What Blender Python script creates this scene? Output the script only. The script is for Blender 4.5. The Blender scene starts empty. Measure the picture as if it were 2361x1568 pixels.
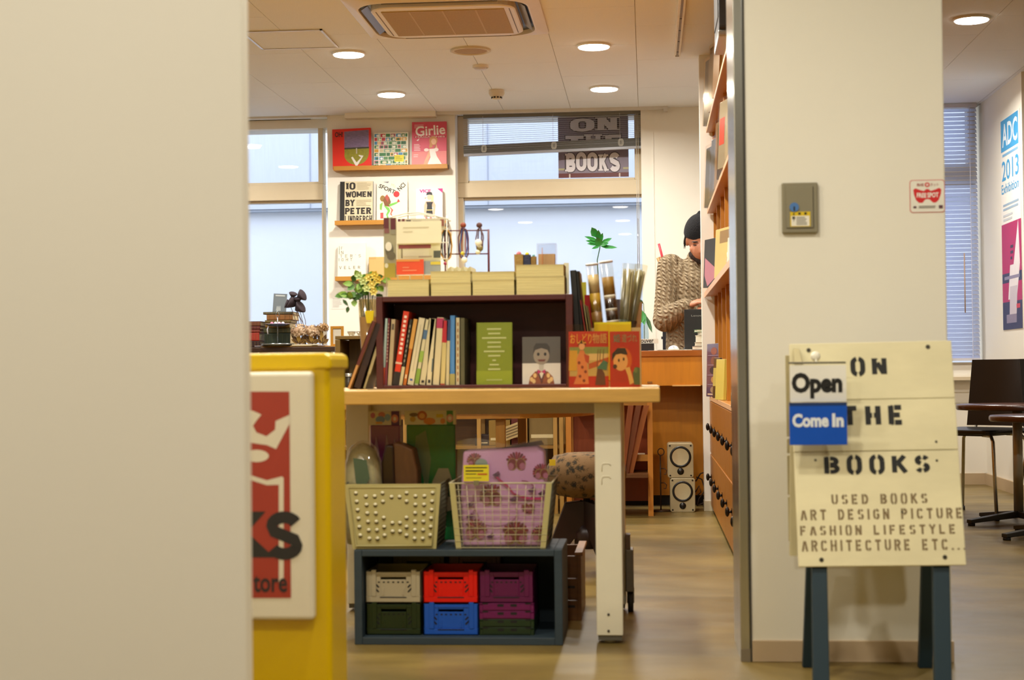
import bpy, bmesh, math, random
from mathutils import Vector, Matrix
random.seed(7)
SC = bpy.context.scene
COL = SC.collection

# ---------------------------------------------------------------- camera
FPX, IW, IH = 3700.0, 2361.0, 1568.0
EYE = Vector((0, 0, 0.80))
YAW, PITCH, ROLL = math.atan(311.5 / FPX), math.atan(69.0 / FPX), 0.0105
_f = Vector((-math.sin(YAW) * math.cos(PITCH), math.cos(YAW) * math.cos(PITCH), math.sin(PITCH)))
_r0 = Vector((math.cos(YAW), math.sin(YAW), 0))
_u0 = _r0.cross(_f)
CR = _r0 * math.cos(ROLL) - _u0 * math.sin(ROLL)
CU = _u0 * math.cos(ROLL) + _r0 * math.sin(ROLL)
CF = _f
cam_data = bpy.data.cameras.new('camera')
cam = bpy.data.objects.new('camera', cam_data)
COL.objects.link(cam)
cam.matrix_world = Matrix(((CR.x, CU.x, -CF.x, EYE.x), (CR.y, CU.y, -CF.y, EYE.y),
                           (CR.z, CU.z, -CF.z, EYE.z), (0, 0, 0, 1)))
cam_data.sensor_width = 36.0
cam_data.sensor_fit = 'HORIZONTAL'
cam_data.lens = 36.0 * FPX / IW
cam_data.clip_start = 0.05
cam_data.dof.use_dof = True
cam_data.dof.focus_distance = 8.6
cam_data.dof.aperture_fstop = 4.8
SC.camera = cam

# ---------------------------------------------------------------- world, exposure
world = bpy.data.worlds.new('sky')
SC.world = world
world.use_nodes = True
bgn = world.node_tree.nodes['Background']
bgn.inputs[0].default_value = (0.95, 0.97, 1.0, 1)
bgn.inputs[1].default_value = 2.9
SC.view_settings.view_transform = 'Standard'
SC.view_settings.look = 'None'
SC.view_settings.gamma = 1.0
SC.view_settings.use_curve_mapping = False
SC.view_settings.exposure = 0.0
LAMP_W = 20.5                       # watts of one ceiling downlight
LAMP_COL = (1.0, 0.965, 0.88)

cy = SC.cycles
cy.max_bounces = 8; cy.diffuse_bounces = 4; cy.glossy_bounces = 3; cy.transmission_bounces = 4; cy.transparent_max_bounces = 14
cy.use_adaptive_sampling = True; cy.adaptive_threshold = 0.05
cy.caustics_reflective = False; cy.caustics_refractive = False; cy.sample_clamp_indirect = 8.0

# ---------------------------------------------------------------- helpers
def at(px, py, Y):
    """point of the room at depth Y that the photograph shows at pixel px, py"""
    d = CF + CR * ((px - IW / 2) / FPX) - CU * ((py - IH / 2) / FPX)
    return EYE + d * ((Y - EYE.y) / d.y)
def atz(px, py, Z):
    d = CF + CR * ((px - IW / 2) / FPX) - CU * ((py - IH / 2) / FPX)
    return EYE + d * ((Z - EYE.z) / d.z)
def atx(px, py, X):
    d = CF + CR * ((px - IW / 2) / FPX) - CU * ((py - IH / 2) / FPX)
    return EYE + d * ((X - EYE.x) / d.x)
def span(px0, py0, px1, py1, Y):
    """x0, x1, z0, z1 of an upright rectangle at depth Y"""
    mx, my = (px0 + px1) / 2, (py0 + py1) / 2
    return at(px0, my, Y).x, at(px1, my, Y).x, at(mx, py1, Y).z, at(mx, py0, Y).z

def lin(h):
    h = h.lstrip('#')
    out = []
    for i in (0, 2, 4):
        c = int(h[i:i + 2], 16) / 255.0
        out.append(c / 12.92 if c <= 0.04045 else ((c + 0.055) / 1.055) ** 2.4)
    return out
_mats = {}
def mat(h, rough=0.6, metal=0.0, var=0.06, scale=14.0, bump=0.0, bscale=60.0, stretch=(1, 1, 1), emit=0.0, spec=0.5, alpha=1.0, trans=0.0):
    key = (h, rough, metal, var, scale, bump, bscale, stretch, emit, spec, alpha, trans)
    if key in _mats: return _mats[key]
    m = bpy.data.materials.new('surface_%s_%d' % (h.lstrip('#'), len(_mats)))
    m.use_nodes = True
    nt = m.node_tree; N = nt.nodes; L = nt.links
    b = N['Principled BSDF']
    c = lin(h)
    tc = N.new('ShaderNodeTexCoord'); mp = N.new('ShaderNodeMapping')
    mp.inputs['Scale'].default_value = stretch
    L.new(tc.outputs['Object'], mp.inputs['Vector'])
    if var > 0:
        nz = N.new('ShaderNodeTexNoise'); nz.inputs['Scale'].default_value = scale; nz.inputs['Detail'].default_value = 4
        L.new(mp.outputs[0], nz.inputs['Vector'])
        mx = N.new('ShaderNodeMix'); mx.data_type = 'RGBA'
        mx.inputs['A'].default_value = [max(0, v * (1 - var * 1.6)) for v in c] + [1]
        mx.inputs['B'].default_value = [min(1, v * (1 + var * 1.6)) for v in c] + [1]
        L.new(nz.outputs['Fac'], mx.inputs['Factor'])
        L.new(mx.outputs['Result'], b.inputs['Base Color'])
    else:
        b.inputs['Base Color'].default_value = c + [1]
    b.inputs['Roughness'].default_value = rough
    b.inputs['Metallic'].default_value = metal
    b.inputs['Specular IOR Level'].default_value = spec
    if bump > 0:
        n2 = N.new('ShaderNodeTexNoise'); n2.inputs['Scale'].default_value = bscale; n2.inputs['Detail'].default_value = 3
        L.new(mp.outputs[0], n2.inputs['Vector'])
        bp = N.new('ShaderNodeBump'); bp.inputs['Strength'].default_value = bump; bp.inputs['Distance'].default_value = 0.01
        L.new(n2.outputs['Fac'], bp.inputs['Height']); L.new(bp.outputs[0], b.inputs['Normal'])
    if emit > 0:
        b.inputs['Emission Color'].default_value = c + [1]
        b.inputs['Emission Strength'].default_value = emit
    if alpha < 1: b.inputs['Alpha'].default_value = alpha
    if trans > 0:
        b.inputs['Transmission Weight'].default_value = trans
        b.inputs['IOR'].default_value = 1.15
    _mats[key] = m
    return m
def wood(h, axis='x', var=0.16, rough=0.45, scale=9.0):
    s = {'x': (1, 9, 9), 'y': (9, 1, 9), 'z': (9, 9, 1)}[axis]
    return mat(h, rough=rough, var=var, scale=scale, stretch=s, bump=0.04, bscale=22)
def translucent(h, rough=.6, share=.5):
    key = ('translucent', h, share)
    if key in _mats: return _mats[key]
    m = bpy.data.materials.new('translucent_%d' % len(_mats)); m.use_nodes = True
    nt = m.node_tree; N = nt.nodes; L = nt.links; b = N['Principled BSDF']
    b.inputs['Base Color'].default_value = lin(h) + [1]; b.inputs['Roughness'].default_value = rough
    tr = N.new('ShaderNodeBsdfTranslucent'); tr.inputs[0].default_value = lin(h) + [1]
    mx = N.new('ShaderNodeMixShader'); mx.inputs[0].default_value = share
    L.new(b.outputs[0], mx.inputs[1]); L.new(tr.outputs[0], mx.inputs[2]); L.new(mx.outputs[0], N['Material Output'].inputs['Surface'])
    _mats[key] = m
    return m
def clear_film(tint='#ffffff', gloss=0.10, rough=0.05):
    key = ('film', tint, gloss, rough)
    if key in _mats: return _mats[key]
    m = bpy.data.materials.new('clear_film_%d' % len(_mats)); m.use_nodes = True
    nt = m.node_tree; N = nt.nodes; L = nt.links
    N.remove(N['Principled BSDF'])
    tr = N.new('ShaderNodeBsdfTransparent'); tr.inputs[0].default_value = lin(tint) + [1]
    gl = N.new('ShaderNodeBsdfGlossy'); gl.inputs['Roughness'].default_value = rough
    mx = N.new('ShaderNodeMixShader')
    fr = N.new('ShaderNodeFresnel'); fr.inputs[0].default_value = 1.45
    ma = N.new('ShaderNodeMath'); ma.operation = 'ADD'; ma.inputs[1].default_value = gloss - 0.04
    mn = N.new('ShaderNodeMath'); mn.operation = 'MINIMUM'; mn.inputs[1].default_value = gloss * 1.4
    L.new(fr.outputs[0], ma.inputs[0]); L.new(ma.outputs[0], mn.inputs[0]); L.new(mn.outputs[0], mx.inputs[0])
    L.new(tr.outputs[0], mx.inputs[1]); L.new(gl.outputs[0], mx.inputs[2])
    L.new(mx.outputs[0], N['Material Output'].inputs['Surface'])
    _mats[key] = m
    return m

def wmat(o):
    M = o.matrix_basis.copy()
    while o.parent:
        o = o.parent
        M = o.matrix_basis @ M
    return M
class MB:
    """collects shapes with materials; build() links them as one mesh object"""
    def __init__(s, m=None):
        s.v, s.f, s.fm, s.ms, s.sm = [], [], [], [], []
        s.cur = 0; s.smooth = False
        if m is not None: s.use(m)
    def use(s, m):
        if m not in s.ms: s.ms.append(m)
        s.cur = s.ms.index(m); return s
    def add(s, vs, fs, smooth=None):
        o = len(s.v); s.v += [Vector(p) for p in vs]
        for f in fs:
            s.f.append([o + i for i in f]); s.fm.append(s.cur); s.sm.append(s.smooth if smooth is None else smooth)
        return s
    def box(s, x0, x1, y0, y1, z0, z1, M=None):
        vs = [Vector((x, y, z)) for z in (z0, z1) for y in (y0, y1) for x in (x0, x1)]
        if M is not None: vs = [M @ p for p in vs]
        return s.add(vs, [(0, 2, 3, 1), (4, 5, 7, 6), (0, 1, 5, 4), (2, 6, 7, 3), (0, 4, 6, 2), (1, 3, 7, 5)], False)
    def rbox(s, x0, x1, y0, y1, z0, z1, r=0.01, n=3, axis='y', M=None):
        """box with the four edges along one axis rounded"""
        a0, a1, b0, b1, c0, c1 = {'y': (x0, x1, z0, z1, y0, y1), 'z': (x0, x1, y0, y1, z0, z1), 'x': (y0, y1, z0, z1, x0, x1)}[axis]
        pts = []
        for (cx, cy, st) in ((a1 - r, b1 - r, 0), (a0 + r, b1 - r, 90), (a0 + r, b0 + r, 180), (a1 - r, b0 + r, 270)):
            for k in range(n + 1):
                t = math.radians(st + 90.0 * k / n); pts.append((cx + r * math.cos(t), cy + r * math.sin(t)))
        return s.prism(pts, c0, c1, axis, M)
    def prism(s, pts, c0, c1, axis='y', M=None):
        fx = {'y': lambda a, b, c: Vector((a, c, b)), 'z': lambda a, b, c: Vector((a, b, c)), 'x': lambda a, b, c: Vector((c, a, b))}[axis]
        n = len(pts)
        vs = [fx(a, b, c0) for a, b in pts] + [fx(a, b, c1) for a, b in pts]
        if M is not None: vs = [M @ p for p in vs]
        return s.add(vs, [tuple(range(n))[::-1], tuple(range(n, 2 * n))] + [(i, (i + 1) % n, n + (i + 1) % n, n + i) for i in range(n)], False)
    def cyl(s, p0, p1, r0, r1=None, n=12, caps=True):
        r1 = r0 if r1 is None else r1
        p0, p1 = Vector(p0), Vector(p1); d = (p1 - p0)
        if d.length < 1e-9: return s
        d.normalize()
        a = d.orthogonal().normalized(); b = d.cross(a)
        vs = []
        for p, r in ((p0, r0), (p1, r1)):
            for k in range(n):
                t = 2 * math.pi * k / n; vs.append(p + (a * math.cos(t) + b * math.sin(t)) * r)
        o = len(s.v)
        s.add(vs, [(i, (i + 1) % n, n + (i + 1) % n, n + i) for i in range(n)], True)
        if caps:
            s.f.append([o + i for i in range(n)][::-1]); s.fm.append(s.cur); s.sm.append(False)
            s.f.append([o + n + i for i in range(n)]); s.fm.append(s.cur); s.sm.append(False)
        return s
    def tube(s, pts, r, n=8, closed=False):
        pts = [Vector(p) for p in pts]
        rs = r if isinstance(r, (list, tuple)) else [r] * len(pts)
        N = len(pts); vs = []; prev = None
        for i in range(N):
            if closed: d = pts[(i + 1) % N] - pts[i - 1]
            else: d = pts[min(i + 1, N - 1)] - pts[max(i - 1, 0)]
            d.normalize()
            a = d.orthogonal().normalized() if prev is None else (prev - d * prev.dot(d)).normalized()
            prev = a; b = d.cross(a)
            for k in range(n):
                t = 2 * math.pi * k / n; vs.append(pts[i] + (a * math.cos(t) + b * math.sin(t)) * rs[i])
        fs = []
        for i in range(N if closed else N - 1):
            j = (i + 1) % N
            for k in range(n): fs.append((i * n + k, i * n + (k + 1) % n, j * n + (k + 1) % n, j * n + k))
        if not closed: fs += [tuple(range(n))[::-1], tuple((N - 1) * n + k for k in range(n))]
        return s.add(vs, fs, True)
    def lathe(s, prof, c=(0, 0, 0), n=24, M=None):
        c = Vector(c); vs = []; fs = []
        for r, z in prof:
            for k in range(n):
                t = 2 * math.pi * k / n; vs.append(Vector((r * math.cos(t), r * math.sin(t), z)))
        if M is not None: vs = [M @ p for p in vs]
        vs = [p + c for p in vs]
        for i in range(len(prof) - 1):
            for k in range(n): fs.append((i * n + k, i * n + (k + 1) % n, (i + 1) * n + (k + 1) % n, (i + 1) * n + k))
        return s.add(vs, fs, True)
    def ball(s, c, r, sx=1, sy=1, sz=1, nu=12, nv=8, M=None):
        vs = []; fs = []
        for j in range(nv + 1):
            ph = math.pi * j / nv
            for k in range(nu):
                t = 2 * math.pi * k / nu
                vs.append(Vector((r * sx * math.sin(ph) * math.cos(t), r * sy * math.sin(ph) * math.sin(t), r * sz * math.cos(ph))))
        if M is not None: vs = [M @ p for p in vs]
        vs = [p + Vector(c) for p in vs]
        for j in range(nv):
            for k in range(nu): fs.append((j * nu + k, (j + 1) * nu + k, (j + 1) * nu + (k + 1) % nu, j * nu + (k + 1) % nu))
        return s.add(vs, fs, True)
    def build(s, name, parent=None, local=False, bevel=0.0, seg=2, clean=False):
        me = bpy.data.meshes.new(name)
        vs = s.v
        org = Vector((0, 0, 0))
        if parent is not None:
            if not local:
                I = wmat(parent).inverted(); vs = [I @ p for p in vs]
        elif not local and vs:
            lo = [min(p[i] for p in vs) for i in range(3)]; hi = [max(p[i] for p in vs) for i in range(3)]
            org = Vector(((lo[0] + hi[0]) / 2, (lo[1] + hi[1]) / 2, lo[2]))
            vs = [p - org for p in vs]
        me.from_pydata([tuple(p) for p in vs], [], s.f)
        for m in s.ms: me.materials.append(m)
        for i, p in enumerate(me.polygons):
            p.material_index = s.fm[i]; p.use_smooth = s.sm[i]
        if clean:
            bm = bmesh.new(); bm.from_mesh(me); bmesh.ops.remove_doubles(bm, verts=bm.verts, dist=1e-5)
            bmesh.ops.recalc_face_normals(bm, faces=bm.faces); bm.to_mesh(me); bm.free()
        o = bpy.data.objects.new(name, me)
        COL.objects.link(o); o.location = org
        if parent is not None: o.parent = parent
        if bevel > 0:
            md = o.modifiers.new('bevel', 'BEVEL'); md.width = bevel; md.segments = seg; md.limit_method = 'ANGLE'; md.angle_limit = math.radians(50)
        return o
def tag(o, label=None, cat=None, group=None, kind=None):
    if label: o['label'] = label
    if cat: o['category'] = cat
    if group: o['group'] = group
    if kind: o['kind'] = kind
    return o
def thing(name, label, cat, loc=(0, 0, 0), rot=(0, 0, 0), group=None):
    o = bpy.data.objects.new(name, None); COL.objects.link(o)
    o.empty_display_size = 0.05
    o.location = loc; o.rotation_euler = rot
    return tag(o, label, cat, group)
def struct(o):
    o['kind'] = 'structure'; return o
def sempty(name, loc):
    o = bpy.data.objects.new(name, None); COL.objects.link(o); o.location = loc; o['kind'] = 'structure'; return o
def dup(o, parent=None):
    c = o.copy(); COL.objects.link(c); c.parent = parent
    for ch in list(o.children): dup(ch, c)
    return c

# ---- lettering as geometry
_tc = {}
def text2d(s, bold=0.0):
    """triangulated outline of a line of text, scaled so that its box is 0..1 by 0..1"""
    k = (s, bold)
    if k in _tc: return _tc[k]
    cu = bpy.data.curves.new('lettering', 'FONT'); cu.body = s; cu.size = 1.0; cu.offset = bold; cu.resolution_u = 3
    ob = bpy.data.objects.new('lettering', cu); COL.objects.link(ob)
    dg = bpy.context.evaluated_depsgraph_get(); dg.update()
    me = bpy.data.meshes.new_from_object(ob.evaluated_get(dg))
    vs = [(v.co.x, v.co.y) for v in me.vertices]; fs = [tuple(p.vertices) for p in me.polygons]
    bpy.data.objects.remove(ob); bpy.data.curves.remove(cu); bpy.data.meshes.remove(me)
    if not vs: _tc[k] = ([], []); return _tc[k]
    x0 = min(a for a, b in vs); x1 = max(a for a, b in vs); y0 = min(b for a, b in vs); y1 = max(b for a, b in vs)
    vs = [((a - x0) / max(1e-6, x1 - x0), (b - y0) / max(1e-6, y1 - y0)) for a, b in vs]
    _tc[k] = (vs, fs); return _tc[k]
def arc(cx, cy, rx, ry, a0, a1, n=8):
    return [(cx + rx * math.cos(math.radians(a0 + (a1 - a0) * i / n)), cy + ry * math.sin(math.radians(a0 + (a1 - a0) * i / n))) for i in range(n + 1)]
_O = arc(.5, .7, .36, .3, 0, 180) + arc(.5, .3, .36, .3, 180, 360) + [(.86, .7)]
GL = {
 'O': [_O], '0': [_O], 'N': [[(.14, 0), (.14, 1)], [(.2, .95), (.8, .05)], [(.86, 0), (.86, 1)]], 'T': [[(.5, 0), (.5, .8)], [(.02, .9), (.98, .9)]],
 'H': [[(.14, 0), (.14, 1)], [(.86, 0), (.86, 1)], [(.14, .5), (.86, .5)]],
 'E': [[(.14, 0), (.14, 1)], [(.14, .9), (.88, .9)], [(.14, .5), (.76, .5)], [(.14, .1), (.88, .1)]],
 'F': [[(.14, 0), (.14, 1)], [(.14, .9), (.88, .9)], [(.14, .5), (.76, .5)]], 'L': [[(.14, 0), (.14, 1)], [(.14, .1), (.88, .1)]],
 'B': [[(.14, 0), (.14, 1)], [(.14, .9)] + arc(.52, .72, .3, .18, 90, -90) + [(.14, .54)], [(.14, .46)] + arc(.55, .28, .32, .18, 90, -90) + [(.14, .1)]],
 'D': [[(.14, 0), (.14, 1)], [(.14, .9)] + arc(.5, .5, .36, .4, 90, -90) + [(.14, .1)]],
 'P': [[(.14, 0), (.14, 1)], [(.14, .9)] + arc(.54, .7, .32, .2, 90, -90) + [(.14, .5)]],
 'R': [[(.14, 0), (.14, 1)], [(.14, .9)] + arc(.54, .7, .32, .2, 90, -90) + [(.14, .5)], [(.5, .5), (.88, 0)]],
 'K': [[(.14, 0), (.14, 1)], [(.3, .5), (.84, 1)], [(.42, .56), (.9, 0)]], 'I': [[(.5, 0), (.5, 1)]],
 'S': [arc(.5, .72, .34, .19, 20, 180) + arc(.5, .5, .34, .02, 180, 181, 1)[:0] + [(.2, .6), (.8, .4)] + arc(.5, .28, .34, .19, 0, -160)],
 'C': [arc(.5, .68, .36, .23, 15, 180) + arc(.5, .32, .36, .23, 180, 345)],
 'G': [arc(.5, .68, .36, .23, 15, 180) + arc(.5, .32, .36, .23, 180, 360) + [(.86, .45), (.58, .45)]],
 'U': [[(.14, 1), (.14, .35)] + arc(.5, .35, .36, .26, 180, 360) + [(.86, 1)]],
 'A': [[(.1, 0), (.46, 1)], [(.9, 0), (.54, 1)], [(.26, .3), (.74, .3)]], 'Y': [[(.08, 1), (.5, .5)], [(.92, 1), (.5, .5)], [(.5, .55), (.5, 0)]],
 'W': [[(.02, 1), (.26, 0)], [(.26, 0), (.5, .9)], [(.5, .9), (.74, 0)], [(.74, 0), (.98, 1)]],
 'M': [[(.1, 0), (.1, 1)], [(.1, .95), (.5, .2)], [(.5, .2), (.9, .95)], [(.9, 0), (.9, 1)]], '1': [[(.5, 0), (.5, 1)], [(.5, .95), (.22, .8)]],
 '.': [[(.5, 0), (.5, .16)]], "'": [[(.5, .8), (.5, 1)]], 'V': [[(.08, 1), (.5, 0)], [(.92, 1), (.5, 0)]],
}
GAP = {'O': (.42, .58), '0': (.42, .58), 'S': (.44, .56), 'C': (.44, .56), 'G': (.36, .48), 'U': (.44, .56), 'B': (.27, .37), 'D': (.27, .37), 'P': (.27, .37), 'R': (.27, .37), 'A': (.44, .56), 'H': (.44, .56), 'E': (.27, .33), 'F': (.27, .33), 'K': (.26, .34), 'N': (.26, .32)}
def strokes(pl, t, asp, gap):
    """polyline in a unit glyph box (asp = width / height) to quads of width t"""
    subs = [pl]
    if gap:
        subs = []; cur = []
        fine = []
        for a, b in zip(pl[:-1], pl[1:]):
            n = 12
            for i in range(n): fine.append((a[0] + (b[0] - a[0]) * i / n, a[1] + (b[1] - a[1]) * i / n))
        fine.append(pl[-1])
        for p in fine:
            if gap[0] < p[0] < gap[1]:
                if len(cur) > 1: subs.append(cur)
                cur = []
            else: cur.append(p)
        if len(cur) > 1: subs.append(cur)
    vs, fs = [], []
    for q in subs:
        q = [Vector((a * asp, b)) for a, b in q]
        o = len(vs)
        for i, p in enumerate(q):
            d = (q[min(i + 1, len(q) - 1)] - q[max(i - 1, 0)])
            if d.length < 1e-6: d = Vector((1, 0))
            d.normalize(); nn = Vector((-d.y, d.x)) * t / 2
            vs += [p + nn, p - nn]
        for i in range(len(q) - 1): fs.append((o + 2 * i, o + 2 * i + 1, o + 2 * i + 3, o + 2 * i + 2))
    return vs, fs
def glyphs(s, t=.2, asp=.62, space=.25, stencil=False, serif=0.0):
    vs, fs = [], []; x = 0.0; lay = []          # lay: every stroke lies a hair above the one before
    for ch in s:
        if ch == ' ': x += asp * .75 + space; continue
        a = asp * (.34 if ch in "1I.'" else 1.25 if ch in 'MW' else 1.0)
        for pl in GL.get(ch, []):
            if ch in "I1.'": pl = [((p[0] - .5) * .62 / asp * 1.6 + .5, p[1]) for p in pl]
            v2, f2 = strokes(pl, t, a, GAP.get(ch) if stencil else None)
            o = len(vs); vs += [(p.x + x, p.y) for p in v2]; fs += [tuple(o + i for i in f) for f in f2]; nl = (lay[-1] + 1 if lay else 0) % 9; lay += [nl] * len(v2)
            if serif > 0:
                for e in (pl[0], pl[-1]):
                    if (e[1] < .02 or e[1] > .98) and len(pl) == 2 and ch not in ".'":
                        yy = .045 if e[1] < .5 else .955; cx = x + e[0] * a; o = len(vs)
                        vs += [(cx - serif, yy - .05), (cx + serif, yy - .05), (cx + serif, yy + .05), (cx - serif, yy + .05)]; fs.append((o, o + 1, o + 2, o + 3)); lay += [(lay[-1] + 1) % 9] * 4
        x += a + space
    x0 = min(a for a, b in vs); x1 = max(a for a, b in vs); y0 = min(b for a, b in vs); y1 = max(b for a, b in vs)
    return [((a - x0) / (x1 - x0), (b - y0) / (y1 - y0), l) for (a, b), l in zip(vs, lay)], fs

class Print:
    """flat print on a face: u to the right, v up, both 0..1 over the face"""
    def __init__(s, w, h, y=-0.0008, org=(0, 0), face=None):
        s.w, s.h, s.y, s.n = w, h, y, 0; s.mb = MB(); s.org = org; s.face = face
    def P(s, u, v):
        a = s.org[0] + u * s.w; b = s.org[1] + v * s.h; c = s.y - s.n * 0.0001
        return s.face(a, b, c) if s.face else Vector((a, c, b))
    def poly(s, pts, h, **k):
        s.mb.use(mat(h, **dict(dict(var=0.04, rough=.5), **k))); s.mb.add([s.P(*p) for p in pts], [tuple(range(len(pts)))]); s.n += 1
    def rect(s, u0, v0, u1, v1, h, **k): s.poly([(u0, v0), (u1, v0), (u1, v1), (u0, v1)], h, **k)
    def disc(s, u, v, ru, rv, h, n=18, **k):
        s.poly([(u + ru * math.cos(2 * math.pi * i / n), v + rv * math.sin(2 * math.pi * i / n)) for i in range(n)], h, **k)
    def geo(s, vs, fs, u0, v0, u1, v1, h, ang=0.0, **k):
        s.mb.use(mat(h, **dict(dict(var=0.03, rough=.5), **k)))
        out = []
        n0 = s.n
        for a, b, *l in vs:
            s.n = n0 + (l[0] * .3 if l else 0)
            x = u0 + a * (u1 - u0); y = v0 + b * (v1 - v0)
            if ang:
                cx, cy = (u0 + u1) / 2, (v0 + v1) / 2; X = (x - cx) * s.w; Y = (y - cy) * s.h
                x = cx + (X * math.cos(ang) - Y * math.sin(ang)) / s.w; y = cy + (X * math.sin(ang) + Y * math.cos(ang)) / s.h
            out.append(s.P(x, y))
        s.mb.add(out, fs); s.n = n0 + (3 if vs and len(vs[0]) > 2 else 1)
    def text(s, t, u0, v0, u1, v1, h, bold=0.0, ang=0.0, **k):
        vs, fs = text2d(t, bold)
        if vs: s.geo(vs, fs, u0, v0, u1, v1, h, ang, **k)
    def glyph(s, word, u0, v0, u1, v1, h, ang=0.0, **k):
        g = {q: k.pop(q) for q in list(k) if q in ('t', 'asp', 'space', 'stencil', 'serif')}
        vs, fs = glyphs(word, **g); s.geo(vs, fs, u0, v0, u1, v1, h, ang, **k)
    def lines(s, u0, v0, u1, v1, n, h, seed=0, thick=.5):
        rn = random.Random(seed)
        for i in range(n):
            vv = v1 - (v1 - v0) * (i + .8) / n; e = (v1 - v0) / n * thick
            s.rect(u0, vv, u0 + (u1 - u0) * (.6 + .4 * rn.random()), vv + e, h)
            s.n -= 1
        s.n += 1
    def build(s, name, parent):
        return s.mb.build(name, parent, local=True)
# ================================================================ the setting
CH = 2.56
WALL = mat('#efe9dc', rough=.75, var=.015, scale=3, bump=.02, bscale=90)
WALLW = mat('#e9e3d0', rough=.6, var=.02, scale=2.5, bump=.02, bscale=90)
BASEB = mat('#bfa785', rough=.5, var=.03)
def floor_mat():
    m = bpy.data.materials.new('polished_concrete'); m.use_nodes = True
    nt = m.node_tree; N = nt.nodes; L = nt.links; b = N['Principled BSDF']
    tc = N.new('ShaderNodeTexCoord'); mp = N.new('ShaderNodeMapping'); mp.inputs['Scale'].default_value = (.9, 1.5, 1)
    L.new(tc.outputs['Object'], mp.inputs[0])
    n1 = N.new('ShaderNodeTexNoise'); n1.inputs['Scale'].default_value = 1.3; n1.inputs['Detail'].default_value = 7; n1.inputs['Distortion'].default_value = .8
    L.new(mp.outputs[0], n1.inputs[0])
    rp = N.new('ShaderNodeValToRGB'); e = rp.color_ramp.elements
    e[0].position = .3; e[0].color = lin('#5f5027') + [1]; e[1].position = .7; e[1].color = lin('#8e773d') + [1]
    k = e.new(.5); k.color = lin('#776231') + [1]
    L.new(n1.outputs['Fac'], rp.inputs[0]); L.new(rp.outputs[0], b.inputs['Base Color'])
    n2 = N.new('ShaderNodeTexNoise'); n2.inputs['Scale'].default_value = 5; L.new(mp.outputs[0], n2.inputs[0])
    mr = N.new('ShaderNodeMapRange'); mr.inputs[3].default_value = .25; mr.inputs[4].default_value = .5
    L.new(n2.outputs['Fac'], mr.inputs[0]); L.new(mr.outputs[0], b.inputs['Roughness'])
    return m
struct(MB(floor_mat()).box(-5, 5.5, -2.5, 11.3, -.1, 0).build('floor'))

CEIL = mat('#eef0f4', rough=.85, var=.05, scale=180, bump=.05, bscale=160)
SLAB = mat('#c2b7a6', rough=.9, var=.02)
ceil = struct(MB(SLAB).box(-5, 5.5, -2.5, 11.3, CH + .006, CH + .12).build('ceiling'))
# ceiling boards, 455 x 910 mm, laid in staggered rows
_pm = {}
def board(x0, x1, y0, y1):
    k = (round(x1 - x0, 3), round(y1 - y0, 3))
    if k not in _pm:
        mb = MB(CEIL); g = .0015
        mb.box(-k[0] / 2 + g, k[0] / 2 - g, -k[1] / 2 + g, k[1] / 2 - g, 0, .0055)
        o = mb.build('ceiling_panel', ceil, local=True); _pm[k] = o
    else:
        o = _pm[k].copy(); COL.objects.link(o); o.parent = ceil
    o.location = Vector(((x0 + x1) / 2, (y0 + y1) / 2, CH)) - ceil.location
for i in range(-7, 6):
    xa = -.04 + .455 * i
    y = 5.09 - (.455 if i % 2 else 0) + .42
    while y < 11.0:
        y1 = min(y + .91, 11.0); ys_ = max(y, 5.95)
        if y1 - ys_ > .03: board(xa, xa + .455, ys_, y1)
        y += .91
# the rest of the ceiling, towards and behind the camera, and the sides
for (a, b, c, d) in ((-5, 5.5, -2.5, 5.95), (-5, -3.225, 5.95, 11.1), (2.69, 5.5, 5.95, 11.1)):
    o = MB(CEIL).box(a, b, c, d, CH, CH + .0055).build('ceiling_panel', ceil)

# outer walls of the shop
struct(MB(WALL).box(-5.1, -5, -2.5, 11.3, 0, CH).build('wall_left'))
struct(MB(WALL).box(5.5, 5.6, -2.5, 11.3, 0, CH).build('wall_right'))
struct(MB(WALL).box(-5, 5.5, -2.6, -2.5, 0, CH).build('wall_front'))
WB = 10.85                                    # face of the back wall
x757, x1050, x1480 = at(757, 600, WB).x, at(1052, 600, WB).x, at(1481, 600, WB).x
wb = MB(WALL)
wb.box(x757, x1050, WB, 11.25, 0, CH)                                   # the pier between the windows
wb.box(x1480, 1.45, WB, 11.25, 0, CH)                                   # the wall behind the counter
wb.box(-5, x757, 11.12, 11.25, 0, .72); wb.box(x1050, x1480, 11.0, 11.25, 0, .72)
wb.box(-5, x757, 11.0, 11.25, 2.5, CH); wb.box(x1050, x1480, 11.02, 11.25, 2.54, CH)
wb.box(1.45, 2.26, 11.0, 11.25, 0, .80)
wb.box(-5, -4.4, WB, 11.25, 0, CH)
wb.box(2.26, 5.5, WB, 11.25, 0, CH)
wback = struct(wb.build('wall_back'))
struct(MB(WALL).box(2.26, 3.1, 9.84, WB, 0, CH).build('wall_pier'))      # pier with the tall poster
struct(MB(WALL).box(at(1506, 500, WB).x, at(1509, 500, WB).x, WB - .006, WB, 0, CH).build('trim_1'))
# dropped board at the head of the pier
struct(MB(WALL).box(at(800, 262, WB).x, at(1008, 262, WB).x, WB - .09, WB, CH - .035, CH).build('trim_2'))
# curtain-box edge along the back of the ceiling
struct(MB(mat('#d8d2c8')).box(-4.4, x757, WB - .02, WB, CH - .012, CH).build('trim_3'))
o = MB(mat('#d8d2c8')); o.box(x1050 - .12, at(1537, 245, WB).x, WB - .06, WB - .03, CH - .02, CH); o.box(at(1529, 245, WB).x, at(1539, 245, WB).x, WB - .065, WB - .025, CH - .035, CH)
struct(o.build('trim_4'))

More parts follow.
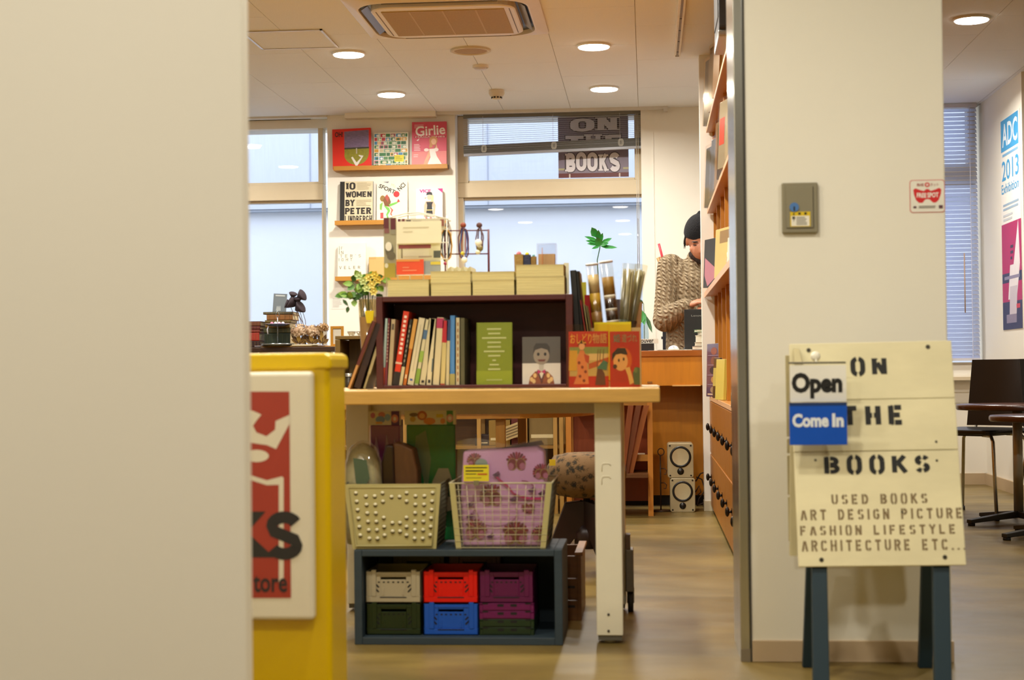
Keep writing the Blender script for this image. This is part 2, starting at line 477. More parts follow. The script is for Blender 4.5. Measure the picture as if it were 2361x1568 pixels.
# ---- windows
FRAME = mat('#d9c8a8', rough=.4, metal=.0, var=.02)
GLASS = clear_film('#f4f8ff', gloss=.045, rough=.0)
def window(name, X0, X1, z0, z1, zt0, zt1, Y=11.06, jl=.08, jr=.075, jl2=.045, jr2=.02):
    w = sempty(name, ((X0 + X1) / 2, Y, z0))
    fr = lambda a, b, c, d, y0=Y - .05, y1=Y + .05, nm='window_frame': MB(FRAME).box(a, b, y0, y1, c, d).build(nm, w, bevel=.004)
    fr(X0, X0 + jl2, z0, zt0); fr(X1 - jr2, X1, z0, zt0); fr(X0, X1, z0 - .05, z0)
    fr(X0, X1, zt0, zt1, Y - .06, Y + .05, 'transom')
    fr(X0, X0 + jl, zt1, z1); fr(X1 - jr, X1, zt1, z1)
    fr(X0 + jl, X1 - jr, zt1, zt1 + .018, Y - .03, Y + .04, 'glazing_bead')
    fr(X0 + jl2, X1 - jr2, zt0 - .016, zt0, Y - .03, Y + .04, 'glazing_bead')
    MB(GLASS).box(X0 + jl, X1 - jr, Y + .010, Y + .016, zt1 + .018, z1).build('pane', w)
    MB(GLASS).box(X0 + jl2, X1 - jr2, Y + .010, Y + .016, z0, zt0 - .016).build('pane', w)
    return w
zt0, zt1 = at(1250, 452, 11.0).z, at(1250, 418, 11.0).z
window('window_1', -4.4, at(750, 600, 11.06).x, .77, CH, at(660, 462, 11.0).z, at(660, 425, 11.0).z, jr=.035, jr2=.012)
window('window_2', x1050 - .01, x1480 + .03, .77, CH, zt0, zt1)
window('window_3', 1.5, 2.22, .82, CH, 2.02, 2.12, jl=.05, jr=.05)
# window sill boards
for a, b in ((-4.4, x757), (x1050, x1480), (1.45, 2.26)):
    struct(MB(FRAME).box(a, b, 10.9, 11.02, .70, .722).build('window_sill'))

# ---- what stands outside: pale building across the alley
OUT = mat('#e6ebf2', rough=.9, var=.012, scale=30, stretch=(3, 1, .15))
bld = thing('neighbouring_building', 'pale grey building across the alley seen through the windows', 'building', (-1, 14.0, -2))
MB(OUT).box(-14, 10, 13.82, 14.3, -2, 2.20).build('lower_wall', bld)
MB(mat('#c6cedb', rough=.9, var=.05, scale=30, stretch=(3, 1, .15))).box(-14, 10, 13.7, 14.3, 2.22, 5.0).build('upper_wall', bld)
MB(mat('#aab4c2')).box(-14, 10, 13.72, 13.85, 2.20, 2.22).build('ledge', bld)
for i in range(-6, 5):
    MB(mat('#9fa8b8')).box(i * 1.55 + .2, i * 1.55 + .208, 13.694, 13.7, 2.22, 5.0).build('panel_joint', bld)
tag(MB(mat('#8d8f90', rough=.9)).box(-14, 10, 11.3, 14.0, -.3, -.05).build('alley_ground'), kind='structure')

# ---- the wall beside the entrance: near white wall on the left
NW = mat('#e2dac6', rough=.65, var=.02, scale=1.2, bump=.015, bscale=70)
xe = at(578, 800, 2.62).x
struct(MB(NW).box(-4.2, xe, 2.58, 2.62, 0, CH).build('wall_entrance', bevel=.003))
# ---- white pillar on the right with stainless edge frame and baseboard
PF = 4.42
px0, px1 = at(1722, 800, PF).x, at(2185, 800, PF).x
pil = MB(WALLW); pil.box(px0, px1, PF, 4.75, 0, CH)
struct(pil.build('wall_pillar', bevel=.004))
struct(MB(BASEB).box(px0 + .004, px1 + .004, PF - .008, 4.754, 0, at(1800, 1476, PF).z).build('baseboard_pillar', bevel=.002))
STEEL = mat('#bdbdb4', rough=.22, metal=1.0, var=.05, scale=3, stretch=(40, 40, .4))
tr = MB(STEEL)
tr.box(px0 - .027, px0 - .002, PF - .006, PF + .16, 0, CH)
tr.box(px0 - .027, px0 - .016, PF + .16, 4.755, 0, CH)
struct(tr.build('trim_5', bevel=.002))
struct(MB(mat('#403c34', rough=.5)).box(px0 - .002, px0 + .003, PF - .004, PF + .05, 0, CH).build('trim_6'))
struct(MB(mat('#7d705a', rough=.5)).box(px0 - .0275, px0 - .0015, PF - .0065, PF - .004, 0, .035).build('trim_7'))
# ---- white end panel of the bookcase
ex0, ex1 = at(1621, 900, 9.07).x, at(1640, 900, 9.07).x
struct(MB(WALL).box(ex0, .74, 9.06, 9.16, 0, CH).build('wall_bookcase_end'))
struct(MB(mat('#cbbd9d')).box(ex0 - .003, .74, 9.052, 9.163, 0, .055).build('baseboard_bookcase_end'))
for a, b, c, d in ((1.45, 2.26, 10.99, 11.0), (2.25, 2.26, 9.84, 11.0), (2.26, 3.1, 9.83, 9.84)):
    struct(MB(BASEB).box(a - .006, b, c - .004, d, 0, .075).build('baseboard_back'))
struct(MB(WALL).box(1.4, 2.26, 10.96, 11.0, .70, .735).build('window_sill'))
struct(MB(WALL).box(1.4, 2.26, 10.99, 11.0, .62, .70).build('trim_8'))
struct(MB(mat('#b6ae9e')).box(1.4, 2.26, 10.985, 10.992, .545, .55).build('trim_9'))

# ================================================================ ceiling fittings
def downlight(X, Y, label, z=CH):
    t = thing('ceiling_light', label, 'ceiling light', (X, Y, z), group='round recessed ceiling lights')
    MB(mat('#f2efe8', rough=.4)).lathe([(.092, 0), (.095, -.006), (.088, -.012), (.080, -.010), (.078, 0)], n=32).build('trim_ring', t, local=True)
    m = MB(mat('#fff3e0', emit=16.0, var=0))
    m.lathe([(.087, -.006), (.082, -.016), (.05, -.021), (.0005, -.022)], n=32)
    m.build('lens', t, local=True)
    l = bpy.data.lights.new('lamp_glow', 'AREA'); l.shape = 'DISK'; l.size = .15; l.energy = LAMP_W; l.color = LAMP_COL; l.spread = math.radians(165)
    lo = bpy.data.objects.new('lamp_glow', l); COL.objects.link(lo); lo.parent = t; lo.location = (0, 0, -.028)
    return t
p = [atz(804, 122, CH), atz(902, 215, CH), atz(1369, 104, CH), atz(1393, 202, CH), atz(2240, 42, CH)]
downlight(p[0].x, p[0].y, 'left of the two nearer round ceiling lights, beside the ceiling hatch')
downlight(p[1].x, p[1].y, 'round ceiling light above the pier with the book ledges')
downlight(p[2].x, p[2].y, 'round ceiling light to the right of the air conditioner')
downlight(p[3].x, p[3].y, 'round ceiling light above the window with the raised blind')
downlight(p[4].x, p[4].y, 'round ceiling light over the cafe area behind the white pillar')
XL, XR, XC = p[0].x, p[2].x, p[4].x
dY = (p[1].y - p[0].y)
for k, Y in enumerate((p[0].y - dY - .3, p[0].y - 2 * dY, p[0].y - 3 * dY, 3.2, 1.3)):
    for X in (XL, XR):
        if abs(X - XL) < .01 and k >= 3: X = XL + .2
        downlight(X, Y, 'round ceiling light nearer the viewer, above the frame')
for X, Y in ((XL - 1.4, p[0].y), (XL - 1.4, p[1].y), (XC, p[4].y - 2.6), (XC + 1.4, p[4].y), (XC, p[4].y + 1.5), (XC, 2.9), (-2.9, 1.0), (1.0, 1.0)):
    downlight(X, Y, 'round ceiling light nearer the viewer, above the frame')

# air conditioner cassette
a0, a1 = atz(857, 83, CH), atz(1266, 74, CH)
ax0, ax1, ay1 = a0.x, a1.x, (a0.y + a1.y) / 2
ay0 = ay1 - (ax1 - ax0)
ac = thing('air_conditioner', 'square ceiling air conditioner with dark air slots and brown grille', 'air conditioner', ((ax0 + ax1) / 2, (ay0 + ay1) / 2, CH))
ACW = mat('#e3d7c2', rough=.45, var=.02)
hw = (ax1 - ax0) / 2
def rrect(h, r, n=6):
    pts = []
    for (cx, cy, st) in ((h - r, h - r, 0), (-h + r, h - r, 90), (-h + r, -h + r, 180), (h - r, -h + r, 270)):
        for k in range(n + 1):
            t = math.radians(st + 90 * k / n); pts.append((cx + r * math.cos(t), cy + r * math.sin(t)))
    return pts
def ring(mb, lo):
    """lo: list of (points, z) loops joined into a strip"""
    n = len(lo[0][0]); vs = []; fs = []
    for pts, z in lo: vs += [Vector((a, b, z)) for a, b in pts]
    for i in range(len(lo) - 1):
        for k in range(n): fs.append((i * n + k, i * n + (k + 1) % n, (i + 1) * n + (k + 1) % n, (i + 1) * n + k))
    return mb.add(vs, fs, False)
m = MB(ACW); ring(m, [(rrect(hw, .01), 0), (rrect(hw, .01), -.012), (rrect(hw - .05, .16), -.030), (rrect(hw - .058, .155), -.030), (rrect(hw - .062, .15), -.004)]); m.build('panel_frame', ac, local=True)
m = MB(mat('#191512', rough=.4)); ring(m, [(rrect(hw - .05, .16), -.008), (rrect(hw - .14, .09), -.008)]); m.build('air_slot', ac, local=True)
m = MB(ACW); ring(m, [(rrect(hw - .118, .1), -.004), (rrect(hw - .118, .1), -.036), (rrect(hw - .125, .095), -.040)])
q = rrect(hw - .125, .095); m.add([Vector((a, b, -.040)) for a, b in q], [tuple(range(len(q)))]); m.build('centre_panel', ac, local=True, bevel=0)
g = hw - .19
m = MB(mat('#b0904a', rough=.7, var=.1, scale=120)); m.box(-g - .02, g + .02, -g, g, -.0435, -.040); gr = m.build('intake_grille', ac, local=True)
for i in (-1, 0, 1):
    MB(mat('#c0a05c')).box(i * .16 - .004, i * .16 + .004, -g, g, -.0445, -.0435).build('grille_rib', gr, local=True)
for s_ in (-1, 1):
    MB(mat('#6b5233')).box(s_ * (g + .045) - .002, s_ * (g + .045) + .002, -g, g, -.0415, -.040).build('panel_groove', ac, local=True)
    m = MB(mat('#6e665c', rough=.35)); M_ = Matrix.Translation((s_ * (hw - .09), 0, -.018)) @ Matrix.Rotation(s_ * .6, 4, 'Y'); m.box(-.022, .022, -g, g, -.002, .002, M_); m.build('louvre', ac, local=True)
    m = MB(mat('#6e665c', rough=.35)); M_ = Matrix.Translation((0, s_ * (hw - .09), -.018)) @ Matrix.Rotation(-s_ * .6, 4, 'X'); m.box(-g, g, -.022, .022, -.002, .002, M_); m.build('louvre', ac, local=True)
# round ceiling loudspeaker
c = atz(1085, 115, CH)
t = thing('ceiling_speaker', 'round brown ceiling loudspeaker grille behind the air conditioner', 'speaker', c)
MB(mat('#d8ccb4')).lathe([(.110, 0), (.112, -.008), (.098, -.012), (.090, -.006)], n=36).build('rim', t, local=True)
MB(mat('#b0905c', var=.1, scale=200, rough=.7)).lathe([(.092, -.006), (.05, -.010), (.0005, -.011)], n=36).build('grille', t, local=True)
c = atz(1108, 151, CH)
t = thing('ceiling_sensor', 'small flat white disc sensor on the ceiling', 'sensor', c)
MB(mat('#e8e0d4')).lathe([(.047, 0), (.047, -.012), (.04, -.015)], n=28).build('base', t, local=True)
MB(mat('#d9d6e0')).lathe([(.038, -.010), (.034, -.022), (.0005, -.024)], n=28).build('cover', t, local=True)
c = atz(1145, 208, CH)
t = thing('smoke_detector', 'white smoke detector with dark slots on the ceiling', 'smoke detector', c)
MB(mat('#ded2bc')).lathe([(.050, 0), (.050, -.022), (.042, -.036), (.034, -.040)], n=28).build('base', t, local=True)
h_ = MB(mat('#e4dac6')).lathe([(.034, -.036), (.030, -.056), (.0005, -.06)], n=28).build('head', t, local=True)
for k in range(10):
    a = 2 * math.pi * k / 10; M_ = Matrix.Rotation(a, 4, 'Z') @ Matrix.Translation((.0315, 0, -.048))
    MB(mat('#2b241d')).box(-.003, .003, -.006, .006, -.005, .005, M_).build('slot', h_, local=True)
# ceiling hatch
c0, c1 = atz(604, 112, CH), atz(781, 107, CH)
cy0 = atz(690, 68, CH).y
t = thing('ceiling_hatch', 'square inspection hatch with thin metal frame in the ceiling', 'hatch', ((c0.x + c1.x) / 2, c0.y, CH))
HM = mat('#c9c0b6', rough=.3, metal=.5)
MB(CEIL).box(c0.x + .01, c1.x - .01, cy0 + .01, c0.y - .01, CH - .004, CH).build('lid', t)
for (x0, x1, y0, y1) in ((c0.x, c1.x, c0.y - .008, c0.y), (c0.x, c1.x, cy0, cy0 + .008), (c0.x, c0.x + .012, cy0, c0.y), (c1.x - .012, c1.x, cy0, c0.y)):
    MB(HM).box(x0, x1, y0, y1, CH - .007, CH).build('frame_bar', t)
# lighting track
e0 = atz(1561, 122, CH)
t = thing('lighting_track', 'white lighting track running along the ceiling near the bookcase', 'track', (e0.x, e0.y, CH))
MB(mat('#f0ece4')).box(e0.x - .018, e0.x + .018, 6.0, e0.y, CH - .022, CH).build('rail', t, bevel=.002)
MB(mat('#8b7a62')).box(e0.x - .006, e0.x + .006, 6.0, e0.y - .03, CH - .0235, CH - .022).build('channel', t)
MB(mat('#8b7a62')).box(e0.x - .010, e0.x + .010, e0.y - .045, e0.y - .012, CH - .0245, CH - .022).build('end_feed', t)
for i in range(4):
    MB(mat('#4a4034')).cyl((e0.x, e0.y - .15 - i * .28, CH - .0235), (e0.x, e0.y - .15 - i * .28, CH - .026), .006).build('screw', t)

# ================================================================ window dressing
yb = 10.93
bx0, bx1 = at(1069, 330, yb).x, at(1484, 330, yb).x
ztop = CH - .03
vb = thing('venetian_blind', 'half raised grey venetian blind in the window with the BOOKS poster', 'blind', ((bx0 + bx1) / 2, yb, ztop))
SLAT = translucent('#e6e8f2', share=.6)
zl, zr = at(1075, 347, yb).z, at(1475, 328, yb).z
MB(mat('#7e7a72', rough=.4)).box(bx0, bx1, yb - .015, yb + .015, CH - .03, CH - .005).build('head_rail', vb)
sl = None
n = 15
for i in range(n):
    z = ztop - (ztop - (zl + zr) / 2) * (i + .6) / n
    tilt = (zr - zl) * (i + .6) / n
    if sl is None:
        M_ = Matrix.Rotation(math.radians(11), 4, 'X')
        sl = MB(SLAT).box(bx0 - (bx0 + bx1) / 2, bx1 - (bx0 + bx1) / 2, -.0125, .0125, -.0006, .0006, M_).build('slat', vb, local=True); o = sl
    else:
        o = sl.copy(); COL.objects.link(o)
    o.location = (0, 0, z - ztop); o.rotation_euler = (0, -tilt / (bx1 - bx0), 0)
ang = math.atan2(zr - zl, bx1 - bx0)
M_ = Matrix.Translation(((bx0 + bx1) / 2, yb, (zl + zr) / 2)) @ Matrix.Rotation(-ang, 4, 'Y'); hwid = (bx1 - bx0) / 2
for i in range(8):
    MB(mat('#6c685f', rough=.5)).box(-hwid, hwid, -.0125, .0125, -.022 + i * .0068, -.022 + i * .0068 + .0045, M_).build('slat', vb)
MB(mat('#a8aab4', rough=.35)).box(-hwid, hwid, -.014, .014, -.042, -.025, M_).build('bottom_rail', vb)
for u in (-.39, 0, .37):
    cx = (bx0 + bx1) / 2 + u * (bx1 - bx0)
    MB(mat('#d9d9df')).box(cx - .001, cx + .001, yb - .016, yb - .014, (zl + zr) / 2, CH - .02).build('ladder_cord', vb)
    pz = (zl + zr) / 2 + u * (zr - zl)
    m = MB(mat('#c9c6bd')); 
    for k in range(3): m.tube([(cx + .012 * math.cos(t_) + .006 * k, yb - .018 - .003 * k, pz + .003 + .024 * math.sin(t_)) for t_ in [x * math.pi / 5 for x in range(10)]], .0025, 5, closed=True)
    m.build('cord_loop', vb)
cx = at(1468, 400, yb).x
for dx in (0, .012):
    MB(mat('#cfc8ba')).cyl((cx + dx, yb - .03, at(1468, 620, yb).z), (cx + dx, yb - .03, CH - .03), .0022, n=6).build('pull_cord', vb)
MB(clear_film('#ffffff', .25, .1)).cyl((cx + .004, yb - .03, at(1470, 640, yb).z), (cx + .004, yb - .03, at(1468, 505, yb).z), .006, n=8).build('wand', vb)

# poster stuck on the glass
py = 11.055
X0, X1, Z0, Z1 = span(1287, 262, 1449, 409, py)
t = thing('window_poster', 'grey violet poster with white ornate BOOKS lettering on the window pane', 'poster', (X0, py, Z0))
w_, h_ = X1 - X0, Z1 - Z0
MB(mat('#8d8294', rough=.5, var=.03)).box(0, w_, 0, .002, 0, h_).build('sheet', t, local=True)
P = Print(w_, h_)
P.rect(0, 0, 1, .07, '#6a3434'); P.rect(0, .12, .09, .15, '#b9b48c'); P.rect(.92, .12, 1, .15, '#b9b48c')
for u in (.15, .86): P.rect(u, 0, u + .02, .06, '#d8c8c0')
def ornate(s, u0, v0, u1, v1):
    n = len(s); w = (u1 - u0) / n
    for off, colr, tt in ((.012, '#4a4048', .40), (0, '#efeaf0', .30)):
        for i, ch in enumerate(s):
            sc_ = .012 if off else 0
            P.glyph(ch, u0 + i * w + .004 - sc_, v0 - sc_ + (.012 * math.sin(i * 1.4)), u0 + (i + 1) * w - .004 + sc_, v1 + sc_ + (.012 * math.sin(i * 1.4)), colr, t=tt, asp=.8, serif=.26); P.n -= 3
        P.n += 3
ornate('ON', .17, .72, .88, .93); ornate('THE', .10, .47, .90, .66); ornate('BOOKS', .09, .09, .88, .39)
P.build('print', t)

# closed blind of the cafe window
yb = 10.97
x0, x1 = 1.52, at(2256, 600, yb).x
zb = at(2220, 832, yb).z
vb = thing('venetian_blind', 'lowered blue lit venetian blind behind the white pillar', 'blind', ((x0 + x1) / 2, yb, zb))
SL2 = translucent('#eef2ff', share=.93)
MB(mat('#c9c6cc')).box(x0, x1, yb - .015, yb + .015, CH - .03, CH - .004).build('head_rail', vb)
nn = int((CH - .04 - zb) / .0285); sl = None
for i in range(nn):
    if sl is None:
        sl = MB(SL2).box(-(x1 - x0) / 2, (x1 - x0) / 2, -.0165, .0165, -.0006, .0006, Matrix.Rotation(math.radians(50), 4, 'X')).build('slat', vb, local=True); o = sl
    else:
        o = sl.copy(); COL.objects.link(o)
    o.location = (0, 0, .03 + i * .0285)
MB(mat('#d7d6de')).box(x0, x1, yb - .014, yb + .014, zb, zb + .018).build('bottom_rail', vb)
for u in (.2, .62, .93):
    cx = x0 + u * (x1 - x0); MB(mat('#c9cbe0')).box(cx - .002, cx + .002, yb - .02, yb - .017, zb, CH - .02).build('ladder_cord', vb)
cx = x0 + .86 * (x1 - x0); MB(mat('#b99a80')).cyl((cx, yb - .03, 1.15), (cx, yb - .03, 1.55), .004, n=6).build('wand', vb)

# tall poster on the side of the far pier
fa = lambda a, b, c: Vector((2.26 + c, a, b))          # a runs along Y from far to near
ya0, ya1 = 10.42, 9.89
Z0, Z1 = 1.02, at(2316, 262, 10.1).z
t = thing('wall_poster', 'tall exhibition poster ADC 2013 on the side of the far pier', 'poster', (2.26, 10.15, Z0))
MB(mat('#f1ede6', var=.01)).box(2.257, 2.2595, ya1, ya0, Z0, Z1).build('sheet', t)
P = Print(1, 1, y=-.0035, face=lambda u, v, c: Vector((2.26 + c, ya0 + u * (ya1 - ya0), Z0 + v * (Z1 - Z0))))
P.rect(.03, .845, .93, .995, '#3f9fd8'); P.text('ADC', .10, .865, .88, .975, '#e9f3fb', bold=.02)
P.lines(.10, .815, .95, .84, 1, '#7fb2d8')
P.text('2013', .06, .705, .93, .80, '#3f9fd8', bold=.01); P.text('Exhibition', .03, .645, .92, .69, '#4aa3d8', bold=.01)
P.lines(.1, .56, .95, .60, 2, '#9db4c8'); P.lines(.1, .51, .8, .55, 2, '#c8ccd0', 4)
P.rect(.0, 0, 1, .50, '#b51a5e'); P.rect(0, 0, 1, .13, '#2c2a52'); P.rect(0, .22, 1, .265, '#2c2a52')
P.poly([(.30, .14), (.42, .30), (.60, .30), (.86, .50), (.92, .30), (.74, .14)], '#ece4e6')
P.poly([(.35, .03), (.40, .20), (.78, .20), (.7, .03)], '#cfc3cc'); P.rect(.2, .03, .72, .07, '#8a7d94'); P.rect(.72, .095, .9, .115, '#c83a4a')
P.rect(.12, .235, .9, .25, '#8e86a2'); P.lines(.45, .32, .6, .40, 3, '#40304a', 2)
P.mb.build('print', t)
# ================================================================ yellow sign box behind the near wall
YEL = mat('#d2ae00', rough=.3, var=.03, scale=2, spec=.4)
ys = 3.45
xr = at(760, 900, ys).x
k_ = (at(797, 900, 4.0).x) / 4.0
yr = xr / k_
zt = at(690, 814, ys).z
sb = thing('sign_box', 'tall yellow plastic street sign box half hidden behind the near wall', 'sign', (xr - .28, (ys + yr) / 2, 0))
m = MB(YEL); m.rbox(xr - .56, xr, ys, yr, .02, zt - .03, r=.012, n=3, axis='z'); m.build('body', sb, bevel=.004)
m = MB(YEL); m.prism([(xr - .565, zt - .036), (xr + .006, zt - .036), (xr + .006, zt - .014), (xr + .002, zt - .005), (xr - .008, zt), (xr - .555, zt), (xr - .565, zt - .01)], ys - .006, yr + .006, 'y'); m.build('cap', sb, bevel=.006, seg=3)
MB(mat('#3a3a38')).box(xr - .58, xr + .02, ys - .05, yr + .05, 0, .02).build('foot_plate', sb, bevel=.004)
X0, X1, Z0, Z1 = span(420, 858, 722, 1430, ys - .03)
m = MB(mat('#d8cfb6', rough=.35, var=.02)); m.box(X0, X1, ys - .032, ys, Z0, Z1); pan = m.build('sign_panel', sb, bevel=.009, seg=3)
yp = ys - .0325
def FP(pts, h, n):
    m = MB(mat(h, rough=.4, var=.04)); q = [at(a, b, yp - n * .0002) for a, b in pts]
    m.add(q, [tuple(range(len(q)))]); return m
q8 = lambda pts: [(560 + a / 1.99, 780 + b / 1.99) for a, b in pts]
FP([(455, 903), (667, 903), (671, 1379), (455, 1379)], '#9c2f18', 1).build('red_print', pan)
WP = '#d6ccb2'
FP(q8([(-60, 300), (50, 335), (85, 350), (62, 378), (46, 402), (62, 432), (108, 450), (148, 420), (150, 380), (214, 352), (214, 392), (152, 508), (110, 490), (40, 480), (-60, 470)]), WP, 2).build('white_print', pan)
FP(q8([(75 + 56 * math.cos(t / 12 * math.pi) - 12, 540 + 28 * math.sin(t / 12 * math.pi)) for t in range(24)]), WP, 2).build('white_print', pan)
FP(q8([(-60, 590), (40, 630), (110, 652), (180, 634), (187, 642), (187, 1110), (165, 1120), (165, 672), (110, 674), (40, 652), (-60, 620)]), WP, 2).build('white_print', pan)
BK = '#201b14'
FP(q8([(-10, 795), (105, 795), (20, 890), (145, 1006), (-10, 1006)]), BK, 3).build('black_lettering', pan)
m = MB(mat(BK)); vs, fs = glyphs('S', t=.27, asp=.8); vs = [p[:2] for p in vs]; b0, b1 = at(614, 1291, yp - .0008), at(697, 1179, yp - .0008)
m.add([Vector((b0.x + a * (b1.x - b0.x), yp - .0008, b0.z + b * (b1.z - b0.z))) for a, b in vs], fs); m.build('black_lettering', pan)
m = MB(mat(BK)); vs, fs = text2d('tore', .02); b0, b1 = at(584, 1366, yp - .0008), at(662, 1326, yp - .0008)
m.add([Vector((b0.x + a * (b1.x - b0.x), yp - .0008, b0.z + b * (b1.z - b0.z))) for a, b in vs], fs); m.build('black_lettering', pan)

# ================================================================ fittings on the pillar
X0, X1, Z0, Z1 = span(1803, 421, 1886, 537, PF - .012)
t = thing('key_box', 'small grey metal key switch box on the white pillar', 'switch box', ((X0 + X1) / 2, PF, Z0))
GR = mat('#8e866c', rough=.4, metal=.3, var=.03)
MB(GR).box(X0, X1, PF - .012, PF, Z0, Z1).build('case', t, bevel=.003)
w_, h_ = X1 - X0, Z1 - Z0
d = MB(GR).box(X0 + .12 * w_, X1 - .14 * w_, PF - .0155, PF - .012, Z0 + .10 * h_, Z1 - .08 * h_).build('door', t, bevel=.001)
MB(mat('#4f4836')).box(X1 - .14 * w_, X1 - .12 * w_, PF - .0125, PF - .0118, Z0 + .1 * h_, Z1 - .08 * h_).build('door_gap', t)
c = at(1831, 478, PF - .016)
MB(mat('#4b78b0', rough=.4)).cyl((c.x, PF - .019, c.z), (c.x, PF - .0155, c.z), .0125, n=20).build('lock_cover', d)
MB(mat('#1e1a14')).box(c.x - .002, c.x + .002, PF - .0198, PF - .019, c.z - .010, c.z + .002).build('keyhole', d)
a, b = at(1821, 524, PF), at(1867, 489, PF)
P = Print(b.x - a.x, b.z - a.z, y=-.0164, face=lambda u, v, c: Vector((a.x + u, PF + c, a.z + v)))
P.rect(0, 0, 1, 1, '#d8b800'); P.rect(.05, .04, .95, .72, '#e8e2cf'); P.poly([(.12, .78), (.24, .78), (.18, .95)], '#2a2410')
P.rect(.40, .79, .52, .95, '#2a2410'); P.rect(.70, .79, .82, .95, '#2a2410'); P.lines(.3, .1, .92, .68, 5, '#6d6656', 3, .45); P.rect(.1, .5, .24, .68, '#4a4438'); P.rect(.16, .35, .19, .5, '#4a4438')
P.mb.build('warning_label', d)
a, b = at(2098, 491, PF), at(2178, 414, PF)
t = thing('sticker', 'square white sticker with red FREE SPOT emblem on the pillar', 'sticker', ((a.x + b.x) / 2, PF, a.z))
m = MB(mat('#c0463c')); m.rbox(a.x, b.x, PF - .001, PF, a.z, b.z, r=.008, n=4, axis='y'); m.build('border', t)
m = MB(mat('#e9e4d3')); m.rbox(a.x + .0018, b.x - .0018, PF - .0014, PF, a.z + .0018, b.z - .0018, r=.007, n=4, axis='y'); m.build('face', t)
P = Print(b.x - a.x, b.z - a.z, y=-.0016, face=lambda u, v, c: Vector((a.x + u, PF + c, a.z + v)))
P.poly([(.10, .70), (.16, .75), (.28, .70), (.40, .66), (.47, .72), (.53, .72), (.60, .66), (.72, .70), (.84, .75), (.90, .70), (.88, .55), (.82, .38), (.74, .30), (.66, .30), (.56, .40), (.50, .41), (.44, .40), (.36, .30), (.26, .30), (.18, .38), (.12, .55)], '#cf1f20')
P.text('FREE', .20, .46, .47, .60, '#f3efe2', bold=.03, ang=-.03); P.text('SPOT', .50, .46, .82, .61, '#f3efe2', bold=.03, ang=.03)
P.disc(.5, .85, .075, .075, '#cf2f28'); P.text('e', .465, .815, .535, .885, '#f3efe2', bold=.02)
P.text('無線', .20, .80, .40, .90, '#a83a30'); P.text('ネット', .59, .80, .82, .90, '#a83a30')
P.lines(.25, .13, .76, .22, 2, '#7a7266'); P.disc(.14, .17, .05, .035, '#5d3440'); P.rect(.82, .12, .93, .22, '#5d3440')
P.mb.build('print', t)
# small marks on the pillar are left to the paint; the A-board stands in front
# ================================================================ A-board
sg = thing('a_board', 'cream painted wooden ON THE BOOKS sandwich board on teal legs', 'sign', (at(2030, 1306, 4.1).x, 4.15, 0))
TL, TR, BL, BR = at(1838, 793, 4.12), at(2213, 793, 4.12), at(1842, 1307, 4.0), at(2228, 1303, 4.0)
UX = (BR - BL).normalized(); VZ = (TL - BL); BH = VZ.length; VZ.normalize(); VZ = (VZ - UX * VZ.dot(UX)).normalized(); BW = (BR - BL).length; NY = VZ.cross(UX) * -1
if NY.y > 0: NY = -NY
BP = lambda u, v, c: BL + UX * (u * BW) + VZ * (v * BH) + NY * c
CREAM = mat('#dcd1a6', rough=.7, var=.12, scale=5, bump=.05, bscale=30, stretch=(1, 1, 2.5))
def plank(v0, v1, u0, u1, nm='plank', par=sg, c0=-.012, c1=0, mt=CREAM, off=Vector((0, 0, 0))):
    m = MB(mt); q = [BP(u, v, c) + off for c in (c0, c1) for v in (v0, v1) for u in (u0, u1)]
    m.add(q, [(0, 2, 3, 1), (4, 5, 7, 6), (0, 1, 5, 4), (2, 6, 7, 3), (0, 4, 6, 2), (1, 3, 7, 5)]); return m.build(nm, par, bevel=.0015)
vj = [(1306 - y) / 512 for y in (1306, 1047, 928, 794)]
plank(0, vj[1] - .002, 0, 1); plank(vj[1] + .001, vj[2] - .001, 0, 1); plank(vj[2] + .001, 1, 0, 1)
OLD = mat('#a79a70', rough=.8, var=.25, scale=8)
rb = Vector((-.012, .20, 0))
for v0, v1, du in ((.055, .27, -.028), (.28, .47, -.025), (.48, .55, -.02), (.56, .95, -.03)):
    m = MB(OLD); q = [BP(u, v, 0) + Vector((du * BW * 0, .14 + .16 * (1 - v) + dd, 0)) for dd in (0, .012) for v in (v0, v1) for u in (.005, .985)]
    m.add(q, [(0, 2, 3, 1), (4, 5, 7, 6), (0, 1, 5, 4), (2, 6, 7, 3), (0, 4, 6, 2), (1, 3, 7, 5)]); m.build('rear_plank', sg, bevel=.0015)
# edge battens seen at the left
for (p0, p1) in (((1828, 797), (1832, 836)), ((1823, 1028), (1822, 1282))):
    a, b = at(p0[0], p0[1], 4.13), at(p1[0], p1[1], 4.06)
    m = MB(OLD); m.add([a, a + Vector((.014, 0, 0)), b + Vector((.018, 0, 0)), b, a + Vector((0, .03, 0)), a + Vector((.014, .03, 0)), b + Vector((.018, .03, 0)), b + Vector((0, .03, 0))],
        [(0, 3, 2, 1), (4, 5, 6, 7), (0, 1, 5, 4), (2, 3, 7, 6), (0, 4, 7, 3), (1, 2, 6, 5)]); m.build('batten', sg, clean=True)
TEAL = mat('#0d2831', rough=.55, var=.1, scale=6)
def leg(tx0, tx1, ty, bx0, bx1, by, Yt, Yb, dep=.03):
    a, b, c, d = at(tx0, ty, Yt), at(tx1, ty, Yt), at(bx1, by, Yb), at(bx0, by, Yb)
    for p_ in (c, d): p_.z = 0
    dv = Vector((0, dep, 0)); m = MB(TEAL)
    m.add([a, b, c, d, a + dv, b + dv, c + dv, d + dv], [(0, 3, 2, 1), (4, 5, 6, 7), (0, 1, 5, 4), (2, 3, 7, 6), (0, 4, 7, 3), (1, 2, 6, 5)])
    m.build('leg', sg, bevel=.002, clean=True)
ytop, ybot = 4.135, 3.92
y0 = at(1890, 1295, 4.03)
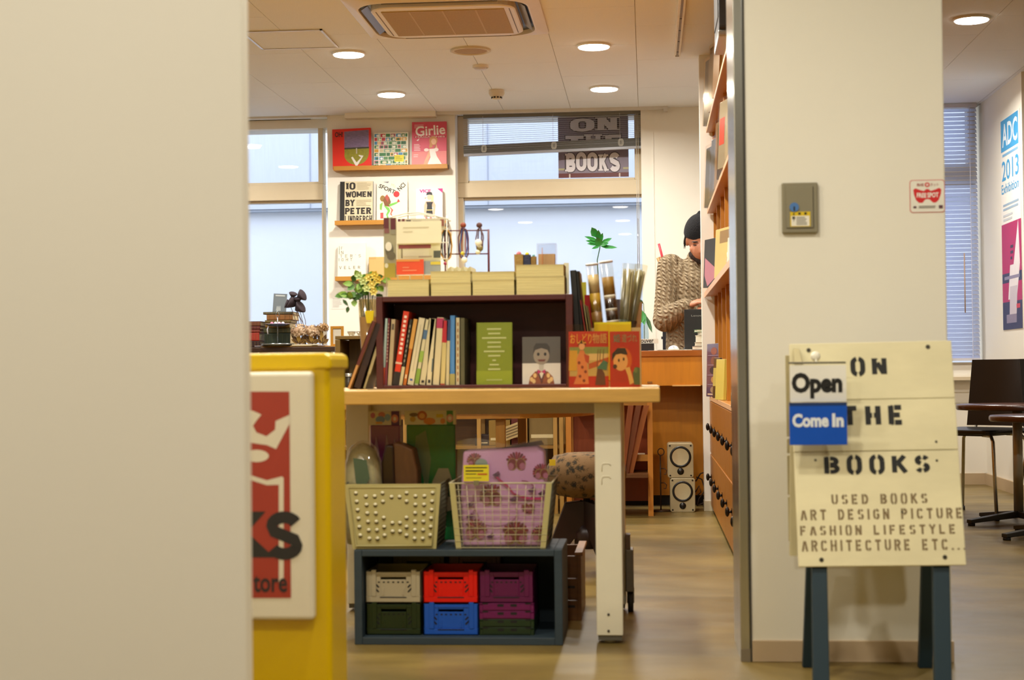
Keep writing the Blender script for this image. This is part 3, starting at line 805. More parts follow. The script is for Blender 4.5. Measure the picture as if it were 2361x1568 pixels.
leg(1871, 1905, 1200, 1876, 1914, 1610, 4.04, 3.93); leg(2150, 2188, 1200, 2157, 2196, 1610, 4.04, 3.93)
leg(1862, 1890, 1250, 1851, 1880, 1531, 4.24, 4.33); leg(2128, 2155, 1250, 2119, 2150, 1529, 4.24, 4.33)
def bx(px, py): return ((px - 1840 - (1306 - py) / 512 * -4) / 386.0 - .0, (1306 - py) / 512.0)
def stencil(s, x0, y0, x1, y1, h, t=.2, asp=.62, space=.5):
    (u0, v0), (u1, v1) = bx(x0, y1), bx(x1, y0)
    vs, fs = glyphs(s, t=t, asp=asp, space=space, stencil=True)
    iv = sorted((min(vs[i][0] for i in f), max(vs[i][0] for i in f)) for f in fs); cuts = [-1.0]; hi = iv[0][1]
    gaps = []
    for a, b in iv:
        if a > hi: gaps.append((a - hi, (a + hi) / 2))
        hi = max(hi, b)
    for g, c in sorted(gaps, reverse=True)[:s.count(' ')]: cuts.append(c)
    cuts = sorted(cuts) + [2.0]
    for c0, c1 in zip(cuts[:-1], cuts[1:]):                       # one part for each painted word
        sel = [f for f in fs if c0 < vs[f[0]][0] <= c1]; ids = sorted({i for f in sel for i in f}); mp = {i: k for k, i in enumerate(ids)}
        P = Print(1, 1, y=-.0006, face=lambda u, v, c: BP(u, v, -c))
        P.geo([vs[i] for i in ids], [tuple(mp[i] for i in f) for f in sel], u0, v0, u1, v1, h, rough=.7)
        P.mb.build('stencil_lettering', sg)
stencil('ON', 1980, 828, 2066, 874, '#1b1a15', .27, .72, .42); stencil('THE', 1958, 942, 2095, 988, '#1b1a15', .27, .7, .45)
stencil('BOOKS', 1908, 1055, 2155, 1101, '#1b1a15', .25, .72, .4)
BR_ = '#7d6844'
stencil('USED BOOKS', 1922, 1143, 2145, 1169, BR_, .2, .62, .4); stencil('ART DESIGN PICTURE', 1848, 1178, 2222, 1203, BR_, .2, .62, .4)
stencil('FASHION LIFESTYLE', 1846, 1213, 2204, 1238, BR_, .2, .62, .4); stencil('ARCHITECTURE ETC...', 1848, 1247, 2226, 1273, BR_, .2, .62, .4)
for (a, b) in ((1882, 810), (2166, 808), (1893, 1291), (2178, 1288), (2173, 1028), (1888, 1066), (2172, 1071), (2085, 1186)):
    u, v = bx(a, b); c = BP(u, v, 0); r_ = .0055 if b < 900 or b > 1200 else .003
    MB(mat('#3a3324', rough=.4, metal=.5)).cyl(c, c + NY * .0012, r_, n=12).build('screw', sg)

# hanging open sign
hs = thing('open_sign', 'hanging plastic sign reading Open over a blue Come In card', 'sign', at(1886, 1025, 4.0))
off = 3.975
c = at(1880, 822, 4.085)
MB(mat('#e6dfc8', rough=.2)).lathe([(.0005, .004), (.008, .0035), (.0125, 0), (.012, -.001)], c=c - Vector((0, .004, 0)), n=20, M=Matrix.Rotation(math.radians(90), 4, 'X')).build('suction_hook', hs)
MB(mat('#cfc8b0')).tube([c + Vector((0, -.01, -.006)), c + Vector((0, -.02, -.012)), at(1882, 838, 4.05)], .0018, 6).build('hook_wire', hs)
a, b = at(1818, 837, 4.04), at(1950, 836, 4.04)
MB(mat('#3a322a')).cyl(a, b, .0022, n=8).build('hanging_rod', hs)
X0, X1, Z0, Z1 = span(1821, 842, 1951, 926, 4.03)
p1_ = MB(mat('#e9e5d6', rough=.25)).box(X0, X1, 4.028, 4.030, Z0, Z1).build('open_card', hs)
P = Print(X1 - X0, Z1 - Z0, y=-.0006, face=lambda u, v, c: Vector((X0 + u, 4.028 + c, Z0 + v)))
P.rect(0, 0, 1, .36, '#ddd9cc'); P.text('Open', .03, .08, .93, .80, '#15130f', bold=.05); P.mb.build('lettering', p1_)
A0, A1, B0, B1 = span(1820, 928, 1953, 1026, 4.02)
p2_ = MB(mat('#0d4fb3', rough=.3)).box(A0, A1, 4.016, 4.021, B0, B1).build('come_in_card', hs, bevel=.001)
P2 = Print(A1 - A0, B1 - B0, y=-.0006, face=lambda u, v, c: Vector((A0 + u, 4.016 + c, B0 + v)))
P2.rect(0, .93, 1, 1, '#12305f'); P2.text('Come', .05, .42, .68, .74, '#dfe3e2', bold=.045); P2.text('In', .74, .42, .94, .74, '#dfe3e2', bold=.045); P2.mb.build('lettering', p2_)

# ================================================================ display table
TY0, TY1 = 4.60, 5.42
tz1, tz0 = at(1160, 897, TY0).z, at(1160, 931, TY0).z
tx0, tx1 = -1.12, at(1522, 910, TY0).x
tb = thing('display_table', 'light wood topped display table with white steel legs', 'table', ((tx0 + tx1) / 2, 5.04, 0))
MB(wood('#c79a4e', 'x', .12, .35)).box(tx0, tx1, TY0, TY1, tz0, tz1).build('table_top', tb, bevel=.004)
LEGM = mat('#e6dfc6', rough=.35, var=.02)
lx0, lx1, lz0, _z = span(1373, 940, 1434, 1466, TY0 + .09)
lw = lx1 - lx0
def tleg(x, y, cast):
    lg = MB(LEGM).box(x, x + lw, y, y + lw, lz0, tz0).build('leg', tb, bevel=.003)
    MB(mat('#5a5548', rough=.5)).box(x + .004, x + lw - .004, y + .004, y + lw - .004, lz0 - .014, lz0).build('leg_cap', lg)
    c = (x + lw / 2, y + lw / 2)
    MB(mat('#b8b2a2', metal=.8, rough=.3)).cyl((c[0], c[1], .012), (c[0], c[1], lz0), .007, n=10).build('levelling_screw', lg)
    MB(mat('#cfc6a8', rough=.4)).lathe([(.0005, 0), (.018, 0), (.018, .006), (.008, .014), (.0005, .015)], c=(c[0], c[1], 0), n=18).build('foot', lg)
    return lg
fl = tleg(lx0, TY0 + .09, 0)
tleg(lx0, TY1 - .03 - lw, 0); tleg(at(800, 970, 5.33).x - .0, TY1 - .03 - lw, 0); tleg(at(800, 970, 5.33).x, TY0 + .09, 0)
for (a, b) in ((1403, 1417), (1403, 1455)):
    c = at(a, b, TY0 + .09); MB(mat('#3a342a')).cyl((c.x, TY0 + .0905, c.z), (c.x, TY0 + .088, c.z), .0038, n=12).build('screw_hole', fl)
for zc in (1078, 1108):
    c = at(1398, zc, TY0 + .09); MB(LEGM).tube([c + Vector((-.013, 0, -.012)), c + Vector((-.013, -.001, .006)), c + Vector((-.008, -.001, .012)), c + Vector((.008, -.001, .012)), c + Vector((.013, -.001, .006))], .0013, 6).build('knockout', fl)
MB(LEGM).box(lx0 - .86, lx0, TY1 - .06, TY1 - .04, tz0 - .05, tz0).build('rail', tb)
MB(LEGM).box(lx0 + .02, lx0 + .05, TY0 + .03 + lw, TY1 - .03 - lw, tz0 - .05, tz0).build('rail', tb)
# grey clamp on the rear leg
X0, X1, Z0, Z1 = span(1434, 1236, 1455, 1390, 5.25)
t = thing('caster_bracket', 'grey metal caster bracket clamped to the rear right table leg', 'bracket', ((X0 + X1) / 2, 5.3, 0))
m = MB(mat('#77736a', rough=.45, metal=.4)); m.box(lx1 + .0005, lx1 + .026, 5.28, 5.36, at(1440, 1368, 5.25).z, at(1440, 1270, 5.25).z); m.build('plate', t, bevel=.003)
m = MB(mat('#6a5a48')); m.box(lx1 + .0005, lx1 + .016, 5.29, 5.35, at(1440, 1270, 5.25).z, at(1440, 1236, 5.25).z); m.build('upper_bolt_block', t)
m = MB(mat('#22201c')); m.cyl((lx1 + .006, 5.32, .034), (lx1 + .024, 5.32, .034), .034, n=20); m.build('wheel', t)
m = MB(mat('#8a8578', metal=.6, rough=.4)); m.box(lx1 + .003, lx1 + .006, 5.30, 5.34, .03, at(1440, 1360, 5.25).z); m.box(lx1 + .024, lx1 + .027, 5.30, 5.34, .03, at(1440, 1360, 5.25).z); m.build('fork', t)

# ---- blue grey wooden crate under the table
cy0 = 4.66
cx0, cx1 = at(817, 1400, cy0).x, at(1297, 1400, cy0).x
cz1 = at(1060, 1268, cy0).z; cd = .31; th = .019
BC = mat('#2a3840', rough=.6, var=.14, scale=7, stretch=(1, 1, 6), bump=.05)
wc = thing('wooden_crate', 'blue grey painted wooden crate on its side under the table', 'crate', ((cx0 + cx1) / 2, cy0 + cd / 2, 0))
for nm, q in (('side_board', (cx0, cx0 + th + .004, cy0, cy0 + cd, 0, cz1)), ('side_board', (cx1 - th - .004, cx1, cy0, cy0 + cd, 0, cz1)),
              ('top_board', (cx0 + th + .004, cx1 - th - .004, cy0, cy0 + .155, cz1 - th, cz1)), ('top_board', (cx0 + th + .004, cx1 - th - .004, cy0 + .157, cy0 + cd, cz1 - th, cz1)),
              ('bottom_board', (cx0 + th + .004, cx1 - th - .004, cy0, cy0 + cd, 0, th + .003)), ('back_board', (cx0 + th, cx1 - th, cy0 + cd - .012, cy0 + cd, th, cz1 - th))):
    MB(BC).box(*q).build(nm, wc, bevel=.002)
# folding crates
def crate_parts(mb_mat, w, h, d, dark):
    """front wall of a folding crate with handle, openings and ribs; local: x 0..w, y 0..d, z 0..h"""
    body = MB(mb_mat)
    fz = lambda a: a * h
    t_ = .004
    hx0, hx1, hz0, hz1 = .27 * w, .73 * w, .72 * h, .80 * h
    for (a, b, c, e) in ((.14, .27, .2, .95), (.73, .86, .2, .95), (.27, .73, .80, .95), (.27, .73, .2, .72)):
        body.box(a * w, b * w, .003, .003 + t_, c * h, e * h)
    body.box(0, w, 0, t_ + .004, 0, .2 * h)                       # base rim
    for (a, b) in ((0, .14), (.86, 1)): body.box(a * w, b * w, 0, .01, .2 * h, .97 * h)
    for a in (.12, .84): body.box(a * w - .002, a * w + .012, -.0015, .012, .2 * h, 1.02 * h)
    body.box(0, t_, 0, d, 0, .97 * h); body.box(w - t_, w, 0, d, 0, .97 * h); body.box(0, w, d - t_, d, 0, .97 * h); body.box(0, w, 0, d, 0, t_)
    return body
CM = {}
def folding_crate(X, Z, w, h, d, hexc, label, Y=4.70):
    t = thing('folding_crate', label, 'crate', (X, Y, Z), group='folding plastic crates in the wooden crate')
    cm = mat(hexc, rough=.35, var=.02); dk = mat('#0c0a08', rough=.8)
    crate_parts(cm, w, h, d, dk).build('shell', t, local=True, bevel=.0008, seg=1)
    s = MB(dk)
    for u in (.24, .33, .41, .5, .59, .67, .76):
        s.box(u * w - .003, u * w + .003, .0022, .003, .62 * h, .66 * h, None)
    for sgn in (-1, 1):
        for (du, v, l_) in ((.285, .52, .006), (.30, .40, .009)):
            M_ = Matrix.Translation((w * (.5 + sgn * du), .0026, v * h)) @ Matrix.Rotation(sgn * -.8, 4, 'Y'); s.box(-l_, l_, -.0004, .0004, -.0022, .0022, M_)
    s.box(.26 * w, .74 * w, -.0006, 0, .155 * h, .19 * h)
    for u in (.16, .84): s.box(u * w - .001, u * w + .001, .0022, .003, .3 * h, .9 * h)
    s.build('vent_slots', t, local=True)
    r = MB(cm)
    for u in (.32, .68): r.box(u * w - .0025, u * w + .0025, .0012, .003, .24 * h, .46 * h)
    r.box(.17 * w, .83 * w, .0012, .003, .86 * h, .89 * h); r.build('rib', t, local=True)
    return t
def folded_crate(X, Z, w, h, d, hexc, label, Y=4.70):
    t = thing('folding_crate', label, 'crate', (X, Y, Z), group='folding plastic crates in the wooden crate')
    cm = mat(hexc, rough=.35, var=.02)
    m = MB(cm); m.box(0, w, .002, d, 0, h * .8); m.box(.06 * w, .94 * w, 0, .004, .12 * h, .86 * h); m.box(0, w, .0, d, h * .84, h * .99); m.build('shell', t, local=True, bevel=.001, seg=1)
    s = MB(mat('#0c0a08'))
    for u in (.39, .63): s.box(u * w - .009, u * w + .009, -.0006, .0002, .55 * h, .86 * h)
    for u in (.11, .89): s.box(u * w - .008, u * w + .008, -.0006, .002, .84 * h, 1.0 * h)
    s.build('hinge_slots', t, local=True)
    return t
sY = 4.70
def cx_(p): return at(p, 1400, sY).x
zf = th + .003
H2 = at(900, 1316, sY).z; zb_ = zf
hh = (H2 - zf) / 2
wA = cx_(971) - cx_(845)
folding_crate(cx_(844), zf, cx_(971) - cx_(844), hh, .2, '#16280f', 'dark green folding crate under the pale grey one')
folding_crate(cx_(843), zf + hh, cx_(971) - cx_(843), hh, .2, '#a89c80', 'pale grey folding crate on top of the dark green one')
folding_crate(cx_(976), zf, cx_(1103) - cx_(976), hh, .2, '#0c4fb0', 'bright blue folding crate under the red one')
folding_crate(cx_(976), zf + hh, cx_(1103) - cx_(976), hh, .2, '#d40a06', 'bright red folding crate on top of the blue one')
wP = cx_(1231) - cx_(1105)
folding_crate(cx_(1105), zf + hh, wP, hh, .2, '#5a0840', 'open purple folding crate at the top of the right stack')
q4 = hh / 4
for i, (c, l) in enumerate((('#182c12', 'folded flat dark green crate at the bottom of the right stack'), ('#1a2f14', 'folded flat dark green crate just under the folded purple ones'),
                            ('#66094a', 'lower of the two folded flat purple crates'), ('#66094a', 'folded flat purple crate just under the open purple crate'))):
    folded_crate(cx_(1105), zf + q4 * i, wP, q4, .2, c, l)
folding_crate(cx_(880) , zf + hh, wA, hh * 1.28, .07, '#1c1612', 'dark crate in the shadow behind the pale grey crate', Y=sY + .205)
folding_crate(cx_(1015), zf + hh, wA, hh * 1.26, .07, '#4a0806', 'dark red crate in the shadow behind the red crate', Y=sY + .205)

# ---- two metal baskets on the crate
bz = cz1 + .001
def basket_frame(px_tl, px_tr, px_bl, px_br, pyt, Yf, depth):
    zt_ = at((px_tl + px_tr) / 2, pyt, Yf).z
    return at(px_tl, pyt, Yf).x, at(px_tr, pyt, Yf).x, at(px_bl, 1262, Yf).x, at(px_br, 1262, Yf).x, zt_
IV = mat('#b5aa72', rough=.4, var=.04)
t0, t1, b0, b1, ztb = basket_frame(793, 1016, 812, 1005, 1116, 4.675, .3)
pb = thing('metal_basket', 'ivory metal basket with punched round holes in its front', 'basket', ((t0 + t1) / 2, 4.82, bz))
zc = bz
def lerp(a, b, t): return a + (b - a) * t
m = MB(IV)
q = [Vector((b0, 4.68, bz)), Vector((b1, 4.68, bz)), Vector((t1, 4.675, ztb)), Vector((t0, 4.675, ztb))]
dv = Vector((0, .004, 0)); m.add(q + [p + dv for p in q], [(0, 1, 2, 3), (7, 6, 5, 4), (0, 4, 5, 1), (1, 5, 6, 2), (2, 6, 7, 3), (3, 7, 4, 0)]); fp = m.build('front_panel', pb)
m = MB(IV); rm = [Vector((lerp(b0, t0, v), 4.678, lerp(bz, ztb, v))) + Vector((.013, -.003, 0)) * 1 for v in (.05, .95)] + [Vector((lerp(b1, t1, v), 4.678, lerp(bz, ztb, v))) - Vector((.013, .003, 0)) for v in (.95, .05)]
m.tube(rm, .003, 6, closed=True); m.build('embossed_border', pb)
hole_rows = [(0.10, [.14, .27, .40, .53, .66, .79]), (.21, [.19, .32, .45, .58, .71, .84]), (.31, [.19, .32, .45, .58, .71, .84]), (.40, [.14, .27, .52, .66, .79]), (.50, [.20, .60, .73]), (.59, [.20, .60, .73]),
             (.67, [.14, .27, .52, .66, .79]), (.77, [.19, .32, .45, .58, .71, .84]), (.87, [.19, .32, .45, .58, .71, .84]), (.96, [.14, .27, .40, .53, .66, .79])]
hk = None
for u, vs_ in hole_rows:
    uu = .02 + .94 * u
    for v in vs_:
        v_ = 1 - v
        x = lerp(lerp(b0, t0, v_), lerp(b1, t1, v_), uu); z = lerp(bz, ztb, v_)
        if hk is None:
            hk = bpy.data.meshes.new('stud'); mm = MB(mat('#e6e0c0', rough=.35)); mm.ball((0, -.002, .0014), .006, 1, .6, .8, 8, 5); mm.use(mat('#2a2416')); mm.ball((0, -.0012, -.0022), .0056, 1, .5, .7, 8, 5)
            o = mm.build('punched_hole', fp, local=True); hk = o
        else:
            o = hk.copy(); COL.objects.link(o)
        o.location = Vector((x, 4.676, z)) - wmat(fp).translation
MESHD = mat('#5f5a44', rough=.5)
def wire_side(par, xb, xt, y0, y1, z0, z1, n1, n2, r, mt, nm):
    m = MB(mt)
    for i in range(n1 + 1):
        v = i / n1; m.cyl((lerp(xb, xt, v), y0, lerp(z0, z1, v)), (lerp(xb, xt, v), y1, lerp(z0, z1, v)), r, n=5)
    for i in range(n2 + 1):
        y = lerp(y0, y1, i / n2); m.cyl((xb, y, z0), (xt, y, z1), r, n=5)
    return m.build(nm, par)
wire_side(pb, b1, t1, 4.685, 4.99, bz + .003, ztb, 14, 20, .0012, MESHD, 'side_mesh'); wire_side(pb, b0, t0, 4.685, 4.99, bz + .003, ztb, 14, 20, .0012, MESHD, 'side_mesh')
MB(MESHD).box(b0, b1, 4.685, 4.99, bz, bz + .003).build('basket_floor', pb)
MB(MESHD).tube([(t0, 4.68, ztb), (t0, 4.99, ztb), (t1, 4.99, ztb), (t1, 4.68, ztb)], .003, 6).build('rim', pb)

t0w, t1w, b0w, b1w, ztw = basket_frame(1036, 1272, 1051, 1258, 1114, 4.675, .3)
wbk = thing('wire_basket', 'ivory wire grid basket holding the pink floral bag', 'basket', ((t0w + t1w) / 2, 4.82, bz))
WI = mat('#c9bf98', rough=.4)
for (xb, xt, sgn) in ((b0w, t0w, 1), (b1w, t1w, -1)):
    m = MB(IV); m.add([Vector((xb, 4.676, bz)), Vector((xb + sgn * .016, 4.676, bz)), Vector((xt + sgn * .016, 4.672, ztw)), Vector((xt, 4.672, ztw)), Vector((xb, 4.686, bz)), Vector((xb + sgn * .016, 4.686, bz)), Vector((xt + sgn * .016, 4.684, ztw)), Vector((xt, 4.684, ztw))],
          [(0, 1, 2, 3), (4, 5, 6, 7), (0, 1, 5, 4), (1, 2, 6, 5), (2, 3, 7, 6), (3, 0, 4, 7)]); m.build('corner_strip', wbk, clean=True)
m = MB(WI)
for i in range(11):
    v = i / 10.0; m.cyl((lerp(b0w, t0w, v), 4.675, lerp(bz + .004, ztw, v)), (lerp(b1w, t1w, v), 4.675, lerp(bz + .004, ztw, v)), .0009 if i < 10 else .0025, n=6)
for i in range(13):
    u = i / 12.0; m.cyl((lerp(b0w, b1w, u), 4.6765, bz + .004), (lerp(t0w, t1w, u), 4.6765, ztw), .0009, n=6)
m.build('front_grid', wbk)
wire_side(wbk, b1w, t1w, 4.685, 4.985, bz + .004, ztw, 10, 14, .0011, MESHD, 'side_grid'); wire_side(wbk, b0w, t0w, 4.685, 4.985, bz + .004, ztw, 10, 14, .0011, MESHD, 'side_grid')
MB(MESHD).box(b0w, b1w, 4.68, 4.985, bz, bz + .003).build('basket_floor', wbk)
MB(WI).tube([(t0w, 4.675, ztw), (t0w, 4.985, ztw), (t1w, 4.985, ztw), (t1w, 4.675, ztw)], .0028, 6).build('rim', wbk)

# pink floral bag
PK = '#c590b8'
X0, X1, Z0, Z1 = span(1066, 1030, 1258, 1252, 4.72)
fb = thing('floral_bag', 'folded pink fabric with dark red flowers wrapped in clear film', 'fabric bag', (X0, 4.71, bz + .004))
w_, h_ = X1 - X0, Z1 - (bz + .004)
m = MB(mat(PK, rough=.5, var=.06, scale=8, bump=.1, bscale=12))
m.prism([(0, 0), (w_, 0), (w_ * 1.0, h_ * .6), (w_ * .985, h_ * .95), (w_ * .9, h_), (w_ * .02, h_ * .96), (-.004, h_ * .5)], 0, .10, 'y')
m.build('fabric', fb, local=True, bevel=.008, seg=3)
P = Print(w_, h_, y=-.0012)
def flower(u, v, r, ang=0, gold=True):
    rw, rh = r, r * w_ / h_
    for i in range(9):
        a = math.radians(20 + 17.5 * i) + ang
        P.poly([(u + rw * .35 * math.cos(a - .16), v + rh * .35 * math.sin(a - .16)), (u + rw * math.cos(a - .12), v + rh * math.sin(a - .12)), (u + rw * 1.12 * math.cos(a), v + rh * 1.12 * math.sin(a)), (u + rw * math.cos(a + .12), v + rh * math.sin(a + .12)), (u + rw * .35 * math.cos(a + .16), v + rh * .35 * math.sin(a + .16))], ('#7a1526', '#8f2036', '#5c1020')[i % 3]); P.n -= 1
    P.n += 1
    for sgn in (-1, 1):
        cu, cv = u + sgn * rw * .42 * math.cos(ang), v - rh * .15
        P.disc(cu, cv, rw * .50, rh * .60, '#9a8440'); P.disc(cu, cv, rw * .44, rh * .54, '#6b1622'); P.disc(cu + .16 * rw * sgn, cv - .22 * rh, rw * .30, rh * .36, '#a05a74')
for f_ in ((.66, .84, .12, 0), (.16, .86, .09, .4), (.96, .74, .10, .8), (.36, .50, .14, .6), (.80, .40, .08, 2.6), (.64, .12, .15, 0), (.16, .16, .13, -.3), (.94, .12, .10, .2)): flower(*f_)
def vine(pts, h, wd=.006):
    for i in range(len(pts) - 1):
        (a, b), (c, d) = pts[i], pts[i + 1]; L_ = math.hypot(c - a, d - b) or 1; nx, ny = -(d - b) / L_ * wd, (c - a) / L_ * wd
        P.poly([(a + nx, b + ny), (c + nx, d + ny), (c - nx, d - ny), (a - nx, b - ny)], h); P.n -= 1
    P.n += 1
vine([(.42, .70), (.47, .66), (.56, .60), (.62, .53), (.70, .50), (.82, .48), (.97, .48)], '#a82a5c', .011)
vine(arc(.72, .56, .16, .10, 90, -120, 10), '#8a4060'); vine(arc(.40, .34, .26, .14, 160, 380, 14), '#8a5068', .005); vine([(.14, .52), (.14, .40), (.2, .3)], '#8a4060')
for (u, v) in ((.42, .72), (.10, .42), (.62, .47), (.84, .56), (.96, .53), (.10, .30), (.34, .1)):
    P.poly([(u - .05, v), (u, v + .025), (u + .05, v + .012), (u + .02, v - .015), (u - .02, v - .02)], '#54324a'); P.disc(u + .02, v + .02, .018, .016, '#6e3a5c')
P.disc(.24, .83, .075, .055, '#7f8f84', rough=.25)
P.build('print', fb)
m = MB(clear_film('#ffffff', .12, .12)); nz = 8
vs_, fs_ = [], []
for j in range(7):
    for i in range(nz + 1):
        vs_.append(Vector((-.012 + (w_ + .02) * i / nz, -.006 - .004 * random.random(), h_ * 1.06 * j / 6 + (.01 * math.sin(i) if j == 6 else 0))))
for j in range(6):
    for i in range(nz): a = j * (nz + 1) + i; fs_.append((a, a + 1, a + nz + 2, a + nz + 1))
m.add(vs_, fs_, True); m.build('clear_wrap', fb, local=True)
m = MB(mat('#8f8672', rough=.2)); m.add([Vector((w_ * .35, .02, h_ * .97)), Vector((w_ * .95, .03, h_ * 1.06)), Vector((w_ * .98, .06, h_ * 1.01)), Vector((w_ * .4, .05, h_ * .98))], [(0, 1, 2, 3)]); m.build('film_fold', fb, local=True)
# price card clipped on the basket rim
a, b = at(1069, 1110, 4.665), at(1127, 1072, 4.665)
t = thing('price_card', 'yellow handwritten price card clipped to the wire basket', 'price card', ((a.x + b.x) / 2, 4.667, a.z))
MB(mat('#d9c81a', rough=.6)).box(a.x, b.x, 4.665, 4.6665, a.z, b.z).build('card', t)
P = Print(b.x - a.x, b.z - a.z, y=-.0005, face=lambda u, v, c: Vector((a.x + u, 4.665 + c, a.z + v)))
P.rect(.08, .80, .93, .87, '#3a3210'); P.rect(.08, .60, .78, .68, '#3a3210'); P.rect(.08, .42, .5, .48, '#6a6020'); P.rect(.55, .39, .93, .48, '#b8501c'); P.rect(.1, .2, .7, .24, '#8a7f2a'); P.mb.build('handwriting', t)
MB(mat('#8d8770', metal=.6, rough=.3)).box((a.x + b.x) / 2 - .008, (a.x + b.x) / 2 + .008, 4.664, 4.672, a.z - .012, a.z + .002).build('clip', t)
# things in the punched basket: two bagged bundles and two header-card packs
def sheetmb(fun, nu, nv, m):
    vs_ = [fun(i / nu, j / nv) for j in range(nv + 1) for i in range(nu + 1)]
    return m.add(vs_, [(j * (nu + 1) + i, j * (nu + 1) + i + 1, (j + 1) * (nu + 1) + i + 1, (j + 1) * (nu + 1) + i) for j in range(nv) for i in range(nu)], True)
c = at(838, 1116, 4.78)
t = thing('wrapped_bundle', 'clear bag of cream and green floral fabric in the punched basket', 'fabric bundle', (c.x, 4.78, bz + .004))
hb = at(840, 1024, 4.78).z - bz
m = MB(mat('#b6aa7a', rough=.6, var=.35, scale=26)); m.lathe([(.0005, 0), (.05, .002), (.057, .06), (.058, hb * .55), (.052, hb * .78), (.038, hb * .92), (.015, hb * .985), (.0005, hb)], n=24); m.build('fabric', t, local=True)
m = MB(mat('#47573a', rough=.6)); m.add([Vector((-.02, -.0585, hb * .86)), Vector((.02, -.057, hb * .84)), Vector((.03, -.0600, hb * .66)), Vector((.004, -.0600, hb * .52)), Vector((-.012, -.0600, hb * .62))], [(0, 1, 2, 3, 4)]); m.build('green_leaf_print', t, local=True)
MB(clear_film('#ffffff', .16, .08)).lathe([(.06, .02), (.0605, hb * .55), (.056, hb * .8), (.042, hb * .95), (.016, hb * 1.02), (.0005, hb * 1.03)], n=18).build('clear_wrap', t, local=True)
X0, X1, Z0, Z1 = span(884, 1022, 966, 1116, 4.83)
t = thing('wrapped_bundle', 'brown folded fabric bundle in clear wrap in the punched basket', 'fabric bundle', ((X0 + X1) / 2, 4.835, bz + .004))
hb = Z1 - bz; w2 = (X1 - X0) / 2
m = MB(mat('#7a5230', rough=.5, var=.2, scale=18, stretch=(3, 3, .6))); m.prism([(-w2 * .2, 0), (w2, 0), (w2 * 1.0, hb * .72), (w2 * .75, hb * .93), (w2 * .1, hb * .985), (-w2 * .35, hb)], -.04, .05, 'y'); m.build('fabric', t, local=True, bevel=.006, seg=3)
m = MB(mat('#3a2418', rough=.35, var=.2)); m.prism([(-w2 * .9, 0), (-w2 * .15, 0), (-w2 * .3, hb * .97), (-w2 * .75, hb * .98), (-w2, hb * .8)], -.045, .04, 'y'); m.build('dark_fold', t, local=True, bevel=.006, seg=3)
def header_pack(px0, px1, py0, pyh, py1, Y, label, hdr, bag, pat, leaves):
    X0, X1, Z0, Z1 = span(px0, py0, px1, py1, Y); zh = at((px0 + px1) / 2, pyh, Y).z
    z0 = bz + .005
    t = thing('sticker_pack', label, 'package', ((X0 + X1) / 2, Y, z0))
    MB(mat(bag, rough=.25, var=.15, scale=10, bump=.1, bscale=30)).box(X0, X1, Y, Y + .012, z0, zh).build('bag', t, bevel=.003)
    MB(mat(hdr, rough=.5)).box(X0 - .004, X1 + .002, Y - .003, Y + .014, zh, Z1).build('header_card', t)
    P = Print(X1 - X0, Z1 - zh, y=-.0036, face=lambda u, v, c: Vector((X0 + u, Y + c, zh + v)))
    for kind, *a in pat:
        (P.disc if kind == 'd' else P.rect)(*a)
    P.mb.build('header_print', t)
    P = Print(X1 - X0, zh - z0, y=-.0008, face=lambda u, v, c: Vector((X0 + u, Y + c, z0 + v)))
    for pts, h in leaves: P.poly(pts, h, rough=.3)
    P.mb.build('bag_print', t)
header_pack(854, 922, 948, 980, 1100, 4.9, 'purple pack with animal header card in the punched basket', '#d8cdb4', '#7c3470',
    [('r', .72, 0, 1, 1, '#5a2360'), ('d', .84, .45, .12, .3, '#d8887a'), ('d', .84, .45, .05, .14, '#eeddcc'), ('d', .40, .75, .12, .2, '#c87a6a'), ('d', .35, .4, .16, .25, '#7c97c4'), ('r', .2, .08, .42, .25, '#d8a050'), ('d', .1, .7, .08, .2, '#c06a8a'), ('d', .6, .55, .1, .25, '#8aa6c8')],
    [([(.1, .75), (.2, .9), (.3, .75), (.2, .66)], '#a884a0'), ([(.45, .7), (.56, .92), (.66, .72), (.56, .64)], '#a884a0'), ([(.75, .72), (.82, .88), (.92, .74)], '#a884a0'), ([(.1, .4), (.3, .55), (.5, .42), (.3, .3)], '#a0528c')])
header_pack(937, 1050, 947, 979, 1112, 4.88, 'green pack with lion header card in the punched basket', '#d9cfa6', '#1f6a34',
    [('r', .83, 0, .96, 1, '#4f8a3c'), ('d', .895, .45, .07, .3, '#d89a8a'), ('d', .895, .45, .035, .15, '#eadcc8'), ('d', .33, .66, .10, .34, '#b85a18'), ('d', .33, .63, .06, .2, '#e0a860'), ('d', .48, .25, .12, .25, '#d8842a'), ('d', .14, .4, .06, .2, '#c8a03a'), ('r', .62, .5, .76, .75, '#d8c020'), ('d', .75, .25, .05, .2, '#d88a3a'), ('d', .16, .72, .09, .14, '#7a5a34')],
    [([(.1, .5), (.2, .9), (.4, .95), (.5, .7), (.42, .4), (.3, .6)], '#5c6a48'), ([(.55, .2), (.52, .5), (.65, .62), (.85, .62), (.98, .45), (.9, .2), (.78, .1)], '#94896a'), ([(.3, .3), (.36, .52), (.44, .3)], '#94896a'), ([(.2, .1), (.3, .3), (.5, .22)], '#7d7c58'), ([(.75, .4), (.9, .5), (.92, .36)], '#0e3417'), ([(.66, .22), (.92, .26), (.9, .12), (.68, .12)], '#0e4a20')])
MB(clear_film('#ffffff', .12, .1))
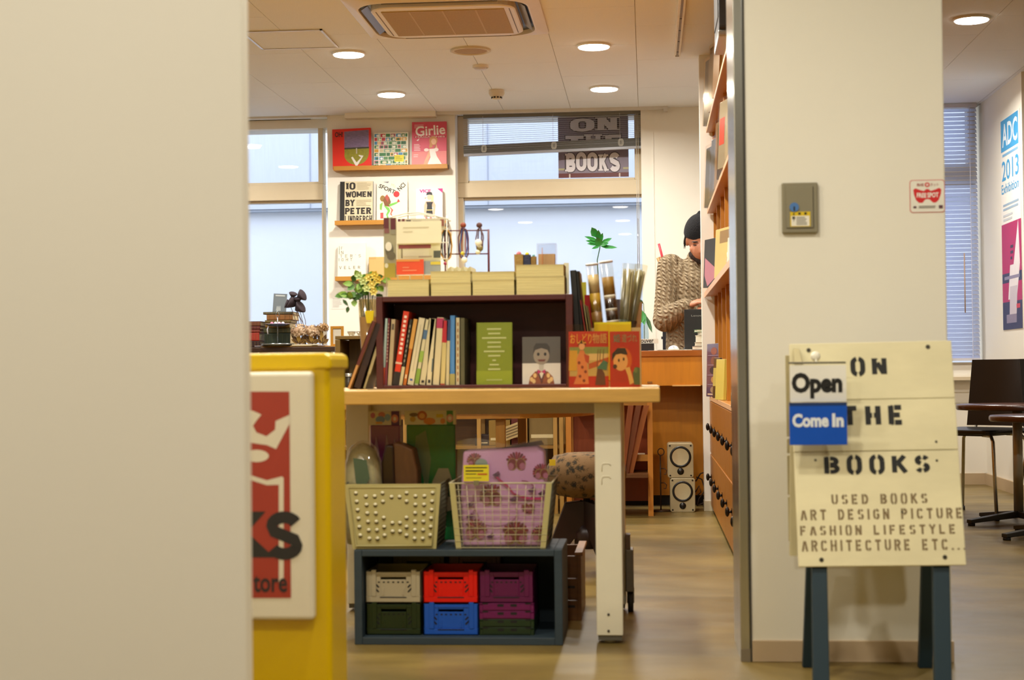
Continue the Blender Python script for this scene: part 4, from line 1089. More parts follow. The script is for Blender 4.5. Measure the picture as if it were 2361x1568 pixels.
# ================================================================ on the display table
tz = tz1
def book_cover(t, w, h, d, cover, pages='#d9cfae', hard=.0025, binding='left'):
    """parts of a book standing face out; local x 0..w, y 0 (front)..d, z 0..h"""
    m = MB(mat(cover, rough=.4, var=.03))
    m.box(0, w, 0, hard, 0, h); m.box(0, w, d - hard, d, 0, h)
    if binding == 'left': m.box(0, hard, 0, d, 0, h)
    else: m.box(w - hard, w, 0, d, 0, h)
    m.build('cover', t, local=True)
    MB(mat(pages, var=.05, scale=60)).box(hard, w - hard, hard, d - hard, .002, h - .002).build('pages', t, local=True)
# ---- dark red box shelf
by0, by1 = 4.93, 5.16
X0, X1, _a, Z1 = span(867, 681, 1321, 886, by0)
RB = mat('#4a140c', rough=.5, var=.15, scale=10, stretch=(1, 1, 5))
shf = thing('box_shelf', 'dark red wooden box shelf standing on the display table', 'shelf', ((X0 + X1) / 2, (by0 + by1) / 2, tz))
s_ = .021
for nm, q in (('side_board', (X0, X0 + s_, by0, by1, tz, Z1)), ('side_board', (X1 - s_, X1, by0, by1, tz, Z1)), ('top_board', (X0 + s_, X1 - s_, by0, by1, Z1 - .016, Z1)),
              ('bottom_board', (X0 + s_, X1 - s_, by0, by1, tz, tz + .010)), ('back_board', (X0 + s_, X1 - s_, by1 - .008, by1, tz + .010, Z1 - .016))):
    MB(RB).box(*q).build(nm, shf, bevel=.0015)
boxtop, bfl = Z1, tz + .010
# ---- row of books inside
def cpx(x, y): return 790 + x / 3.148, 680 + y / 3.148
def spine_book(xb0, xb1, yb, xt, yt, cols, label, Y=4.945, depth=.15, z0=None, marks=()):
    """spine seen face on; pixel base edge xb0..xb1, top left corner xt, yt"""
    z0 = bfl if z0 is None else z0
    a = at(*cpx(xb0, yb), Y); b = at(*cpx(xb1, yb), Y); c = at(*cpx(xt, yt), Y)
    H = math.hypot(c.x - a.x, c.z - z0); lean = math.atan2(c.x - a.x, c.z - z0); w = (b.x - a.x) * math.cos(lean)
    lift = max(0, 0.0) + (w * math.sin(lean) if lean > 0 else 0)
    t = thing('book', label, 'book', (a.x, Y, z0 + lift), (0, lean, 0), group='books in the dark red box shelf')
    e = .0012
    m = MB(mat(cols[0][1], rough=.4, var=.03))
    m.box(0, w, 0, e, 0, H); m.box(0, e, 0, depth, 0, H); m.box(w - e, w, 0, depth, 0, H); m.build('cover', t, local=True)
    MB(mat('#cfc49c', var=.08, scale=80)).box(e, w - e, e, depth, .002, H - .002).build('pages', t, local=True)
    P = Print(w, H)
    for v0, v1, col in [(q[0], q[2], q[1]) for q in cols[1:]]: P.rect(0, v0, 1, v1, col)
    for q in marks: P.rect(*q)
    if P.mb.f: P.build('spine_print', t)
    return t
V = lambda n, col, v0=.35, v1=.95: [(.3, v0 + (v1 - v0) * i / n, .7, v0 + (v1 - v0) * (i + .55) / n, col) for i in range(n)]
SB = [
 (278, 303, 650, 308, 172, [(0, '#a9c0b8', 1), (0, '#b5452a', .27)], 'thin pale teal book with orange foot at the left end', ()),
 (304, 323, 650, 326, 172, [(0, '#7a2d3c', 1)], 'thin dark crimson book beside the pale teal one', V(12, '#b8a08c')),
 (324, 357, 650, 352, 178, [(0, '#b7a37e', 1)], 'beige paperback next to the thin crimson book', ((.25, .84, .75, .93, '#5a5040'),)),
 (361, 408, 645, 440, 124, [(0, '#cf3312', 1), (0, '#241c16', .18), (.285, '#d8b8a0', .31)], 'tall bright red book with black foot leaning right', V(9, '#f0dcc8', .42, .97)),
 (410, 432, 645, 486, 180, [(0, '#2b2a22', 1), (0, '#c9bf95', .28)], 'black spined book with cream foot', V(8, '#8d8a78')),
 (436, 463, 645, 517, 178, [(0, '#c06a20', 1), (.55, '#cf9a48', 1)], 'orange book leaning between black and white books', ((.3, .1, .7, .16, '#e8d0a0'),)),
 (468, 517, 642, 553, 172, [(0, '#d6cdaa', 1)], 'wide white book leaning beside the orange one', ((.3, .06, .7, .09, '#3f5d9c'), (.45, .2, .55, .9, '#b8ae8c'))),
 (520, 550, 640, 603, 182, [(0, '#cfc8a0', 1), (.02, '#7fa03a', .25), (.35, '#8fae45', .52), (.7, '#4a6a8a', .84)], 'white book with green and blue leaf print on its spine', ()),
 (555, 600, 638, 627, 176, [(0, '#cdc49c', 1)], 'cream book behind the leaf print spine', ((.3, .03, .75, .07, '#262420'),)),
 (606, 645, 638, 640, 174, [(0, '#d8cea6', 1)], 'cream book with small dark mark at its foot', ((.3, .03, .75, .08, '#262420'), (.8, .2, 1, .4, '#3a5560'))),
 (652, 702, 638, 686, 166, [(0, '#d3c79d', 1), (.84, '#b2305a', .99)], 'cream book with magenta band near its top', ()),
 (706, 744, 634, 727, 188, [(0, '#cbbb7c', 1), (.66, '#b51f2c', 1)], 'book with red upper and cream lower spine', ((.1, 0, .9, .02, '#b5452a'),)),
 (746, 774, 634, 757, 182, [(0, '#cabf92', 1), (.68, '#2f3f68', 1)], 'book with navy upper and cream lower spine', ()),
 (777, 815, 632, 779, 150, [(0, '#4684c2', 1), (0, '#a39a58', .16)], 'tall blue spined book near the right end of the row', ((.55, .2, .65, .95, '#6f9fd0'),)),
 (820, 850, 632, 821, 166, [(0, '#cabf98', 1)], 'cream book with dotted spine right of the blue one', V(10, '#a8805a', .05, .97)),
 (853, 888, 630, 852, 168, [(0, '#59573a', 1)], 'olive grey book closing the row at the right', ()),
]
for q in SB: spine_book(*q[:7], marks=q[7])
# ---- face-out books in the shelf
X0, X1, Z0, Z1 = span(1098, 743, 1180, 878, 4.96)
t = thing('book', 'lime green book standing face out in the dark red shelf', 'book', (X0, 4.96, bfl), (math.radians(-4), 0, 0))
w_, h_ = X1 - X0, Z1 - bfl
book_cover(t, w_, h_, .022, '#7d8a0c'); P = Print(w_, h_); P.rect(0, 0, 1, .22, '#8f9c10')
for i, l in enumerate((.4, .34, .68, .38, .38, .58, .34, .10, .26, .34)): P.rect(.5 - l / 2, .88 - i * .072, .5 + l / 2, .885 - i * .072 + .022, '#b9c07a')
P.rect(.28, .06, .72, .085, '#aab25a'); P.build('cover_print', t)
X0, X1, Z0, Z1 = span(1204, 776, 1292, 878, 4.95)
t = thing('postcard', 'square picture card of a smiling figure with a bow tie', 'card', (X0, 4.95, bfl), (math.radians(-5), 0, 0))
w_, h_ = X1 - X0, Z1 - bfl
MB(mat('#5a544a')).box(0, w_, 0, .004, 0, h_).build('card', t, local=True)
P = Print(w_, h_); P.rect(0, 0, 1, .44, '#cfcbbf'); P.rect(0, .44, 1, 1, '#57524a')
P.poly([(.16, 0), (.20, .15), (.34, .27), (.66, .27), (.80, .15), (.84, 0)], '#8a4a24'); P.poly([(.36, .28), (.64, .28), (.5, .02)], '#d8cdb8')
for u, v in ((.24, .1), (.33, .18), (.30, .06), (.68, .18), (.76, .1), (.70, .06)): P.disc(u, v, .045, .05, '#d6b070')
P.poly([(.37, .27), (.5, .02), (.53, .05), (.41, .29)], '#5a2a1c'); P.poly([(.63, .27), (.5, .02), (.47, .05), (.59, .29)], '#5a2a1c')
P.rect(.44, .28, .56, .45, '#b0aa9c'); P.disc(.5, .60, .21, .19, '#8f8371'); P.poly([(.28, .62), (.30, .78), (.36, .86), (.64, .86), (.72, .78), (.72, .62), (.66, .72), (.5, .76), (.34, .72)], '#3a342c')
P.disc(.42, .63, .035, .035, '#1f1b17'); P.disc(.60, .63, .035, .035, '#1f1b17'); P.poly([(.40, .52), (.62, .52), (.58, .475), (.44, .475)], '#6a3a30')
P.poly([(.5, .26), (.40, .31), (.40, .21)], '#b02a5a'); P.poly([(.5, .26), (.60, .31), (.60, .21)], '#b02a5a'); P.build('picture', t)
# ---- two old picture books in clear sleeves, standing at the front
def red_magazine(px0, px1, label, which):
    X0, X1, Z0, Z1 = span(px0, 763, px1, 889, 4.78)
    t = thing('picture_book', label, 'book', (X0, 4.78, tz), (math.radians(-6), 0, 0))
    w_, h_ = X1 - X0, Z1 - tz
    book_cover(t, w_, h_, .01, '#b02a18'); P = Print(w_, h_); P.rect(0, 0, 1, 1, '#b22c1a')
    if which == 0:
        P.rect(.02, .20, 1, .72, '#b9b070'); P.rect(.02, .60, 1, .72, '#7f9a5a'); P.rect(.5, .48, 1, .60, '#d0c690'); P.poly([(.5, .42), (1, .54), (1, .44), (.5, .32)], '#b05a2c'); P.poly([(0, .3), (.2, .3), (.22, .66), (.02, .66)], '#c9a83e')
        for u in (.70, .76, .84): P.poly([(u, .36), (u + .02, .36), (u + .05, .68), (u + .03, .68)], '#6a5a38')
        P.poly([(.12, .06), (.5, .06), (.48, .3), (.44, .55), (.38, .66), (.28, .66), (.20, .5), (.22, .25)], '#cf8a58'); P.poly([(.38, .6), (.52, .56), (.50, .42), (.42, .46)], '#b04a34')
        for u, v in ((.28, .2), (.38, .12), (.34, .36), (.26, .44), (.42, .28)): P.disc(u, v, .035, .028, '#7a3a28')
        P.disc(.33, .73, .075, .065, '#d9b08a'); P.poly([(.24, .74), (.25, .81), (.33, .84), (.43, .81), (.43, .74), (.39, .78), (.28, .78)], '#2c2418')
        P.poly([(.66, .04), (.92, .04), (.9, .24), (.82, .34), (.72, .34)], '#5a3a2c'); P.disc(.80, .40, .06, .05, '#d0a070'); P.poly([(.7, .34), (.95, .3), (.98, .44), (.88, .48)], '#3f7a6a')
        P.text('おしどり', .04, .78, .58, .96, '#dcae48', bold=.012); P.text('物語', .60, .78, .96, .96, '#c9a060', bold=.012)
    else:
        P.disc(.42, .48, .32, .24, '#c8641e'); P.poly([(.05, .08), (.55, .08), (.66, .26), (.5, .36), (.2, .34), (.06, .22)], '#a8301c'); P.disc(.36, .46, .24, .17, '#d9b478'); P.poly([(.06, .46), (.08, .60), (.26, .70), (.52, .70), (.60, .58), (.52, .58), (.36, .60), (.2, .58)], '#2a2620')
        P.disc(.30, .48, .03, .03, '#2a2018'); P.disc(.46, .50, .03, .03, '#2a2018'); P.disc(.17, .37, .07, .04, '#40302a'); P.poly([(.50, .34), (.66, .36), (.80, .08), (.66, .04), (.60, .2)], '#d6bd74')
        P.poly([(.80, .04), (1, .04), (1, .34), (.88, .36), (.76, .26)], '#4a6a48'); P.disc(.86, .3, .06, .05, '#6a8a52')
        P.text('姫', .12, .80, .36, .95, '#66806c', bold=.012); P.text('道づれ', .40, .80, .92, .95, '#9a8a66', bold=.012)
    P.build('cover_print', t)
    MB(clear_film('#fff4e6', .06, .1)).box(-.008, w_ + .004, -.008, -.0075, 0, h_ + .02).build('clear_sleeve', t, local=True)
red_magazine(1311, 1403, 'old red picture book with kimono figure cover in clear sleeve', 0)
red_magazine(1406, 1475, 'old red picture book with boy hero cover in clear sleeve', 1)
# flat postcards strewn in front of the shelf
fl_cards = [(-.78, 4.73, .10, .13, .2, '#b9a87c'), (-.70, 4.70, .11, .10, -.15, '#cfc7a4'), (-.60, 4.74, .10, .12, .1, '#8a9a8e'), (-.49, 4.72, .11, .11, -.2, '#6a5a48'), (-.37, 4.73, .12, .12, .05, '#54443a'), (-.26, 4.72, .10, .12, .3, '#8f5a40')]
for i, (x, y, w, d, r, c) in enumerate(fl_cards):
    t = thing('flat_leaflet', ('tan', 'cream', 'sage', 'brown', 'dark brown', 'rust')[i] + ' printed leaflet lying flat at the front of the table', 'leaflet', (x, y, tz), (0, 0, r), group='leaflets on the display table')
    MB(mat(c, var=.35, scale=30, rough=.25)).box(-w / 2, w / 2, -d / 2, d / 2, 0, .0012).build('sheet', t, local=True)
    MB(clear_film('#ffffff', .1, .05)).box(-w / 2 - .004, w / 2 + .004, -d / 2 - .004, d / 2 + .004, .0016, .002).build('clear_sleeve', t, local=True)
# ---- books leaning at the left of the shelf
def leaner(pxb, pxt, pyt, wpx, Y, dep, cols, label):
    a = at(pxb, 889, Y); c = at(pxt, pyt, Y)
    H = math.hypot(c.x - a.x, c.z - tz); lean = math.atan2(c.x - a.x, c.z - tz); w = wpx / 760.0
    t = thing('leaning_book', label, 'book', (a.x, Y, tz + w * math.sin(lean)), (0, lean, 0))
    m = MB(mat(cols[0], rough=.45)); m.box(0, w, 0, .0015, 0, H); m.box(0, .002, 0, dep, 0, H); m.box(w - .002, w, 0, dep, 0, H); m.build('cover', t, local=True)
    MB(mat(cols[1], var=.15, scale=40)).box(.002, w - .002, .0015, dep, .002, H - .003).build('pages', t, local=True)
    P = Print(w, H); P.rect(.15, .35, 1, 1, cols[2]); P.build('spine_print', t)
leaner(800, 858, 742, 9, 4.92, .17, ['#b98a52', '#c9a46a', '#5a2014'], 'tan edged wide book leaning against the shelf at far left')
leaner(815, 861, 748, 18, 4.93, .16, ['#2c140e', '#6a5a44', '#240c08'], 'dark maroon book leaning against the shelf')
leaner(836, 866, 800, 8, 4.94, .14, ['#a89a6c', '#c9bd92', '#b0a274'], 'short cream book leaning closest to the shelf side')

# ---- paperbacks lying in four stacks on the shelf, fore edges forward
def flat_book(px0, px1, py0, py1, Y, label, cover='#c9bb84', dep=.13, tilt=0.0, z0=None):
    X0, X1, Z0, Z1 = span(px0, py0, px1, py1, Y)
    z0 = Z0 if z0 is None else z0
    t = thing('paperback', label, 'book', ((X0 + X1) / 2, Y, z0), (0, tilt, 0), group='paperbacks stacked on the box shelf')
    w = X1 - X0; h = Z1 - z0
    m = MB(mat(cover, rough=.5)); m.box(-w / 2, w / 2, 0, dep, 0, .0012); m.box(-w / 2, w / 2, 0, dep, h - .0012, h); m.box(-w / 2, w / 2, dep - .0015, dep, 0, h); m.build('cover', t, local=True)
    MB(mat('#d8c888', var=.10, scale=9, rough=.8, stretch=(.6, 1, 30), bump=.1, bscale=6)).box(-w / 2 + .0012, w / 2 - .0012, .0006, dep - .002, .0012, h - .0012).build('pages', t, local=True)
    return Z1
FY = 4.945
z_ = flat_book(893, 989, 645, 679, FY, 'thick cream paperback under the card rack', z0=boxtop)
z_ = flat_book(993, 1086, 652, 679, FY, 'lower paperback of the second stack from the left', z0=boxtop); flat_book(992, 1085, 625, 652, FY, 'upper paperback of the second stack from the left', z0=z_)
z_ = flat_book(1089, 1186, 645, 679, FY, 'lower paperback of the third stack from the left', z0=boxtop); flat_book(1088, 1186, 626, 645, FY, 'upper paperback of the third stack from the left', z0=z_)
z_ = flat_book(1190, 1302, 637, 678, FY, 'lower paperback of the rightmost stack', z0=boxtop); z_ = flat_book(1189, 1300, 610, 637, FY, 'upper paperback of the rightmost stack, with the curled cover', z0=z_)
# ---- revolving card rack
RY = 5.05
c = at(958, 640, RY); zr0 = boxtop
rk = thing('card_rack', 'white wire counter rack holding picture cards on the box shelf', 'rack', (c.x, RY + .03, zr0))
WW = mat('#d8d2bf', rough=.35)
m = MB(WW); top = [at(a, b, RY + .03) for a, b in ((886, 508), (905, 499), (935, 492), (965, 490), (1000, 496), (1034, 506))]; m.tube(top, .0022, 6)
m.tube([p + Vector((0, .06, 0)) for p in top], .0022, 6); m.build('top_arch', rk)
for a in (890, 916, 944, 975, 1004, 1030):
    p = at(a, 505, RY + .03); MB(WW).cyl((p.x, p.y, zr0), (p.x, p.y, at(a, 497, RY + .03).z), .0018, n=6).build('upright', rk)
for b in (530, 560, 598, 634):
    p, q = at(886, b, RY + .03), at(1034, b - 1, RY + .03); MB(WW).cyl(p, q, .0016, n=6).build('cross_wire', rk)
MB(WW).box(at(886, 560, RY).x, at(1034, 560, RY).x, RY + .02, RY + .10, zr0, zr0 + .006).build('base', rk)
for i in range(5):
    p = at(980 + 9 * i, 500, RY + .03); m = MB(WW); m.tube([p + Vector((.010 * math.cos(k * .7), .002, -.012 + .014 * math.sin(k * .7))) for k in range(9)], .0012, 5, closed=True); m.build('wire_curl', rk)
def rcard(px0, py0, px1, py1, dy, h, label, deco=()):
    X0, X1, Z0, Z1 = span(px0, py0, px1, py1, RY - dy)
    t = thing('picture_card', label, 'card', ((X0 + X1) / 2, RY - dy, Z0), group='cards on the wire rack')
    MB(mat(h, rough=.5, var=.03)).box(X0, X1, RY - dy, RY - dy + .0015, Z0, Z1).build('card', t)
    if deco:
        P = Print(X1 - X0, Z1 - Z0, y=-.0005, face=lambda u, v, c: Vector((X0 + u, RY - dy + c, Z0 + v)))
        for k, *a in deco: (P.disc if k == 'd' else P.rect)(*a)
        P.mb.build('print', t)
rcard(885, 502, 914, 640, .010, '#9c9472', 'tall sepia photo strip card at the left of the rack', (('r', 0, .82, .42, 1, '#5c1c20'), ('r', .55, .80, .95, .99, '#5c1c20'), ('r', .05, .74, .45, .82, '#7a4a44'), ('r', .55, .72, .95, .80, '#8a8268'), ('d', .45, .46, .32, .12, '#5f5842'), ('d', .38, .52, .26, .075, '#e4ddc4'), ('d', .6, .36, .34, .07, '#6a6148'), ('r', 0, .0, .9, .24, '#a8962e'), ('d', .2, .2, .14, .04, '#d9d2b4')))
rcard(917, 504, 1026, 530, .006, '#c9bfa0', 'dark printed card peeking out along the rack top', (('r', .0, .5, .06, 1, '#5c1c20'), ('r', .09, .5, .15, 1, '#6a2a2a'), ('r', .18, .55, .28, .9, '#4a3a34'), ('r', .32, .6, .5, .8, '#5a4a40'), ('r', .9, .3, .98, .9, '#8a4a3a')))
rcard(914, 510, 1018, 561, .028, '#ece2bd', 'large blank cream card in the middle of the rack', (('r', .15, .70, .72, .74, '#cdbf95'), ('r', .15, .52, .36, .56, '#d3c79f')))
rcard(915, 558, 1016, 632, .016, '#ddd3a4', 'cream card with dark red title band on the rack', (('r', .04, .80, .78, .92, '#8a4038'), ('r', .10, .50, .13, .80, '#8d7f5c'), ('r', .84, .5, 1, .72, '#56584a'), ('r', .5, .52, .8, .56, '#b09a7c'), ('r', .14, .56, .74, .76, '#e4dbb6')))
rcard(914, 598, 977, 633, .034, '#d9481c', 'bright orange card at the foot of the rack', (('r', 0, .86, .86, 1, '#d98a3a'), ('r', .22, .44, .46, .5, '#e08a60'), ('r', .22, .24, .74, .30, '#e08a60')))
rcard(976, 602, 1016, 632, .024, '#8d908c', 'grey gridded card beside the orange card', (('r', .42, .72, 1, .96, '#cbb53c'),))
# ---- red wire bracelet stand
BY = 5.14
st = thing('bracelet_stand', 'dark red wire stand hung with bracelets on the box shelf', 'stand', (at(1126, 625, BY).x, BY, boxtop))
RW = mat('#5a1418', rough=.4)
MB(RW).cyl(Vector((at(1126, 530, BY).x, BY, boxtop)), at(1126, 529, BY), .0035, n=8).build('post', st)
MB(RW).cyl(Vector((at(1026, 530, BY).x, BY, boxtop)), at(1026, 533, BY), .0025, n=8).build('post', st)
for y in (531, 585): MB(RW).cyl(at(1026, y + 1, BY), at(1126, y, BY), .0022, n=8).build('bar', st)
MB(RW).box(at(1026, 600, BY).x, at(1126, 600, BY).x, BY - .03, BY + .03, boxtop, boxtop + .004).build('base', st)
def bracelet(px, pyt, pyb, cols, label, bead):
    c0, c1 = at(px, pyt, BY - .006), at(px, pyb, BY - .006); L_ = c0.z - c1.z
    t = thing('bracelet', label, 'bracelet', c1, group='bracelets hanging on the red stand')
    rn = random.Random(px)
    for i, h in enumerate(cols):
        wd = .006 + .0045 * i; pts = [Vector((c0.x + wd * math.sin(a) * (1 + .2 * rn.random()) + .003 * rn.random(), c0.y - .002 * i, c0.z - L_ * (.06 + .8 * (1 - math.cos(a)) / 2) - .01 * rn.random())) for a in [2 * math.pi * k / 16 for k in range(16)]]
        MB(mat(h, rough=.6)).tube(pts, .0022, 5, closed=True).build('cord', t)
    m = MB(mat(cols[0])); m.ball((c0.x, c0.y, c0.z - .006), .009, 1.1, .8, 1, 8, 6); m.build('knot', t)
    for (dx, f, r, h) in bead:
        m = MB(mat(h, rough=.35)); m.lathe([(.0005, .002), (r, .0015), (r, -.0015), (.0005, -.002)], c=(c0.x + dx, c0.y - .012, c0.z - L_ * f), n=16, M=Matrix.Rotation(math.radians(90), 4, 'X')); m.build('charm', t)
bracelet(1027, 517, 612, ['#4a1c18', '#2c4a50', '#55301c', '#b8862a'], 'dark blue and brown cord bracelet nearest the card rack', ((.0, .96, .006, '#a02a4a'), (.004, .90, .004, '#c9a84a')))
bracelet(1068, 515, 612, ['#8a3a1c', '#3a5a9a', '#5a1c22'], 'rust and blue cord bracelet with pale medal in the middle', ((.004, .88, .010, '#e6dcc4'), (-.002, .72, .006, '#c9b82a')))
bracelet(1105, 515, 588, ['#5a3430', '#6a4a48'], 'thin brown cord bracelet with pale medals at the stand end', ((-.002, .62, .0115, '#ece4d2'), (.003, .80, .010, '#7a6a34'), (-.004, .92, .008, '#d9cfae')))
# small white jug shapes behind the second stack
t = thing('paper_clutter', 'crumpled white paper ornament behind the second paperback stack', 'paper', (at(1060, 622, 5.12).x, 5.12, boxtop))
m = MB(mat('#d8cfa8')); rn = random.Random(4)
zc_ = at(1060, 618, 5.12).z
for i in range(4):
    m2 = MB(mat('#d8cfa8')); cx = at(1040 + 15 * i, 618, 5.12).x; m2.add([Vector((cx - .02, 5.12, boxtop)), Vector((cx + .02, 5.11, boxtop)), Vector((cx + .016, 5.13, zc_ - .004 * (i % 2))), Vector((cx, 5.105, zc_ + .004)), Vector((cx - .016, 5.125, zc_ - .006)), Vector((cx, 5.15, boxtop))], [(0, 1, 2, 3, 4), (1, 5, 2), (5, 0, 4), (2, 5, 4, 3)]); m2.build('fold', t)
# ---- craft boxes and acrylic case behind the right stack
CY = 5.13
def pot(px0, px1, py0, label, h, ballc):
    X0, X1, Z0, Z1 = span(px0, py0, px1, 612, CY)
    t = thing('craft_pot', label, 'pot', ((X0 + X1) / 2, CY, boxtop)); w = (X1 - X0) / 2
    m = MB(mat(h, rough=.8)); m.lathe([(w * .8, 0), (w, Z1 - boxtop), (w * .88, Z1 - boxtop), (w * .7, .004)], n=4, M=Matrix.Rotation(math.pi / 4, 4, 'Z') @ Matrix.Scale(1.25, 4)); m.build('pot_body', t, local=True)
    m = MB(mat(ballc, rough=.9, bump=.3, bscale=200)); m.ball((0, 0, (Z1 - boxtop) * 1.25 + .002), w * .62, nu=14, nv=10); m.build('felt_ball', t, local=True)
def pot2(px0, px1, py0, label, h, ballc):
    X0, X1, Z0, Z1 = span(px0, py0, px1, 612, CY); w = (X1 - X0) / 2; H = Z1 - boxtop
    t = thing('craft_pot', label, 'pot', ((X0 + X1) / 2, CY, boxtop), group='felt ball pots behind the paperbacks')
    m = MB(mat(h, rough=.8, bump=.2, bscale=150)); ring(m, [(rrect(w * .82, .003, 2), 0), (rrect(w, .003, 2), H), (rrect(w * .9, .003, 2), H), (rrect(w * .76, .003, 2), .01)]); m.build('pot_body', t, local=True)
    m = MB(mat(ballc, rough=.9, bump=.3, bscale=200)); m.ball((0, -.002, H + .002), w * .55, nu=14, nv=10); m.build('felt_ball', t, local=True)
pot2(1186, 1207, 587, 'tan pot with pink felt ball behind the right stack', '#96763c', '#d8787e')
pot2(1207, 1224, 588, 'navy pot with yellow felt ball behind the right stack', '#2c2f48', '#d8c01c')
pot2(1224, 1237, 592, 'brown pot with teal felt ball behind the right stack', '#8d6c34', '#6a9c94')
X0, X1, Z0, Z1 = span(1238, 562, 1283, 612, CY)
t = thing('acrylic_case', 'clear acrylic case with wooden pieces behind the right stack', 'case', ((X0 + X1) / 2, CY, boxtop))
MB(clear_film('#f6f8fb', .12, .03)).rbox(X0, X1, CY - .02, CY + .05, boxtop, Z1, r=.006, axis='z').build('clear_box', t)
MB(wood('#c89a66', 'z')).box(X0 + .005, X1 - .005, CY - .012, CY + .03, boxtop + .001, at(1260, 586, CY).z).build('wood_block', t)
m = MB(wood('#b06a2a', 'z')); p0 = at(1252, 610, CY - .016); p1 = at(1250, 571, CY - .016); m.cyl((p0.x, CY - .016, boxtop + .002), p1, .004, .001, n=8); m.build('wooden_stick', t)
# white card standing behind the curled paperback
X0, X1, Z0, Z1 = span(1300, 606, 1312, 660, 5.1)
tag(MB(mat('#dcd4b4')).box(X0, X1, 5.10, 5.103, boxtop, Z1).build('blank_card'), 'narrow cream card standing at the right end of the box shelf', 'card')

# ---- right of the shelf: folders, pads, tubes and brushes
def slab(px_b0, px_b1, py_b, px_t, py_t, Y, dep, h, nm, label, cat, pages=None, fold=None):
    a, b = at(px_b0, py_b, Y), at(px_b1, py_b, Y); c = at(px_t, py_t, Y)
    H = math.hypot(c.x - a.x, c.z - tz); lean = math.atan2(c.x - a.x, c.z - tz); w = (b.x - a.x)
    t = thing(nm, label, cat, (a.x, Y, tz + .0005 + (w * math.sin(lean) if lean > 0 else 0)), (0, lean, 0))
    m = MB(mat(h, rough=.45)); m.box(0, .0018, 0, dep, 0, H); m.box(w - .0018, w, 0, dep, 0, H); m.box(0, w, 0, .002, 0, H); m.build('cover', t, local=True)
    MB(mat(pages or h, var=.1, scale=50)).box(.0018, w - .0018, .002, dep, .001, H - .002).build('pages', t, local=True)
    return t
slab(1334, 1348, 888, 1314, 624, 4.99, .12, '#1c1a15', 'folder', 'tall black folder leaning on the right side of the shelf', 'folder', '#2c2a20')
slab(1348, 1356, 888, 1326, 626, 5.00, .12, '#211d16', 'folder', 'second black folder beside the tall black one', 'folder', '#4a3a22')
slab(1357, 1363, 888, 1330, 626, 5.02, .16, '#6a4a20', 'folder', 'brown kraft board folder right of the black ones', 'folder', '#7a5828')
slab(1366, 1371, 888, 1336, 693, 4.98, .08, '#9a2c22', 'notepad', 'thin red edged notepad leaning beside the folders', 'notepad', '#b8a46a')
slab(1373, 1377, 888, 1344, 702, 4.97, .08, '#b7a86c', 'notepad', 'cream notepad leaning beside the red edged one', 'notepad', '#cdbd80')
slab(1379, 1383, 888, 1350, 706, 4.96, .08, '#8d8048', 'notepad', 'olive notepad leaning nearest the spool tubes', 'notepad', '#cdbd80')
X0, X1, Z0, Z1 = span(1348, 680, 1368, 760, 5.10)
t = thing('red_packet', 'red and clear packet standing behind the notepads', 'packet', ((X0 + X1) / 2, 5.1, tz)); MB(mat('#a01a1c', rough=.3)).box(X0, X1, 5.1, 5.106, tz, Z1).build('bag', t); MB(mat('#c9c23a')).box(X0 - .01, X0 + .006, 5.108, 5.110, tz, at(1350, 650, 5.1).z).build('yellow_tag', t)
# card holder crate for the tubes
HX0, HX1 = at(1362, 800, 5.06).x, at(1478, 800, 5.06).x
hz = at(1420, 742, 5.05).z
t = thing('tube_holder', 'small open holder with yellow front card for tubes and brushes', 'holder', ((HX0 + HX1) / 2, 5.1, tz))
for q in ((HX0, HX1, 5.0, 5.004, tz, hz - .02), (HX0, HX1, 5.19, 5.194, tz, hz - .02), (HX0, HX0 + .004, 5.004, 5.19, tz, hz - .02), (HX1 - .004, HX1, 5.004, 5.19, tz, hz - .02), (HX0, HX1, 5.004, 5.19, tz, tz + .004)):
    MB(mat('#bfae7c')).box(*q).build('wall_panel', t)
a, b = at(1370, 765, 4.995), at(1455, 742, 4.995); MB(mat('#d8c400', rough=.5)).box(a.x, b.x, 4.996, 4.999, tz + .02, b.z).build('yellow_card', t)
def tube_thing(pxb, pyb, pxt, pyt, r, Y, label, segs):
    b_, t_ = at(pxb, pyb, Y), at(pxt, pyt, Y)
    d = (t_ - b_).normalized(); base = b_ - d * ((b_.z - tz - .012) / d.z); Ln = (t_ - base).length
    th_ = thing('spool_tube', label, 'tube', base)
    MB(clear_film('#fbf9f4', .06, .12)).cyl(base, t_, r, n=18).build('clear_tube', th_)
    for (f0, f1, h) in segs:
        MB(mat(h, rough=.5, var=.15, scale=60)).cyl(base + d * Ln * f0, base + d * Ln * f1, r * .86, n=16).build('spool', th_)
    MB(mat('#e6e2da', rough=.2)).cyl(t_, t_ + d * .006, r * 1.04, n=18).build('end_cap', th_)
sp = []
f = .02
for i in range(6): sp += [(f, f + .075, '#38200c'), (f + .075, f + .098, '#c9c2b0')]; f += .1
tube_thing(1378, 745, 1365, 612, .0195, 5.06, 'clear tube of amber beads and brown spools, left of the pair', sp[:8] + [(.42, .60, '#7a5210'), (.60, .76, '#b08a1c'), (.76, .92, '#c9b07a')])
tube_thing(1413, 745, 1397, 606, .0215, 5.08, 'clear tube of dark brown spools, right of the pair', sp + [(.62, .70, '#38200c'), (.70, .73, '#d8d0bc'), (.73, .88, '#9a7426')])
